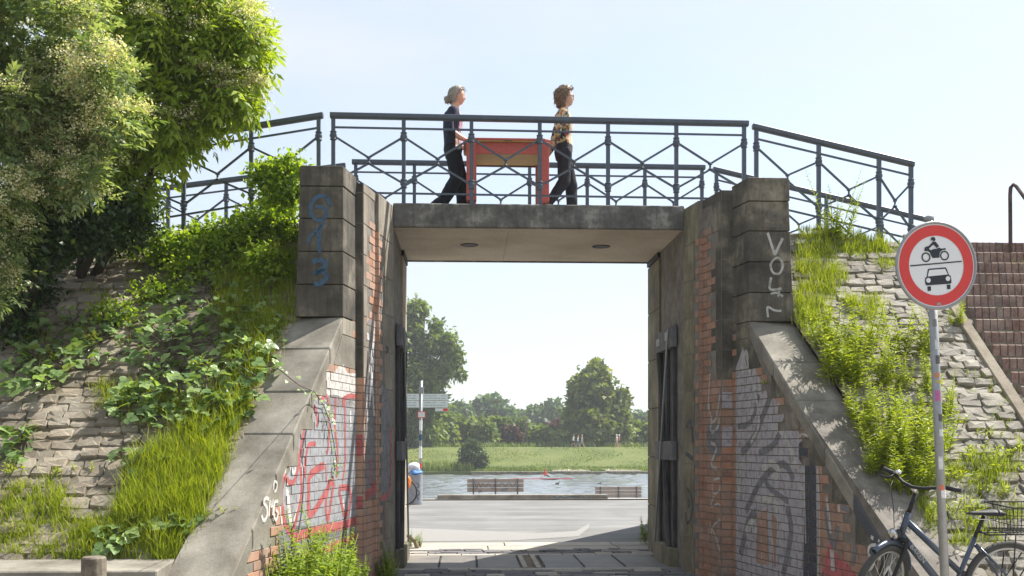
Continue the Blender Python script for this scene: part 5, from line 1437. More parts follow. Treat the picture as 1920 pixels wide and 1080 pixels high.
Yp = 25.6
base = at(787, 940, Yp); base.z = 0
fp_ = empty('finger_post', base); tag(fp_, 'cycle route finger post with pale green edged arms beside the road', 'signpost')
ch = lambda mb, n, m, p=None, **kw: mb.build(n, m, p or fp_, **kw)
topz = at(790, 714, Yp).z
lean = (at(790, 714, Yp).x - base.x)
po = ch(MB().tube([(0, 0, 0), (lean, 0, topz)], 0.038, 12), 'pole', M['galv'], sm=True)
ch(MB().box((lean - 0.06, -0.05, at(0, 737, Yp).z), (lean + 0.06, 0.05, at(0, 724, Yp).z)), 'top_plate', M['galv'])
M['finger'] = plain('finger board white', (0.62, 0.66, 0.64), 0.5, 0, 0.05); M['finger_edge'] = plain('finger board lettering', (0.12, 0.28, 0.26), 0.5)
def board(x0p, x1p, y0p, y1p, name='arm'):
    a, b = at(x0p, y0p, Yp).x - base.x, at(x1p, y0p, Yp).x - base.x; z1, z0 = at(0, y0p, Yp).z, at(0, y1p, Yp).z
    bo = ch(MB().box((a, -0.065, z0), (b, -0.05, z1)), name, M['finger']); return bo, a, b, z0, z1
for xa_, xb_ in ((752, 786), (792, 840)):
    for y0_, y1_ in ((737, 749), (750, 763)):
        bo, a, b, z0, z1 = board(xa_, xb_, y0_, y1_)
        r = random.Random(int(xa_ + y0_)); 
        for row in (0.30, 0.70):
            zc = z0 + (z1 - z0) * row; x = a + 0.06
            end = a + (b - a) * (0.55 if row > 0.5 else 0.7)
            while x < end:
                w = r.uniform(0.015, 0.03); MBx = MB().box((x, -0.0675, zc - 0.012), (x + w * 0.6, -0.0655, zc + 0.012 + r.choice((0, 0, 0.010)))); ch(MBx, 'letter', M['finger_edge'], bo); x += w + 0.012
            x = b - 0.16
            for k in range(3): ch(MB().box((x, -0.0675, zc - 0.014), (x + 0.014, -0.0655, zc + 0.014)), 'letter', M['finger_edge'], bo); x += 0.035
for xa_, xb_ in ((752, 764), (816, 840)):
    bo, a, b, z0, z1 = board(xa_, xb_, 764.5, 770, 'route_plate')
    ch(MB().box((b - 0.12, -0.0675, z0 + 0.005), (b - 0.005, -0.0655, z1 - 0.005)), 'red_field', M['sign_red'], bo)
a, b = at(783, 775, Yp).x - base.x, at(798, 775, Yp).x - base.x; z1, z0 = at(0, 770.5, Yp).z, at(0, 783, Yp).z
bo = ch(MB().box((a, -0.07, z0), (b, -0.06, z1)), 'notice_plate', M['sign_red']); ch(MB().box((a + 0.018, -0.073, z0 + 0.018), (b - 0.018, -0.0705, z1 - 0.018)), 'notice_field', M['finger'], bo)
for k, (z, h, c_) in enumerate(((0.35, 0.25, 'white'), (0.9, 0.12, 'sign_red'), (1.15, 0.3, 'white'), (1.6, 0.15, 'paint_blue'), (1.85, 0.25, 'white'))):
    ch(MB().tube([(lean * z / topz, 0, z), (lean * (z + h) / topz, 0, z + h)], 0.0395, 12, False), 'sticker', M[c_], po, sm=True)

Yb_ = 25.4; pb = at(779, 940, Yb_)
bn = empty('litter_bin', (pb.x, Yb_, 0)); tag(bn, 'grey cylindrical litter bin stuffed with blue bag and rubbish by the road', 'bin')
o = MB().lathe([(0.17, 0), (0.175, 0.02), (0.175, 0.78), (0.18, 0.80), (0.165, 0.80), (0.16, 0.7)], (0, 0, 0), n=20).build('drum', plain('scribbled grey bin', (0.36, 0.38, 0.42), 0.5, 0.2, 0.5, 8), bn, True)
mb = MB()
for q in stroke_quads(spline([(0.0, .55), (0.05, .45), (-.03, .4), (.06, .3), (0.0, .2), (.05, .12)]), 0.02): mb.add([(a + 0.05, -0.178, b) for a, b in q], [(0, 1, 2, 3)])
me = bpy.data.meshes.new('scrawl'); me.from_pydata(mb.v, [], mb.f); me.materials.append(M['paint_blue']); put('scrawl', me, bn)
def lumpy(name, c, rad, mat, parent, seed, amp=0.25):
    bm = bmesh.new(); bmesh.ops.create_icosphere(bm, subdivisions=3, radius=1.0); r = random.Random(seed)
    ks = [Vector((r.uniform(-3, 3), r.uniform(-3, 3), r.uniform(-3, 3))) for _ in range(5)]
    for v in bm.verts:
        k = 1 + amp * sum(math.sin(v.co.dot(q) * 1.6 + i) for i, q in enumerate(ks)) / 3
        v.co = Vector((v.co.x * rad[0] * k, v.co.y * rad[1] * k, v.co.z * rad[2] * k)) + Vector(c)
    me = bpy.data.meshes.new(name); bm.to_mesh(me); bm.free(); me.materials.append(mat); smooth(me); return put(name, me, parent)
M['bag_blue'] = plain('blue plastic bag', (0.06, 0.18, 0.42), 0.4); M['bag_white'] = plain('white plastic bag', (0.66, 0.68, 0.70), 0.4); M['bag_orange'] = plain('orange saddle bag', (0.75, 0.20, 0.02), 0.6)
lumpy('bag_rim', (0.0, 0, 0.80), (0.20, 0.20, 0.07), M['bag_blue'], bn, 1); lumpy('rubbish', (-0.03, 0, 0.93), (0.16, 0.15, 0.12), M['bag_white'], bn, 2); lumpy('rubbish', (-0.12, 0, 0.86), (0.14, 0.12, 0.09), M['paint_dull'] if False else M['bag_white'], bn, 5)
Yk = 24.9; pk = at(757, 940, Yk)
bk2 = empty('bicycle', (pk.x, Yk, 0)); tag(bk2, 'bicycle with orange bag half hidden behind the left jamb', 'bicycle')
o = MB().torus((0.02, 0, 0.33), (0.25, 1, 0), 0.31, 0.018, 36, 8).build('wheel', M['tyre_grey'], bk2, True)
MB().torus((0.02, 0, 0.33), (0.25, 1, 0), 0.285, 0.009, 36, 6).build('rim', M['rim_grey'], o, True)
MB().tube([(0.02, 0, 0.33), (-0.25, 0.07, 0.75), (-0.45, 0.1, 0.30), (0.02, 0, 0.33)], 0.014, 8).build('frame', M['frame'], bk2, True)
MB().torus((-0.95, 0.24, 0.33), (0.25, 1, 0), 0.31, 0.018, 36, 8).build('wheel', M['tyre_grey'], bk2, True)
MB().tube([(-0.25, 0.07, 0.75), (-0.85, 0.22, 0.80), (-0.95, 0.24, 0.33)], 0.014, 8).build('frame_tube', M['frame'], bk2, True)
lumpy('saddle_bag', (0.06, -0.12, 0.56), (0.13, 0.09, 0.19), M['bag_orange'], bk2, 7, 0.12)

# hoop at the left jamb
hp = [on_plane(756, 1036, Vector((0, 0, 0)), Vector((0, 0, 1)))]
Yh = 14.7
pts = [at(x, y, Yh) for x, y in ((752, 1004), (760, 1003), (770, 1007), (778, 1016), (782, 1026), (783, 1037))]
o = MB().tube(pts, 0.03, 10).build('bent_pipe', plain('tan painted pipe', (0.25, 0.20, 0.14), 0.7, 0, 0.3), None, True)
tag(o, 'bent tan pipe guard rising beside the left jamb', 'pipe')

# ------------------------------------------------------------------ river life and far bank
yb = 108.0
pc = at(1019, 899, yb); L = 8.0
bt_ = empty('rowing_boat', (pc.x - 0.2, yb, -2.4)); bt_.scale = (0.82, 1, 0.62); tag(bt_, 'long narrow red rowing shell on the river', 'boat')
M['boat_red'] = plain('red boat', (0.55, 0.05, 0.06), 0.35)
vs, fs = [], []
for k in range(17):
    t = -1 + 2 * k / 16; w = 0.15 * (1 - abs(t) ** 2.2) + 0.01; z = 0.20 + 0.02 * t * t
    vs += [(t * 4, -w, z), (t * 4, 0, -0.05 * (1 - t * t) + 0.02), (t * 4, w, z)]
for k in range(16): a = 3 * k; fs += [(a, a + 1, a + 4, a + 3), (a + 1, a + 2, a + 5, a + 4), (a, a + 3, a + 5, a + 2)]
MB().add(vs, fs).build('hull', M['boat_red'], bt_, True)
MB().tube([(0.1, -0.8, 0.42), (0, 0, 0.30), (0.1, 0.8, 0.42)], 0.025, 6).build('rigger', M['boat_red'], bt_)
for s in (-1, 1): MB().tube([(0.1, s * 0.2, 0.55), (0.1, s * 0.8, 0.44), (-1.2, s * 2.6, 0.06)], 0.025, 6).build('oar', M['boat_red'] if s < 0 else M['white'], bt_)
M['red_shirt'] = plain('red shirt', (0.62, 0.07, 0.05), 0.8)
def small_person(label, loc, chains, cloth, mats, grp, rz=0.0, hat=None):
    root = empty('person', loc, rz); tag(root, label, 'person', grp)
    me = skin_mesh(chains, 1)
    for m in mats: me.materials.append(m)
    for p in me.polygons: p.material_index = cloth(p.center)
    put('body', me, root)
    if hat:
        MB().lathe([(0.13, 0.0), (0.14, 0.03), (0.11, 0.10), (0.04, 0.14)], hat[0], n=12).build('hat' if hat[2] else 'hair', hat[1], root, True)
    return root
sit = [[((0, 0, 0.35), 0.15), ((0.10, 0, 0.60), 0.14), ((0.22, 0, 0.82), 0.13), ((0.28, 0, 0.95), 0.06), ((0.34, 0, 1.03), 0.09), ((0.36, 0, 1.14), 0.08)],
       [((0.22, 0, 0.82), 0.13), ((0.30, -0.2, 0.78), 0.06), ((0.55, -0.2, 0.62), 0.05), ((0.75, -0.12, 0.55), 0.04)],
       [((0.22, 0, 0.82), 0.13), ((0.30, 0.2, 0.78), 0.06), ((0.55, 0.2, 0.62), 0.05), ((0.75, 0.12, 0.55), 0.04)],
       [((0, 0, 0.35), 0.15), ((0.35, -0.1, 0.55), 0.09), ((0.7, -0.1, 0.3), 0.06), ((0.78, -0.1, 0.34), 0.05)],
       [((0, 0, 0.35), 0.15), ((0.35, 0.1, 0.55), 0.09), ((0.7, 0.1, 0.3), 0.06), ((0.78, 0.1, 0.34), 0.05)]]
small_person('rower in red shirt bent forward in the rowing shell', (pc.x - 0.1, yb, -2.4), sit, lambda p: 0 if p.z > 0.98 else (1 if p.z > 0.5 and p.x < 0.5 else (0 if p.z > 0.5 else 2)), [M['skin'], M['red_shirt'], M['navy_trousers']], 'people on and beside the river', 0.0, ((0.36, 0, 1.1), M['hair_brown'], False))
def walker(s):
    return [[((0, 0, 0.9), 0.14), ((0.02, 0, 1.1), 0.13), ((0.03, 0, 1.32), 0.14), ((0.04, 0, 1.45), 0.06), ((0.05, 0, 1.54), 0.085), ((0.05, 0, 1.63), 0.075)],
        [((0.03, 0, 1.32), 0.14), ((0.03, -0.2, 1.32), 0.055), ((0.05, -0.24, 1.05), 0.045), ((0.16 * s, -0.22, 0.85), 0.04)],
        [((0.03, 0, 1.32), 0.14), ((0.03, 0.2, 1.32), 0.055), ((0.0, 0.24, 1.05), 0.045), ((-0.1 * s, 0.22, 0.85), 0.04)],
        [((0, 0, 0.9), 0.14), ((0.02, -0.1, 0.8), 0.09), ((0.18 * s, -0.1, 0.45), 0.06), ((0.24 * s, -0.1, 0.06), 0.045), ((0.24 * s + 0.16, -0.1, 0.04), 0.035)],
        [((0, 0, 0.9), 0.14), ((-0.02, 0.1, 0.8), 0.09), ((-0.1 * s, 0.1, 0.45), 0.06), ((-0.3 * s, 0.1, 0.1), 0.045), ((-0.3 * s + 0.12, 0.1, 0.04), 0.035)]]
gw = 'people on and beside the river'
cl3 = lambda p: 0 if p.z > 1.42 or (abs(p.y) > 0.17 and p.z < 1.2 and p.z > 0.8) else (1 if p.z > 0.88 else (2 if p.z > 0.55 else 0))
cl4 = lambda p: 0 if p.z > 1.42 else (1 if p.z > 0.88 else (2 if p.z > 0.35 else 0))
M['beige'] = plain('beige cloth', (0.50, 0.43, 0.33), 0.85); M['orange_cap'] = plain('orange cap', (0.65, 0.16, 0.05), 0.8); M['dark_cloth'] = plain('dark cloth', (0.06, 0.06, 0.07), 0.9)
yw = 139.9; zw = 0.94
for px_, lab, m1, m2, hat, hm, rz_, sc, clf in (
        (1075, 'walker in pale shirt and shorts, leftmost on the far bank path', 'white', 'dark_cloth', False, 'hair_brown', 0.2, 1.0, cl3),
        (1083.5, 'short walker in orange cap between two others on the bank', 'white', 'bag_blue', True, 'orange_cap', 0.1, 0.93, cl3),
        (1091, 'long haired walker in long beige dress on the bank', 'beige', 'beige', False, 'hair_grey', 0.0, 1.0, cl4),
        (1157, 'walker in white cap and pale top, partly behind the one in red', 'white', 'beige', True, 'white', 3.0, 1.0, cl3),
        (1160.5, 'walker in red top and white cap, rightmost on the far bank', 'red_shirt', 'dark_cloth', True, 'white', 0.1, 1.0, cl3)):
    o = small_person(lab, at(px_, 838, yw + (0.5 if px_ == 1157 else 0)), walker(1 if int(px_) % 2 else -1), clf, [M['skin'], M[m1], M[m2]], gw, rz_, ((0.05, 0, 1.60), M[hm], hat))
    o.location.z = zw; o.scale = (sc,) * 3
pp = at(987, 835, 150); o = MB().tube([(pp.x, 150, -0.2), (pp.x, 150, at(987, 782, 150).z)], [0.16, 0.10], 8).build('wooden_pole', M['bark'], None, True)
tag(o, 'lone thin wooden pole among the hedge on the far bank', 'pole')
for (px_, py_) in ((1045, 907.5), (1124, 908)):
    p = on_plane(px_, py_, Vector((0, 0, -2.38)), Vector((0, 0, 1))); d_ = empty('duck', p); tag(d_, 'small dark duck floating on the river, %s of two' % ('left' if px_ < 1100 else 'right'), 'duck', 'ducks on the river')
    lumpy('body', (0, 0, 0.05), (0.19, 0.10, 0.08), M['dark_cloth'], d_, 3, 0.1); lumpy('head', (0.15, 0, 0.18), (0.06, 0.05, 0.05), M['dark_cloth'], d_, 4, 0.05)

# ------------------------------------------------------------------ vegetation
def unit(a): return a / np.maximum(np.linalg.norm(a, axis=-1, keepdims=True), 1e-9)
def quads(name, V, var, mat, parent=None):
    """n quads, V (n,4,3), with one random value per face"""
    n = len(V); me = bpy.data.meshes.new(name)
    me.vertices.add(n * 4); me.vertices.foreach_set('co', V.reshape(-1).astype(np.float32))
    me.loops.add(n * 4); me.loops.foreach_set('vertex_index', np.arange(n * 4, dtype=np.int32))
    me.polygons.add(n); me.polygons.foreach_set('loop_start', np.arange(0, n * 4, 4, dtype=np.int32))
    a = me.attributes.new('var', 'FLOAT', 'FACE'); a.data.foreach_set('value', var.astype(np.float32))
    me.update(); me.validate(); me.materials.append(mat)
    return put(name, me, parent)
def leaf_quads(P, A, Nn, L, W, fold=0.18):
    A = unit(A); S = unit(np.cross(A, Nn)); Nn = np.cross(S, A)
    L = L[:, None]; W = W[:, None]
    m = P + A * L * 0.42 + Nn * W * fold
    return np.stack([P, m + S * W * 0.5, P + A * L - Nn * L * 0.10, m - S * W * 0.5], axis=1)
def sphere_dirs(n, rg): return unit(rg.normal(size=(n, 3)))
def foliage(blobs, twigs, per, L, W, rg, droop=0.3, spread=0.12, shell=0.55, out=0.7, jit=0.75):
    c = np.array([b[0] for b in blobs], float); r = np.array([b[1] for b in blobs], float)
    wgt = (r[:, 0] * r[:, 1] + r[:, 0] * r[:, 2] + r[:, 1] * r[:, 2]); wgt = wgt / wgt.sum()
    bi = rg.choice(len(blobs), twigs, p=wgt); d = sphere_dirs(twigs, rg)
    rad = shell + (1 - shell) * rg.random(twigs) ** 0.5
    rad *= 1 + 0.10 * rg.normal(size=twigs)
    tp = c[bi] + d * r[bi] * rad[:, None]
    P = np.repeat(tp, per, 0) + rg.normal(size=(twigs * per, 3)) * spread
    D = np.repeat(d, per, 0)
    A = D * out + rg.normal(size=D.shape) * jit; A[:, 2] -= droop
    Nn = rg.normal(size=D.shape) * 0.6 + D * 0.5; Nn[:, 2] += 0.7
    n = len(P); k = rg.uniform(0.65, 1.25, n)
    tv = np.repeat(rg.random(twigs) * 0.55, per)
    return leaf_quads(P, A, Nn, L * k, W * k), np.clip(tv + rg.random(n) * 0.45, 0, 0.999)
def sprays(blobs, twigs, L, W, rg, droop, TL, shell=0.5, pairs=3, up=0.0):
    """leaflets in pairs along many short shoots"""
    c = np.array([b[0] for b in blobs], float); r = np.array([b[1] for b in blobs], float)
    wgt = (r[:, 0] * r[:, 1] + r[:, 0] * r[:, 2] + r[:, 1] * r[:, 2]); wgt = wgt / wgt.sum()
    bi = rg.choice(len(blobs), twigs, p=wgt); d = sphere_dirs(twigs, rg)
    rad = (shell + (1 - shell) * rg.random(twigs) ** 0.5) * (1 + 0.12 * rg.normal(size=twigs))
    P0 = c[bi] + d * r[bi] * rad[:, None]
    A = d * 0.9 + rg.normal(size=d.shape) * 0.55; A[:, 2] += up - droop; A = unit(A)
    Nn = rg.normal(size=d.shape) * 0.35 + d * 0.25; Nn[:, 2] += 1.0
    S = unit(np.cross(A, Nn)); Nn = np.cross(S, A)
    k = rg.uniform(0.7, 1.3, twigs); tl = (TL * k)[:, None]; Vs, vs = [], []; tv = rg.random(twigs) * 0.6
    slots = [(0.25 + 0.65 * i / max(1, pairs - 1), s) for i in range(pairs) for s in (-1, 1)] + [(1.0, 0)]
    for t, s in slots:
        p = P0 + A * tl * t; p[:, 2] -= (tl[:, 0] * 0.35 * t * t) * (1 if droop > 0.3 else 0)
        ax = A * (0.75 if s else 1.0) + S * s * rg.uniform(0.6, 1.0, (twigs, 1)) + rg.normal(size=A.shape) * 0.12; ax[:, 2] -= droop * 0.35
        n2 = Nn + rg.normal(size=A.shape) * 0.25; kk = k * rg.uniform(0.8, 1.15, twigs)
        Vs.append(leaf_quads(p, ax, n2, L * kk, W * kk)); vs.append(np.clip(tv + rg.random(twigs) * 0.4, 0, 0.999))
    return np.concatenate(Vs), np.concatenate(vs)
def blob_px(px, py, Y, rpx, depth=None, ry=None):
    p = at(px, py, Y); r = rpx * Y / F; rz_ = (ry or rpx) * Y / F
    return (tuple(p), (r, depth if depth else r, rz_))
def clumpy(blobs, k, frac, rg):
    """break big lobes into many smaller ones near their surface: an uneven crown"""
    out = []
    for c, r in blobs:
        c = np.array(c); r = np.array(r)
        for d in sphere_dirs(k, rg):
            s = rg.uniform(0.7, 1.25) * frac
            out.append((tuple(c + d * r * (1 - s * 0.75)), tuple(r * s)))
        out.append((tuple(c), tuple(r * 0.62)))
    return out
def tree(name, label, cat, base, blobs, mat, twigs, per, L, W, tr, grp=None, k=9, frac=0.42, seed=0, droop=0.25, limbs=7, spread=None):
    rg = np.random.default_rng(seed); base = Vector(base)
    root = empty(name, base); tag(root, label, cat, grp)
    bl = clumpy(blobs, k, frac, rg)
    V, var = foliage(bl, twigs, per, L, W, rg, droop, spread or L * 0.9)
    V = V - np.array(base)
    tag(quads('crown', V, var, mat, root), kind='stuff')
    cs = np.array([b[0] for b in blobs]) - np.array(base); top = cs[:, 2].max()
    mid = cs.mean(0)
    mb = MB(); pts = [(0, 0, -0.4), (mid[0] * 0.1, mid[1] * 0.1, mid[2] * 0.4), (mid[0] * 0.6, mid[1] * 0.6, mid[2] * 0.85), (mid[0], mid[1], top)]
    mb.tube(pts, [tr * 1.25, tr, tr * 0.7, tr * 0.2], 9)
    for i in range(min(limbs, len(bl))):
        e = Vector(bl[(i * 3) % len(bl)][0]) - base; s = Vector(pts[1]).lerp(Vector(pts[2]), rg.random())
        mb.tube([s, s.lerp(e, 0.5) + Vector((0, 0, 0.08 * (e - s).length)), e], [tr * 0.45, tr * 0.3, tr * 0.1], 6)
    mb.build('trunk', M['bark'], root, True)
    return root

# --- far side
Yt = 152.0
gt = 'trees and bushes across the river'
tree('lime_tree', 'large rounded lime tree standing alone on the far bank', 'tree', (at(1120, 838, Yt).x, Yt, 0.3),
     [blob_px(1120, 790, Yt, 58, ry=48), blob_px(1118, 740, Yt, 46, ry=42), blob_px(1122, 705, Yt, 24, ry=20), blob_px(1090, 800, Yt, 30, ry=38), blob_px(1158, 800, Yt, 28, ry=40), blob_px(1150, 755, Yt, 26), blob_px(1092, 745, Yt, 22), blob_px(1120, 818, Yt, 60, ry=22)],
     M['lime'], 2600, 6, 0.95, 0.75, 0.45, gt, 14, 0.30, 1, spread=0.38)
tree('willow_tree', 'tall loose willow tree rising behind the finger post', 'tree', (at(760, 838, 140).x, 143, 0.85),
     [blob_px(775, 600, 143, 26, ry=40), blob_px(790, 575, 143, 14, ry=16), blob_px(740, 640, 143, 50, ry=60), blob_px(805, 645, 143, 30, ry=22), blob_px(838, 640, 143, 24, ry=20), blob_px(845, 672, 143, 22, ry=22), blob_px(770, 690, 143, 44, ry=34), blob_px(815, 700, 143, 26, ry=22), blob_px(862, 700, 143, 10, ry=7), blob_px(735, 740, 143, 60, ry=50), blob_px(820, 610, 143, 10, ry=12), blob_px(800, 745, 143, 38, ry=34), blob_px(785, 795, 143, 44, ry=38)],
     M['willow'], 3400, 6, 0.8, 0.45, 0.5, gt, 10, 0.34, 2, 0.5, 10, spread=0.38)
far = [(917, 778, 240, 40, 30, 3), (858, 785, 235, 28, 26, 4), (975, 790, 250, 34, 24, 5), (1030, 785, 238, 34, 30, 6), (1200, 795, 235, 24, 24, 7), (1228, 798, 240, 22, 20, 8), (885, 795, 260, 26, 22, 9), (1003, 792, 262, 22, 20, 10), (780, 780, 245, 40, 30, 12), (1270, 795, 240, 30, 24, 13), (700, 785, 240, 45, 30, 14), (1330, 792, 245, 36, 28, 15)]
names = ['broad dark tree in the hazy tree line left of centre', 'hazy tree just right of the finger post arms', 'low hazy tree in the middle of the tree line', 'dome shaped hazy tree left of the big lime', 'hazy tree just right of the big lime', 'hazy tree at the right jamb', 'faint hazy tree behind the tree line, left', 'faint hazy tree behind the tree line, centre', 'hazy tree behind the willow', 'hazy tree hidden beyond the right jamb', 'hazy tree beyond the left abutment', 'hazy tree beyond the right abutment']
for (px_, py_, Y_, rx_, ry_, sd), nm in zip(far, names):
    bs = [blob_px(px_, py_, Y_, rx_, ry=ry_), blob_px(px_ - rx_ * 0.5, py_ + 12, Y_, rx_ * 0.6, ry=ry_ * 0.8), blob_px(px_ + rx_ * 0.5, py_ + 12, Y_, rx_ * 0.6, ry=ry_ * 0.8), blob_px(px_, py_ + 30, Y_, rx_ * 0.9, ry=20)]
    tree('far_tree', nm, 'tree', (at(px_, 838, Y_).x, Y_, 0.0), bs, M['far_green'], 800, 5, 1.5, 1.2, 0.4, gt, 12, 0.32, sd, limbs=3, spread=0.5)
bushes = [(820, 800, 152, 34, 30, 'hedge', 'leafy bush right of the finger post pole'), (775, 805, 150, 36, 34, 'hedge', 'leafy bush behind the finger post pole'), (868, 806, 156, 26, 26, 'hedge', 'bush behind the river bush'), (905, 812, 152, 24, 24, 'hedge', 'rounded pale bush right of the river bush'), (936, 810, 158, 22, 24, 'hedge', 'bush left of the small copper bush'), (962, 822, 153, 12, 14, 'reddish', 'small copper leaved bush left of the wooden pole'), (985, 812, 160, 24, 22, 'hedge', 'bush around the wooden pole'), (1018, 822, 154, 24, 16, 'hedge', 'low bush right of the wooden pole'), (1047, 806, 166, 18, 14, 'reddish', 'copper leaved bush left of the big lime'), (1058, 826, 150, 20, 14, 'hedge', 'low bush at the left foot of the big lime'), (1195, 818, 154, 20, 20, 'hedge', 'bush at the right foot of the big lime'), (1225, 815, 154, 24, 22, 'hedge', 'bush at the right jamb on the bank'), (725, 810, 152, 40, 30, 'hedge', 'bush hidden by the left abutment'), (1275, 815, 154, 34, 24, 'hedge', 'bush hidden by the right abutment')]
for i, (px_, py_, Y_, rx_, ry_, mk, lab) in enumerate(bushes):
    bs = [blob_px(px_, py_, Y_, rx_, ry=ry_), blob_px(px_ + rx_ * 0.4, py_ + ry_ * 0.5, Y_, rx_ * 0.6, ry=ry_ * 0.6)]
    tree('bush', lab, 'bush', (at(px_, 838, Y_).x, Y_, 0.2), bs, M[mk], 520, 5, 0.85, 0.62, 0.12, gt, 11, 0.34, 30 + i, limbs=3, spread=0.3)
tree('river_bush', 'dark round bush at the far water edge left of the bench', 'bush', (at(884, 884, 127.5).x, 127.5, -1.9),
     [blob_px(884, 858, 127.5, 19, ry=24), blob_px(872, 868, 127.5, 14, ry=17), blob_px(896, 866, 127.5, 15, ry=19), blob_px(884, 838, 127.5, 10, ry=11)], M['darkbush'], 1500, 5, 0.34, 0.24, 0.1, gt, 8, 0.42, 60, limbs=4, spread=0.22)

def blades(P, H, W, rg, lean=0.5, up=None):
    """grass blades as two bent quads each"""
    n = len(P); az = rg.random(n) * 2 * math.pi
    D = np.stack([np.cos(az), np.sin(az), np.zeros(n)], 1); S = np.stack([-np.sin(az), np.cos(az), np.zeros(n)], 1)
    ln = (lean * rg.random(n) ** 1.0)[:, None]; H = H[:, None]; W = W[:, None]; Z = np.array([0, 0, 1.0])
    p1 = P + Z * H * 0.55 + D * H * ln * 0.3; p2 = P + Z * H * (1 - 0.25 * ln) + D * H * ln * 0.95
    q1 = np.stack([P - S * W / 2, P + S * W / 2, p1 + S * W * 0.42, p1 - S * W * 0.42], 1)
    q2 = np.stack([p1 - S * W * 0.42, p1 + S * W * 0.42, p2 + S * W * 0.04, p2 - S * W * 0.04], 1)
    v = rg.random(n)
    return np.concatenate([q1, q2]), np.concatenate([v, v])
def poly_points(poly, n, rg):
    xs_ = [p[0] for p in poly]; ys_ = [p[1] for p in poly]; out = []
    while len(out) < n:
        x, y = rg.uniform(min(xs_), max(xs_)), rg.uniform(min(ys_), max(ys_))
        if inside((x, y), poly): out.append((x, y))
    return out
def tufted(poly, n_tufts, per, rg, spread=0.05, lift=-0.03):
    P = []
    for x, y in poly_points(poly, n_tufts, rg):
        p = on_slope(x, y, lift)
        zc = crest(p.x)
        if p.z > zc: continue
        for _ in range(per):
            a, b = rg.normal() * spread, rg.normal() * spread
            P.append((p.x + a, p.y + b, p.z + SL * b))
    return np.array(P)
rg = np.random.default_rng(77)
gl_patches = [
    # pixel outline on the bank, tufts, blades per tuft, height, lean
    ([(556, 470), (556, 590), (520, 640), (480, 720), (445, 800), (395, 940), (345, 1030), (300, 1062), (255, 1010), (330, 930), (385, 850), (395, 770), (430, 650), (460, 540), (500, 480)], 420, 34, 0.20, 0.75),
    ([(395, 770), (470, 740), (440, 820), (400, 920), (330, 1010), (210, 985), (235, 900), (300, 850)], 330, 32, 0.22, 0.75),
    ([(0, 930), (90, 905), (150, 960), (190, 1010), (150, 1045), (0, 1050)], 160, 28, 0.11, 0.8),
    ([(150, 985), (330, 1000), (310, 1045), (160, 1045)], 110, 28, 0.14, 0.8),
    ([(400, 520), (500, 480), (470, 560), (420, 640)], 120, 30, 0.18, 0.7),
    ([(180, 730), (240, 720), (420, 780), (380, 800), (250, 800), (190, 770)], 70, 26, 0.14, 0.8),
    ([(0, 560), (160, 540), (330, 520), (300, 640), (120, 690), (0, 700)], 60, 24, 0.10, 0.8)]
Vs, vs_ = [], []
for poly, nt, per, h, ln in gl_patches:
    P = tufted(poly, int(nt * 0.75), int(per * 1.3), rg, 0.042)
    n = len(P); tuft = np.repeat(rg.uniform(0.55, 1.35, n // max(1, int(per * 1.3)) + 1), int(per * 1.3))[:n]; V, v = blades(P, h * tuft * rg.uniform(0.5, 1.25, n), rg.uniform(0.004, 0.0085, n), rg, ln); Vs.append(V); vs_.append(v)
tag(quads('grass', np.concatenate(Vs), np.concatenate(vs_), M['grass']), 'long bright green grass growing on the left paved bank', 'grass', kind='stuff')
Vs, vs_ = [], []
gr_patches = [
    ([(1500, 455), (1560, 470), (1590, 540), (1560, 560), (1530, 600), (1500, 600)], 130, 30, 0.15, 0.8),
    ([(1500, 430), (1640, 440), (1680, 470), (1620, 480), (1520, 470)], 120, 30, 0.13, 0.8),
    ([(1590, 560), (1650, 560), (1640, 600), (1600, 600)], 34, 28, 0.15, 0.8),
    ([(1498, 560), (1560, 600), (1620, 700), (1600, 720), (1540, 660), (1500, 610)], 70, 26, 0.14, 0.8),
    ([(1690, 880), (1760, 880), (1920, 830), (1920, 1000), (1840, 1040), (1760, 1050), (1740, 980)], 130, 26, 0.12, 0.8),
    ([(1800, 640), (1910, 720), (1915, 790), (1830, 800), (1790, 720)], 22, 20, 0.07, 0.8),
    ([(1640, 470), (1690, 450), (1700, 480), (1660, 530)], 24, 24, 0.1, 0.8)]
for poly, nt, per, h, ln in gr_patches:
    P = tufted(poly, int(nt * 0.75), int(per * 1.3), rg, 0.042)
    n = len(P); tuft = np.repeat(rg.uniform(0.55, 1.35, n // max(1, int(per * 1.3)) + 1), int(per * 1.3))[:n]; V, v = blades(P, h * tuft * rg.uniform(0.5, 1.25, n), rg.uniform(0.004, 0.008, n), rg, ln); Vs.append(V); vs_.append(v)
P = []
for _ in range(60):
    p = at(rg.uniform(1890, 1960), 500, 11.7); 
    for _ in range(26): P.append((p.x + rg.normal() * 0.05, 11.7 + rg.normal() * 0.1, crest(p.x) - 0.25 + rg.normal() * 0.03))
P = np.array(P); n = len(P); V, v = blades(P, 0.3 * rg.uniform(0.5, 1.25, n), rg.uniform(0.003, 0.006, n), rg, 0.6); Vs.append(V); vs_.append(v * 0.1 + 0.9)
tag(quads('grass', np.concatenate(Vs), np.concatenate(vs_), M['grass']), 'bright green grass tufts growing on the right paved bank', 'grass', kind='stuff')
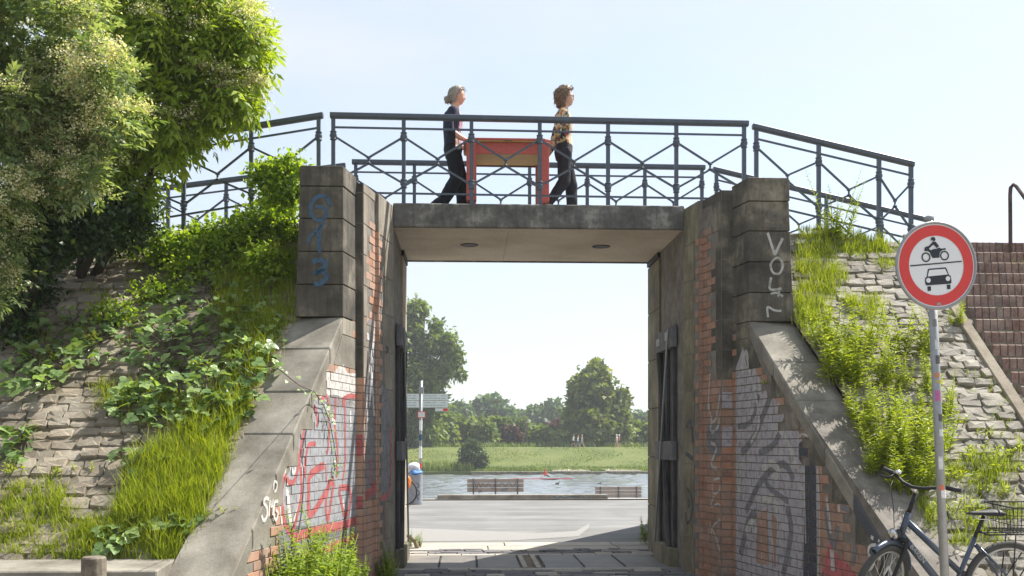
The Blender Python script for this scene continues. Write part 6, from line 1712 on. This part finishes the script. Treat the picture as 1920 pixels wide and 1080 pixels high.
# reeds and rough grass at the far water line
n = 5200; xr = rg.uniform(at(700, 888, 126).x, at(1300, 888, 126).x, n); yr = rg.uniform(125.2, 128.5, n)
zr = -2.0 + np.clip((yr - 126.6) * 0.18, 0, 1)
hh = np.where(xr < at(890, 888, 126).x, 1.15, 0.38) * rg.uniform(0.5, 1.2, n)
V, v = blades(np.stack([xr, yr, zr], 1), hh, np.full(n, 0.10), rg, 0.5)
tag(quads('reeds', V, v, M['hedge']), 'rough reeds and grass along the far water edge', 'reeds', kind='stuff')
n = 1800; xr = rg.uniform(at(700, 838, 146).x, at(1300, 838, 146).x, n); yr = rg.uniform(145.5, 149, n)
V, v = blades(np.stack([xr, yr, np.full(n, 0.6)], 1), 1.0 * rg.uniform(0.4, 1.3, n), np.full(n, 0.16), rg, 0.5)
tag(quads('tall_grass', V, v, M['hedge']), 'pale tall grass along the foot of the far hedge', 'grass', kind='stuff')

n = 6500; xr = rg.uniform(at(720, 860, 130).x, at(1300, 860, 130).x, n); yr = rg.uniform(128, 139.3, n); zr = np.interp(yr, [128, 133, 138, 139.5], [-1.75, -0.6, 0.6, 0.86])
keep = (np.sin(xr * 0.55 + 2 * np.sin(yr * 0.5)) + rg.normal(size=n) * 0.6) > 0.1
xr, yr, zr = xr[keep], yr[keep], zr[keep]; V, v = blades(np.stack([xr, yr, zr], 1), 0.16 * rg.uniform(0.4, 1.3, len(xr)), np.full(len(xr), 0.11), rg, 0.7)
tag(quads('meadow_grass', V, v * 0.7, M['hedge']), 'uneven longer grass on the sloping meadow across the river', 'grass', kind='stuff')

# --- flowering shrub, upper left (elder and privet in bloom)
def shrub(label, blobs, mat, twigs, per, L, W, seed, base, droop, bloom, nb, bsize, stems, k=10, frac=0.36, jit=0.7):
    rg = np.random.default_rng(seed); root = empty('flowering_shrub', base); tag(root, label, 'shrub', 'shrubs on the left bank')
    b0 = np.array(base); bl = clumpy(blobs, k, frac, rg)
    V, var = sprays(bl, twigs, L, W, rg, droop, L * 2.1, 0.45, 3, 0.0 if droop > 0.3 else 0.35)
    tag(quads('foliage', V - b0, var, mat, root), kind='stuff')
    # blossoms: flat or pointed heads of many tiny petals on the outside
    c = np.array([b[0] for b in bl]); r = np.array([b[1] for b in bl])
    bi = rg.integers(len(bl), size=nb); d = sphere_dirs(nb, rg); d[:, 2] = np.abs(d[:, 2]) * 0.8 + 0.1; d[:, 1] = -np.abs(d[:, 1]); d = unit(d)
    hc = c[bi] + d * r[bi] * 1.22
    keep = []
    for i in range(nb):
        keep.append(bloom(hc[i]))
    hc = hc[np.array(keep)]; m = 90 if bsize > 0.06 else 90
    Q = np.repeat(hc, m, 0); off = rg.normal(size=Q.shape) * np.array([bsize, bsize, bsize * (0.22 if bsize > 0.06 else 0.6)])
    Q = Q + off; A = rg.normal(size=Q.shape); Nn = rg.normal(size=Q.shape) + np.array([0, -0.4, 1.2])
    s = rg.uniform(0.014, 0.024, len(Q))
    tag(quads('blossom', leaf_quads(Q, A, Nn, s, s) - b0, rg.random(len(Q)), M['blossom'], root), kind='stuff')
    for sx_, e in stems:
        a, e = Vector(sx_), Vector(e)
        MB().tube([a - Vector(base), a.lerp(e, 0.5) + Vector((0.05, 0, 0.1)) - Vector(base), e - Vector(base)], [0.05, 0.038, 0.02], 8).build('stem', M['bark'], root, True)
    return root
Ys = 11.0
elder = [blob_px(350, 60, Ys, 105, 0.55, 85), blob_px(425, 105, Ys, 65, 0.5, 75), blob_px(310, 165, Ys, 100, 0.55, 85), blob_px(410, 25, Ys, 75, 0.5, 65), blob_px(235, 250, Ys + 0.2, 70, 0.35, 60), blob_px(225, 345, Ys + 0.1, 62, 0.25, 60), blob_px(270, 0, Ys, 105, 0.5, 65), blob_px(445, 165, Ys, 38, 0.35, 38), blob_px(330, 240, Ys, 50, 0.4, 36), blob_px(462, 60, Ys, 34, 0.35, 50)]
eb = on_slope(150, 520)
shrub('elder shrub with flat cream blossoms overhanging the railing', elder, M['elder'], 3700, 7, 0.105, 0.034, 5, tuple(eb), 0.75, lambda p: True, 300, 0.085, [(eb, at(300, 200, Ys)), (eb + Vector((0.1, 0.1, 0)), at(400, 120, Ys)), (eb, at(180, 60, Ys))], jit=0.75, k=20, frac=0.25)
Yv = 9.25
privet = [blob_px(60, 60, Yv, 130, 0.7, 110), blob_px(150, 150, Yv, 105, 0.6, 100), blob_px(40, 230, Yv, 120, 0.7, 110), blob_px(190, 215, Yv, 70, 0.5, 60), blob_px(20, 380, Yv, 60, 0.4, 60), blob_px(-40, 480, Yv, 60, 0.5, 100), blob_px(140, 320, Yv + 0.2, 70, 0.5, 60), blob_px(-60, 100, Yv, 120, 0.7, 160), blob_px(120, 250, Yv + 0.3, 90, 0.4, 70)]
pb_ = on_slope(20, 600)
shrub('privet shrub with pointed cream flower heads at the left edge', privet, M['privet'], 6400, 7, 0.068, 0.026, 6, tuple(pb_), 0.15, lambda p: True, 520, 0.058, [(pb_, at(80, 250, Yv)), (pb_ + Vector((0.12, 0.05, 0)), at(150, 180, Yv))], k=18, frac=0.27)
# plants under the shrubs; the ivy carries deep shade in its leaf colour
def creeper(label, blobs, mat, twigs, per, L, W, seed, base, droop=0.2, grp='creepers on the left bank', name='creeper'):
    rg = np.random.default_rng(seed); root = empty(name, base); tag(root, label, 'plant', grp)
    V, var = foliage(blobs, twigs, per, L, W, rg, droop, L * 0.8, 0.3, 0.5, 0.8)
    tag(quads('foliage', V - np.array(base), var, mat, root), kind='stuff')
    mb = MB()
    for i in range(5):
        e = Vector(blobs[i % len(blobs)][0]) - Vector(base); mb.tube([(0, 0, 0), e * 0.5 + Vector((0, 0, 0.08)), e], [0.012, 0.009, 0.004], 6)
    mb.build('stem', M['bark'], root, True)
bsl = lambda x, y, r, d=0.18, ry=None: (tuple(on_slope(x, y, 0.10)), (r * 10.5 / F, d, (ry or r) * 10.5 / F))
creeper('dense leafy climber beside the left pier below the railing', [bsl(525, 400, 34, 0.25), bsl(480, 440, 42, 0.25), bsl(435, 470, 42, 0.22), bsl(520, 450, 40, 0.2), bsl(500, 520, 45), bsl(390, 470, 42), bsl(330, 490, 45), (tuple(at(535, 345, 11.4)), (0.2, 0.2, 0.25)), (tuple(at(500, 330, 11.5)), (0.16, 0.2, 0.14)), (tuple(at(545, 310, 11.4)), (0.10, 0.1, 0.12))], M['climber'], 1500, 7, 0.068, 0.044, 21, tuple(on_slope(470, 470)))
creeper('ivy with deep shade put into its leaf colour under the privet at the left edge', [bsl(40, 560, 75, 0.25), bsl(10, 480, 60, 0.3), bsl(100, 480, 70, 0.25), bsl(150, 450, 55), bsl(20, 630, 50, 0.2), (tuple(at(120, 420, 10.2)), (0.5, 0.3, 0.4)), (tuple(at(220, 420, 10.9)), (0.4, 0.3, 0.3)), (tuple(at(30, 440, 9.9)), (0.5, 0.3, 0.5))], M['ivy'], 1700, 7, 0.07, 0.04, 22, tuple(on_slope(40, 600)))
creeper('patchy low weeds on the stones below the elder', [bsl(300, 560, 55, 0.1, 30), bsl(220, 600, 45, 0.1, 24), bsl(250, 480, 60, 0.1, 30), bsl(400, 500, 50, 0.15), bsl(350, 530, 40, 0.1)], M['climber'], 420, 6, 0.05, 0.032, 23, tuple(on_slope(300, 560)))

# --- brambles: every leaf by itself
def bramble_leaf(seed):
    r = random.Random(seed); mb = MB()
    def leaflet(ang, ln, w, ox=0.0, oy=0.0):
        ca, sa = math.cos(ang), math.sin(ang); pts = []
        outline = [(0, 0, 0), (0.18, 0.38, 0.02), (0.45, 0.5, 0.04), (0.75, 0.30, 0.03), (1.0, 0, -0.10)]
        rib = [(0.18, 0.0, -0.02), (0.45, 0, -0.02), (0.75, 0, -0.04)]
        def T(x, y, z): x, y = x * ln, y * w; return (ox + x * ca - y * sa, oy + x * sa + y * ca, z * ln + r.uniform(-.015, .015) * ln)
        L_ = [T(*outline[0])] + [T(x, y, z) for x, y, z in outline[1:4]] + [T(*outline[4])] + [T(x, -y, z) for x, y, z in outline[3:0:-1]] + [T(*p) for p in rib]
        mb.add(L_, [(0, 8, 1), (1, 8, 9, 2), (2, 9, 10, 3), (3, 10, 4), (0, 7, 8), (7, 6, 9, 8), (6, 5, 10, 9), (5, 4, 10)])
    leaflet(0, 1.0, 0.80, 0.25, 0); leaflet(1.15, 0.75, 0.72, 0.15, 0.02); leaflet(-1.15, 0.75, 0.72, 0.15, -0.02)
    mb.tube([(-0.35, 0, 0.02), (0.25, 0, 0)], 0.015, 4)
    return smooth(mb.mesh('leaf', M['bramble']))
leaf_me = [bramble_leaf(k) for k in range(5)]
def bramble(label, poly, n, seed, hmin=0.05, hmax=0.3, size=(0.055, 0.115), name='bramble', mats=None, grp='brambles on the left bank'):
    rg = np.random.default_rng(seed); c0 = on_slope(sum(p[0] for p in poly) / len(poly), sum(p[1] for p in poly) / len(poly))
    root = empty(name, c0); tag(root, label, 'bramble', grp)
    spots = []
    mb = MB()
    for i, (x, y) in enumerate(poly_points(poly, n, rg)):
        p = on_slope(x, y) ; h = rg.uniform(hmin, hmax)
        p = on_slope(x, y + 0) + SN * h - Vector((0, 0, 0)); 
        # keep the spot on the viewed line while lifting it off the bank
        d = ray(x, y); t = (on_slope(x, y) - C0).length - h * 1.2; p = C0 + d.normalized() * t
        spots.append(p)
        nrm = Vector((rg.normal() * 0.45, -0.35 + rg.normal() * 0.45, 0.9)).normalized()
        az = rg.random() * 6.28; X = Vector((math.cos(az), math.sin(az), -0.25 + rg.normal() * 0.2)); X = (X - nrm * X.dot(nrm)).normalized(); Yv_ = nrm.cross(X)
        s = rg.uniform(*size); Mx = Matrix.Identity(4)
        for k in range(3): Mx[k][0], Mx[k][1], Mx[k][2] = X[k] * s, Yv_[k] * s, nrm[k] * s
        Mx.translation = p - c0
        put('leaf', rnd.choice(leaf_me), root, M=Mx)
    for i in range(0, len(spots) - 4, 7):
        a = spots[i] - c0; j = min(range(len(spots)), key=lambda q: (spots[q] - spots[i]).length + (9 if q == i else 0))
        e = spots[(i * 5 + 3) % len(spots)] - c0; e = a + (e - a) * min(1, 0.5 / max((e - a).length, 0.01))
        mb.tube([a, a.lerp(e, 0.5) - SN * 0.03, e - SN * 0.1], [0.006, 0.005, 0.003], 5)
    mb.build('cane', M['bark'], root, True)
    return root, c0
bramble('big bramble with grey green leaves in the middle of the left bank', [(275, 585), (340, 570), (420, 590), (500, 640), (530, 690), (470, 730), (400, 745), (300, 750), (235, 730), (255, 660)], 290, 3)
bramble('lower half of the bramble thicket above the long grass', [(210, 700), (300, 740), (420, 740), (500, 720), (470, 780), (400, 800), (280, 800), (200, 770)], 130, 13, 0.04, 0.2)
bramble('bramble at the left edge above the bare stones', [(0, 650), (50, 600), (110, 570), (165, 600), (150, 680), (90, 730), (0, 740)], 120, 4)
bramble('small bramble at the left edge among bare stones', [(0, 795), (60, 785), (80, 820), (40, 865), (0, 860)], 34, 5, 0.03, 0.14)
bramble('bramble sprig near the foot of the bank beside the coping', [(255, 960), (330, 950), (370, 985), (330, 1020), (270, 1000)], 26, 6, 0.03, 0.16)
bramble('bramble sprig in the corner above the low wall', [(170, 990), (250, 985), (260, 1020), (190, 1030)], 22, 7, 0.02, 0.12)
bramble('bramble trailing down the long grass beside the coping', [(200, 850), (300, 820), (330, 880), (270, 910), (210, 900)], 14, 8, 0.03, 0.15)
bramble('leafy bramble under the elder beside the pier', [(420, 590), (520, 560), (540, 640), (480, 660)], 60, 9, 0.05, 0.2, (0.04, 0.06))
bramble('bramble with small leaves on the stones under the privet', [(120, 600), (230, 560), (290, 590), (250, 660), (170, 690), (110, 660)], 110, 15, 0.03, 0.15, (0.045, 0.075))
bramble('bramble spreading between the elder and the big bramble', [(260, 500), (400, 480), (520, 520), (500, 600), (380, 580), (270, 580)], 170, 16, 0.04, 0.2, (0.045, 0.08))
# one cane hangs over the coping and down the brick face
wgl = WL['wing']
vine_px = [(520, 690, 0.35), (560, 722, 0.2), (590, 735, 0.08), (607, 760, 0.03), (618, 790, 0.03), (626, 830, 0.03), (632, 870, 0.03), (622, 898, 0.03)]
vroot = empty('bramble_cane', on_slope(520, 700)); tag(vroot, 'thin bramble cane hanging over the coping down the sprayed bricks', 'bramble')
pts = []
for x, y, o_ in vine_px:
    u, v = wgl.uv(x, y, o_); pts.append(wgl.P(u, v, o_) - vroot.location)
MB().tube(pts, 0.004, 5).build('cane', M['bark'], vroot, True)
for i in range(46):
    k = rnd.random() * (len(pts) - 1.01); a = int(k); p = pts[a].lerp(pts[a + 1], k - a) + Vector((rnd.uniform(-.04, .05), rnd.uniform(-.05, .03), rnd.uniform(-.05, .04)))
    nrm = Vector((0.5 + rnd.uniform(-.4, .4), -0.5 + rnd.uniform(-.3, .3), 0.6)).normalized(); X = Vector((rnd.uniform(-1, 1), rnd.uniform(-1, 1), -0.5)); X = (X - nrm * X.dot(nrm)).normalized(); Yv_ = nrm.cross(X)
    s = rnd.uniform(0.018, 0.034); Mx = Matrix.Identity(4)
    for q in range(3): Mx[q][0], Mx[q][1], Mx[q][2] = X[q] * s, Yv_[q] * s, nrm[q] * s
    Mx.translation = p; put('leaf', rnd.choice(leaf_me), vroot, M=Mx)

# --- upright leafy weeds (goldenrod shoots and the like): build a few, copy them
def shoot(seed, h, n_stems, leafl, leafw, dens=46, spread=0.05, flower=False, upw=0.35, mat='weed'):
    rg = np.random.default_rng(seed); root = empty('weed_plant', (0, 0, 0))
    mb = MB(); P, A, Nn, Ls = [], [], [], []
    for s in range(n_stems):
        a = rg.random() * 6.28; b = Vector((rg.normal() * spread * 0.4, rg.normal() * spread * 0.4, 0)); hh = h * rg.uniform(0.65, 1.1)
        tip = b + Vector((math.cos(a) * spread * 2 * hh, math.sin(a) * spread * 2 * hh, hh)); mid = b.lerp(tip, 0.5) + Vector((rg.normal() * 0.015, rg.normal() * 0.015, 0))
        mb.tube([b, mid, tip], [0.005, 0.004, 0.0015], 5)
        for k in range(int(dens * hh / h)):
            t = 0.12 + 0.88 * (k + rg.random()) / dens; p = (b.lerp(mid, t * 2) if t < 0.5 else mid.lerp(tip, t * 2 - 1)); az = k * 2.4 + rg.normal() * 0.3
            P.append(p); A.append((math.cos(az), math.sin(az), upw + rg.normal() * 0.25)); Nn.append((rg.normal() * 0.3, rg.normal() * 0.3, 1)); Ls.append((1.15 - 0.75 * t ** 2) * rg.uniform(0.7, 1.2))
    P, A, Nn, Ls = np.array([tuple(p) for p in P]), np.array(A), np.array(Nn), np.array(Ls)
    quads('foliage', leaf_quads(P, A, Nn, leafl * Ls, leafw * Ls), rg.random(len(P)), M[mat], root)
    tag(root.children[0] if root.children else root, kind='stuff') if False else None
    mb.build('stem', M['weed'], root, True)
    return root
def kids(o): return [c for c in bpy.data.objects if c.parent == o]
def copy_plant(src, loc, rz, s, label, cat, grp, used):
    if src not in used: o = src; used.append(src)
    else:
        o = src.copy(); col.objects.link(o)
        for c_ in src_kids[src]:
            d_ = c_.copy(); col.objects.link(d_); d_.parent = o
    o.location = loc; o.rotation_euler = (0, 0, rz); o.scale = (s, s, s); tag(o, label, cat, grp); return o
src_kids, used = {}, []
gold = [shoot(100 + i, 0.62, 7, 0.095, 0.021, 56, 0.13, upw=0.4) for i in range(4)]
weed = [shoot(120 + i, 0.62, 6, 0.058, 0.034, 60, 0.13, upw=0.1, mat='nettle') for i in range(3)]
bud = [shoot(140 + i, 0.95, 10, 0.085, 0.018, 50, 0.16, upw=0.6) for i in range(1)]
low = [shoot(160 + i, 0.16, 6, 0.06, 0.02, 12, 0.3, upw=0.5) for i in range(3)]
for s in gold + weed + bud + low: src_kids[s] = kids(s)
rg = np.random.default_rng(9)
gp = [(1560, 640), (1600, 660), (1640, 640), (1690, 650), (1735, 650), (1570, 700), (1610, 720), (1655, 720), (1700, 720), (1745, 720), (1600, 770), (1640, 780), (1680, 790), (1730, 790), (1770, 770), (1625, 820), (1660, 830), (1700, 840), (1745, 840), (1665, 870), (1700, 885), (1740, 885), (1680, 905), (1720, 910), (1640, 860), (1770, 830), (1590, 690)]
for i, (x, y) in enumerate(gp):
    p = on_slope(x + rg.normal() * 6, y + 18 + rg.normal() * 6, -0.02)
    copy_plant(gold[i % 4], p, rg.random() * 6.28, rg.uniform(0.6, 1.1), 'bright green narrow leaved shoots in the tall clump beside the sign pole', 'plant', 'shoots in the clump beside the sign pole', used)
for x, y, s, lab in ((1600, 460, 0.95, 'airy tall pale green plant on top of the right bank before the railing'),):
    copy_plant(bud[0], on_slope(x - 30, y, -0.02), 1.0, s, lab, 'plant', None, used)
    copy_plant(gold[1], on_slope(1570, 450, -0.02), 2.0, 0.6, 'dark green low plant at the foot of the airy plant', 'plant', None, used)
copy_plant(gold[2], on_slope(1800, 612, -0.02), 2.0, 0.5, 'leafy green plant at the lower right of the round sign', 'plant', None, used)
copy_plant(low[0], on_slope(1755, 480, -0.02), 2.0, 1.0, 'small weed on the bank behind the round sign', 'plant', None, used)
for i in range(36):
    x = rg.uniform(545, 705); Y = rg.uniform(7.9, 10.3)
    xx = wing_x(-1, Y) + rg.uniform(0.08, 0.42 if Y < 9.4 else 0.3)
    hs = rg.uniform(0.7, 1.6) * (0.75 if Y > 9.6 else 1)
    copy_plant(weed[i % 3], (xx, Y, 0), rg.random() * 6.28, hs, 'leafy green weed in the thicket at the foot of the sprayed left wall', 'plant', 'weeds along the left wall', used)
for i in range(5):
    copy_plant(weed[i % 3], (-0.95 + rg.uniform(-0.1, 0.12), rg.uniform(10.9, 11.9), 0), rg.random() * 6.28, rg.uniform(0.5, 0.75), 'dark leafy weed at the inner corner of the left passage wall', 'plant', 'weeds at the passage corner', used)
for (x, y, Y, s, lab) in ((772, 1036, 14.75, 0.55, 'small weed growing around the bent pipe'), (1212, 1024, 15.2, 0.8, 'bright green weed at the foot of the right jamb')):
    p = at(x, y, Y); copy_plant(weed[1], (p.x, Y, 0), 1.0, s, lab, 'plant', None, used)
    copy_plant(weed[2], (p.x + 0.12, Y + 0.05, 0), 2.0, s * 0.8, lab.replace('small', 'second small').replace('bright', 'second bright'), 'plant', None, used)
lw = [(445, 1050), (452, 1010), (120, 890), (145, 890), (430, 972), (1500, 690), (1445, 730)]
for i, (x, y) in enumerate([(100, 680), (140, 890), (420, 970), (250, 760), (370, 700), (30, 890), (180, 640), (1760, 800), (1830, 860), (1850, 930), (1880, 880), (1800, 900), (1900, 860), (1790, 960), (1860, 820), (1835, 990)]):
    copy_plant(low[i % 3], on_slope(x, y, -0.01), rg.random() * 6.28, rg.uniform(0.7, 1.2), 'small green weed rosette between the stones of the %s bank' % ('left' if x < 900 else 'right'), 'plant', 'weed rosettes on the %s bank' % ('left' if x < 900 else 'right'), used)
copy_plant(low[1], wgl.P(*wgl.uv(545, 1045), 0.02) + Vector((-0.3, 0, 0.05)), 0.4, 0.8, 'tiny sprig on the lower left coping', 'plant', None, used)
u, v = WR['wing'].uv(1441, 722); copy_plant(low[2], WR['wing'].P(u, v, 0.02), 0.4, 0.45, 'tiny green sprig growing from the right brick wall', 'plant', None, used)

# ------------------------------------------------------------------ the air over the river
g = bpy.data.materials.new('haze'); g.use_nodes = True; nt = g.node_tree
for n_ in list(nt.nodes):
    if n_.type == 'BSDF_PRINCIPLED': nt.nodes.remove(n_)
pv_ = nt.nodes.new('ShaderNodeVolumePrincipled'); pv_.inputs['Color'].default_value = (0.90, 0.95, 1.0, 1); pv_.inputs['Density'].default_value = 0.0006; pv_.inputs['Anisotropy'].default_value = 0.2
nt.links.new(pv_.outputs[0], nt.nodes['Material Output'].inputs['Volume'])
hz = MB().box((-2600, -100, -5.4), (2600, 4100, 34)).build('haze', g); tag(hz, kind='stuff')
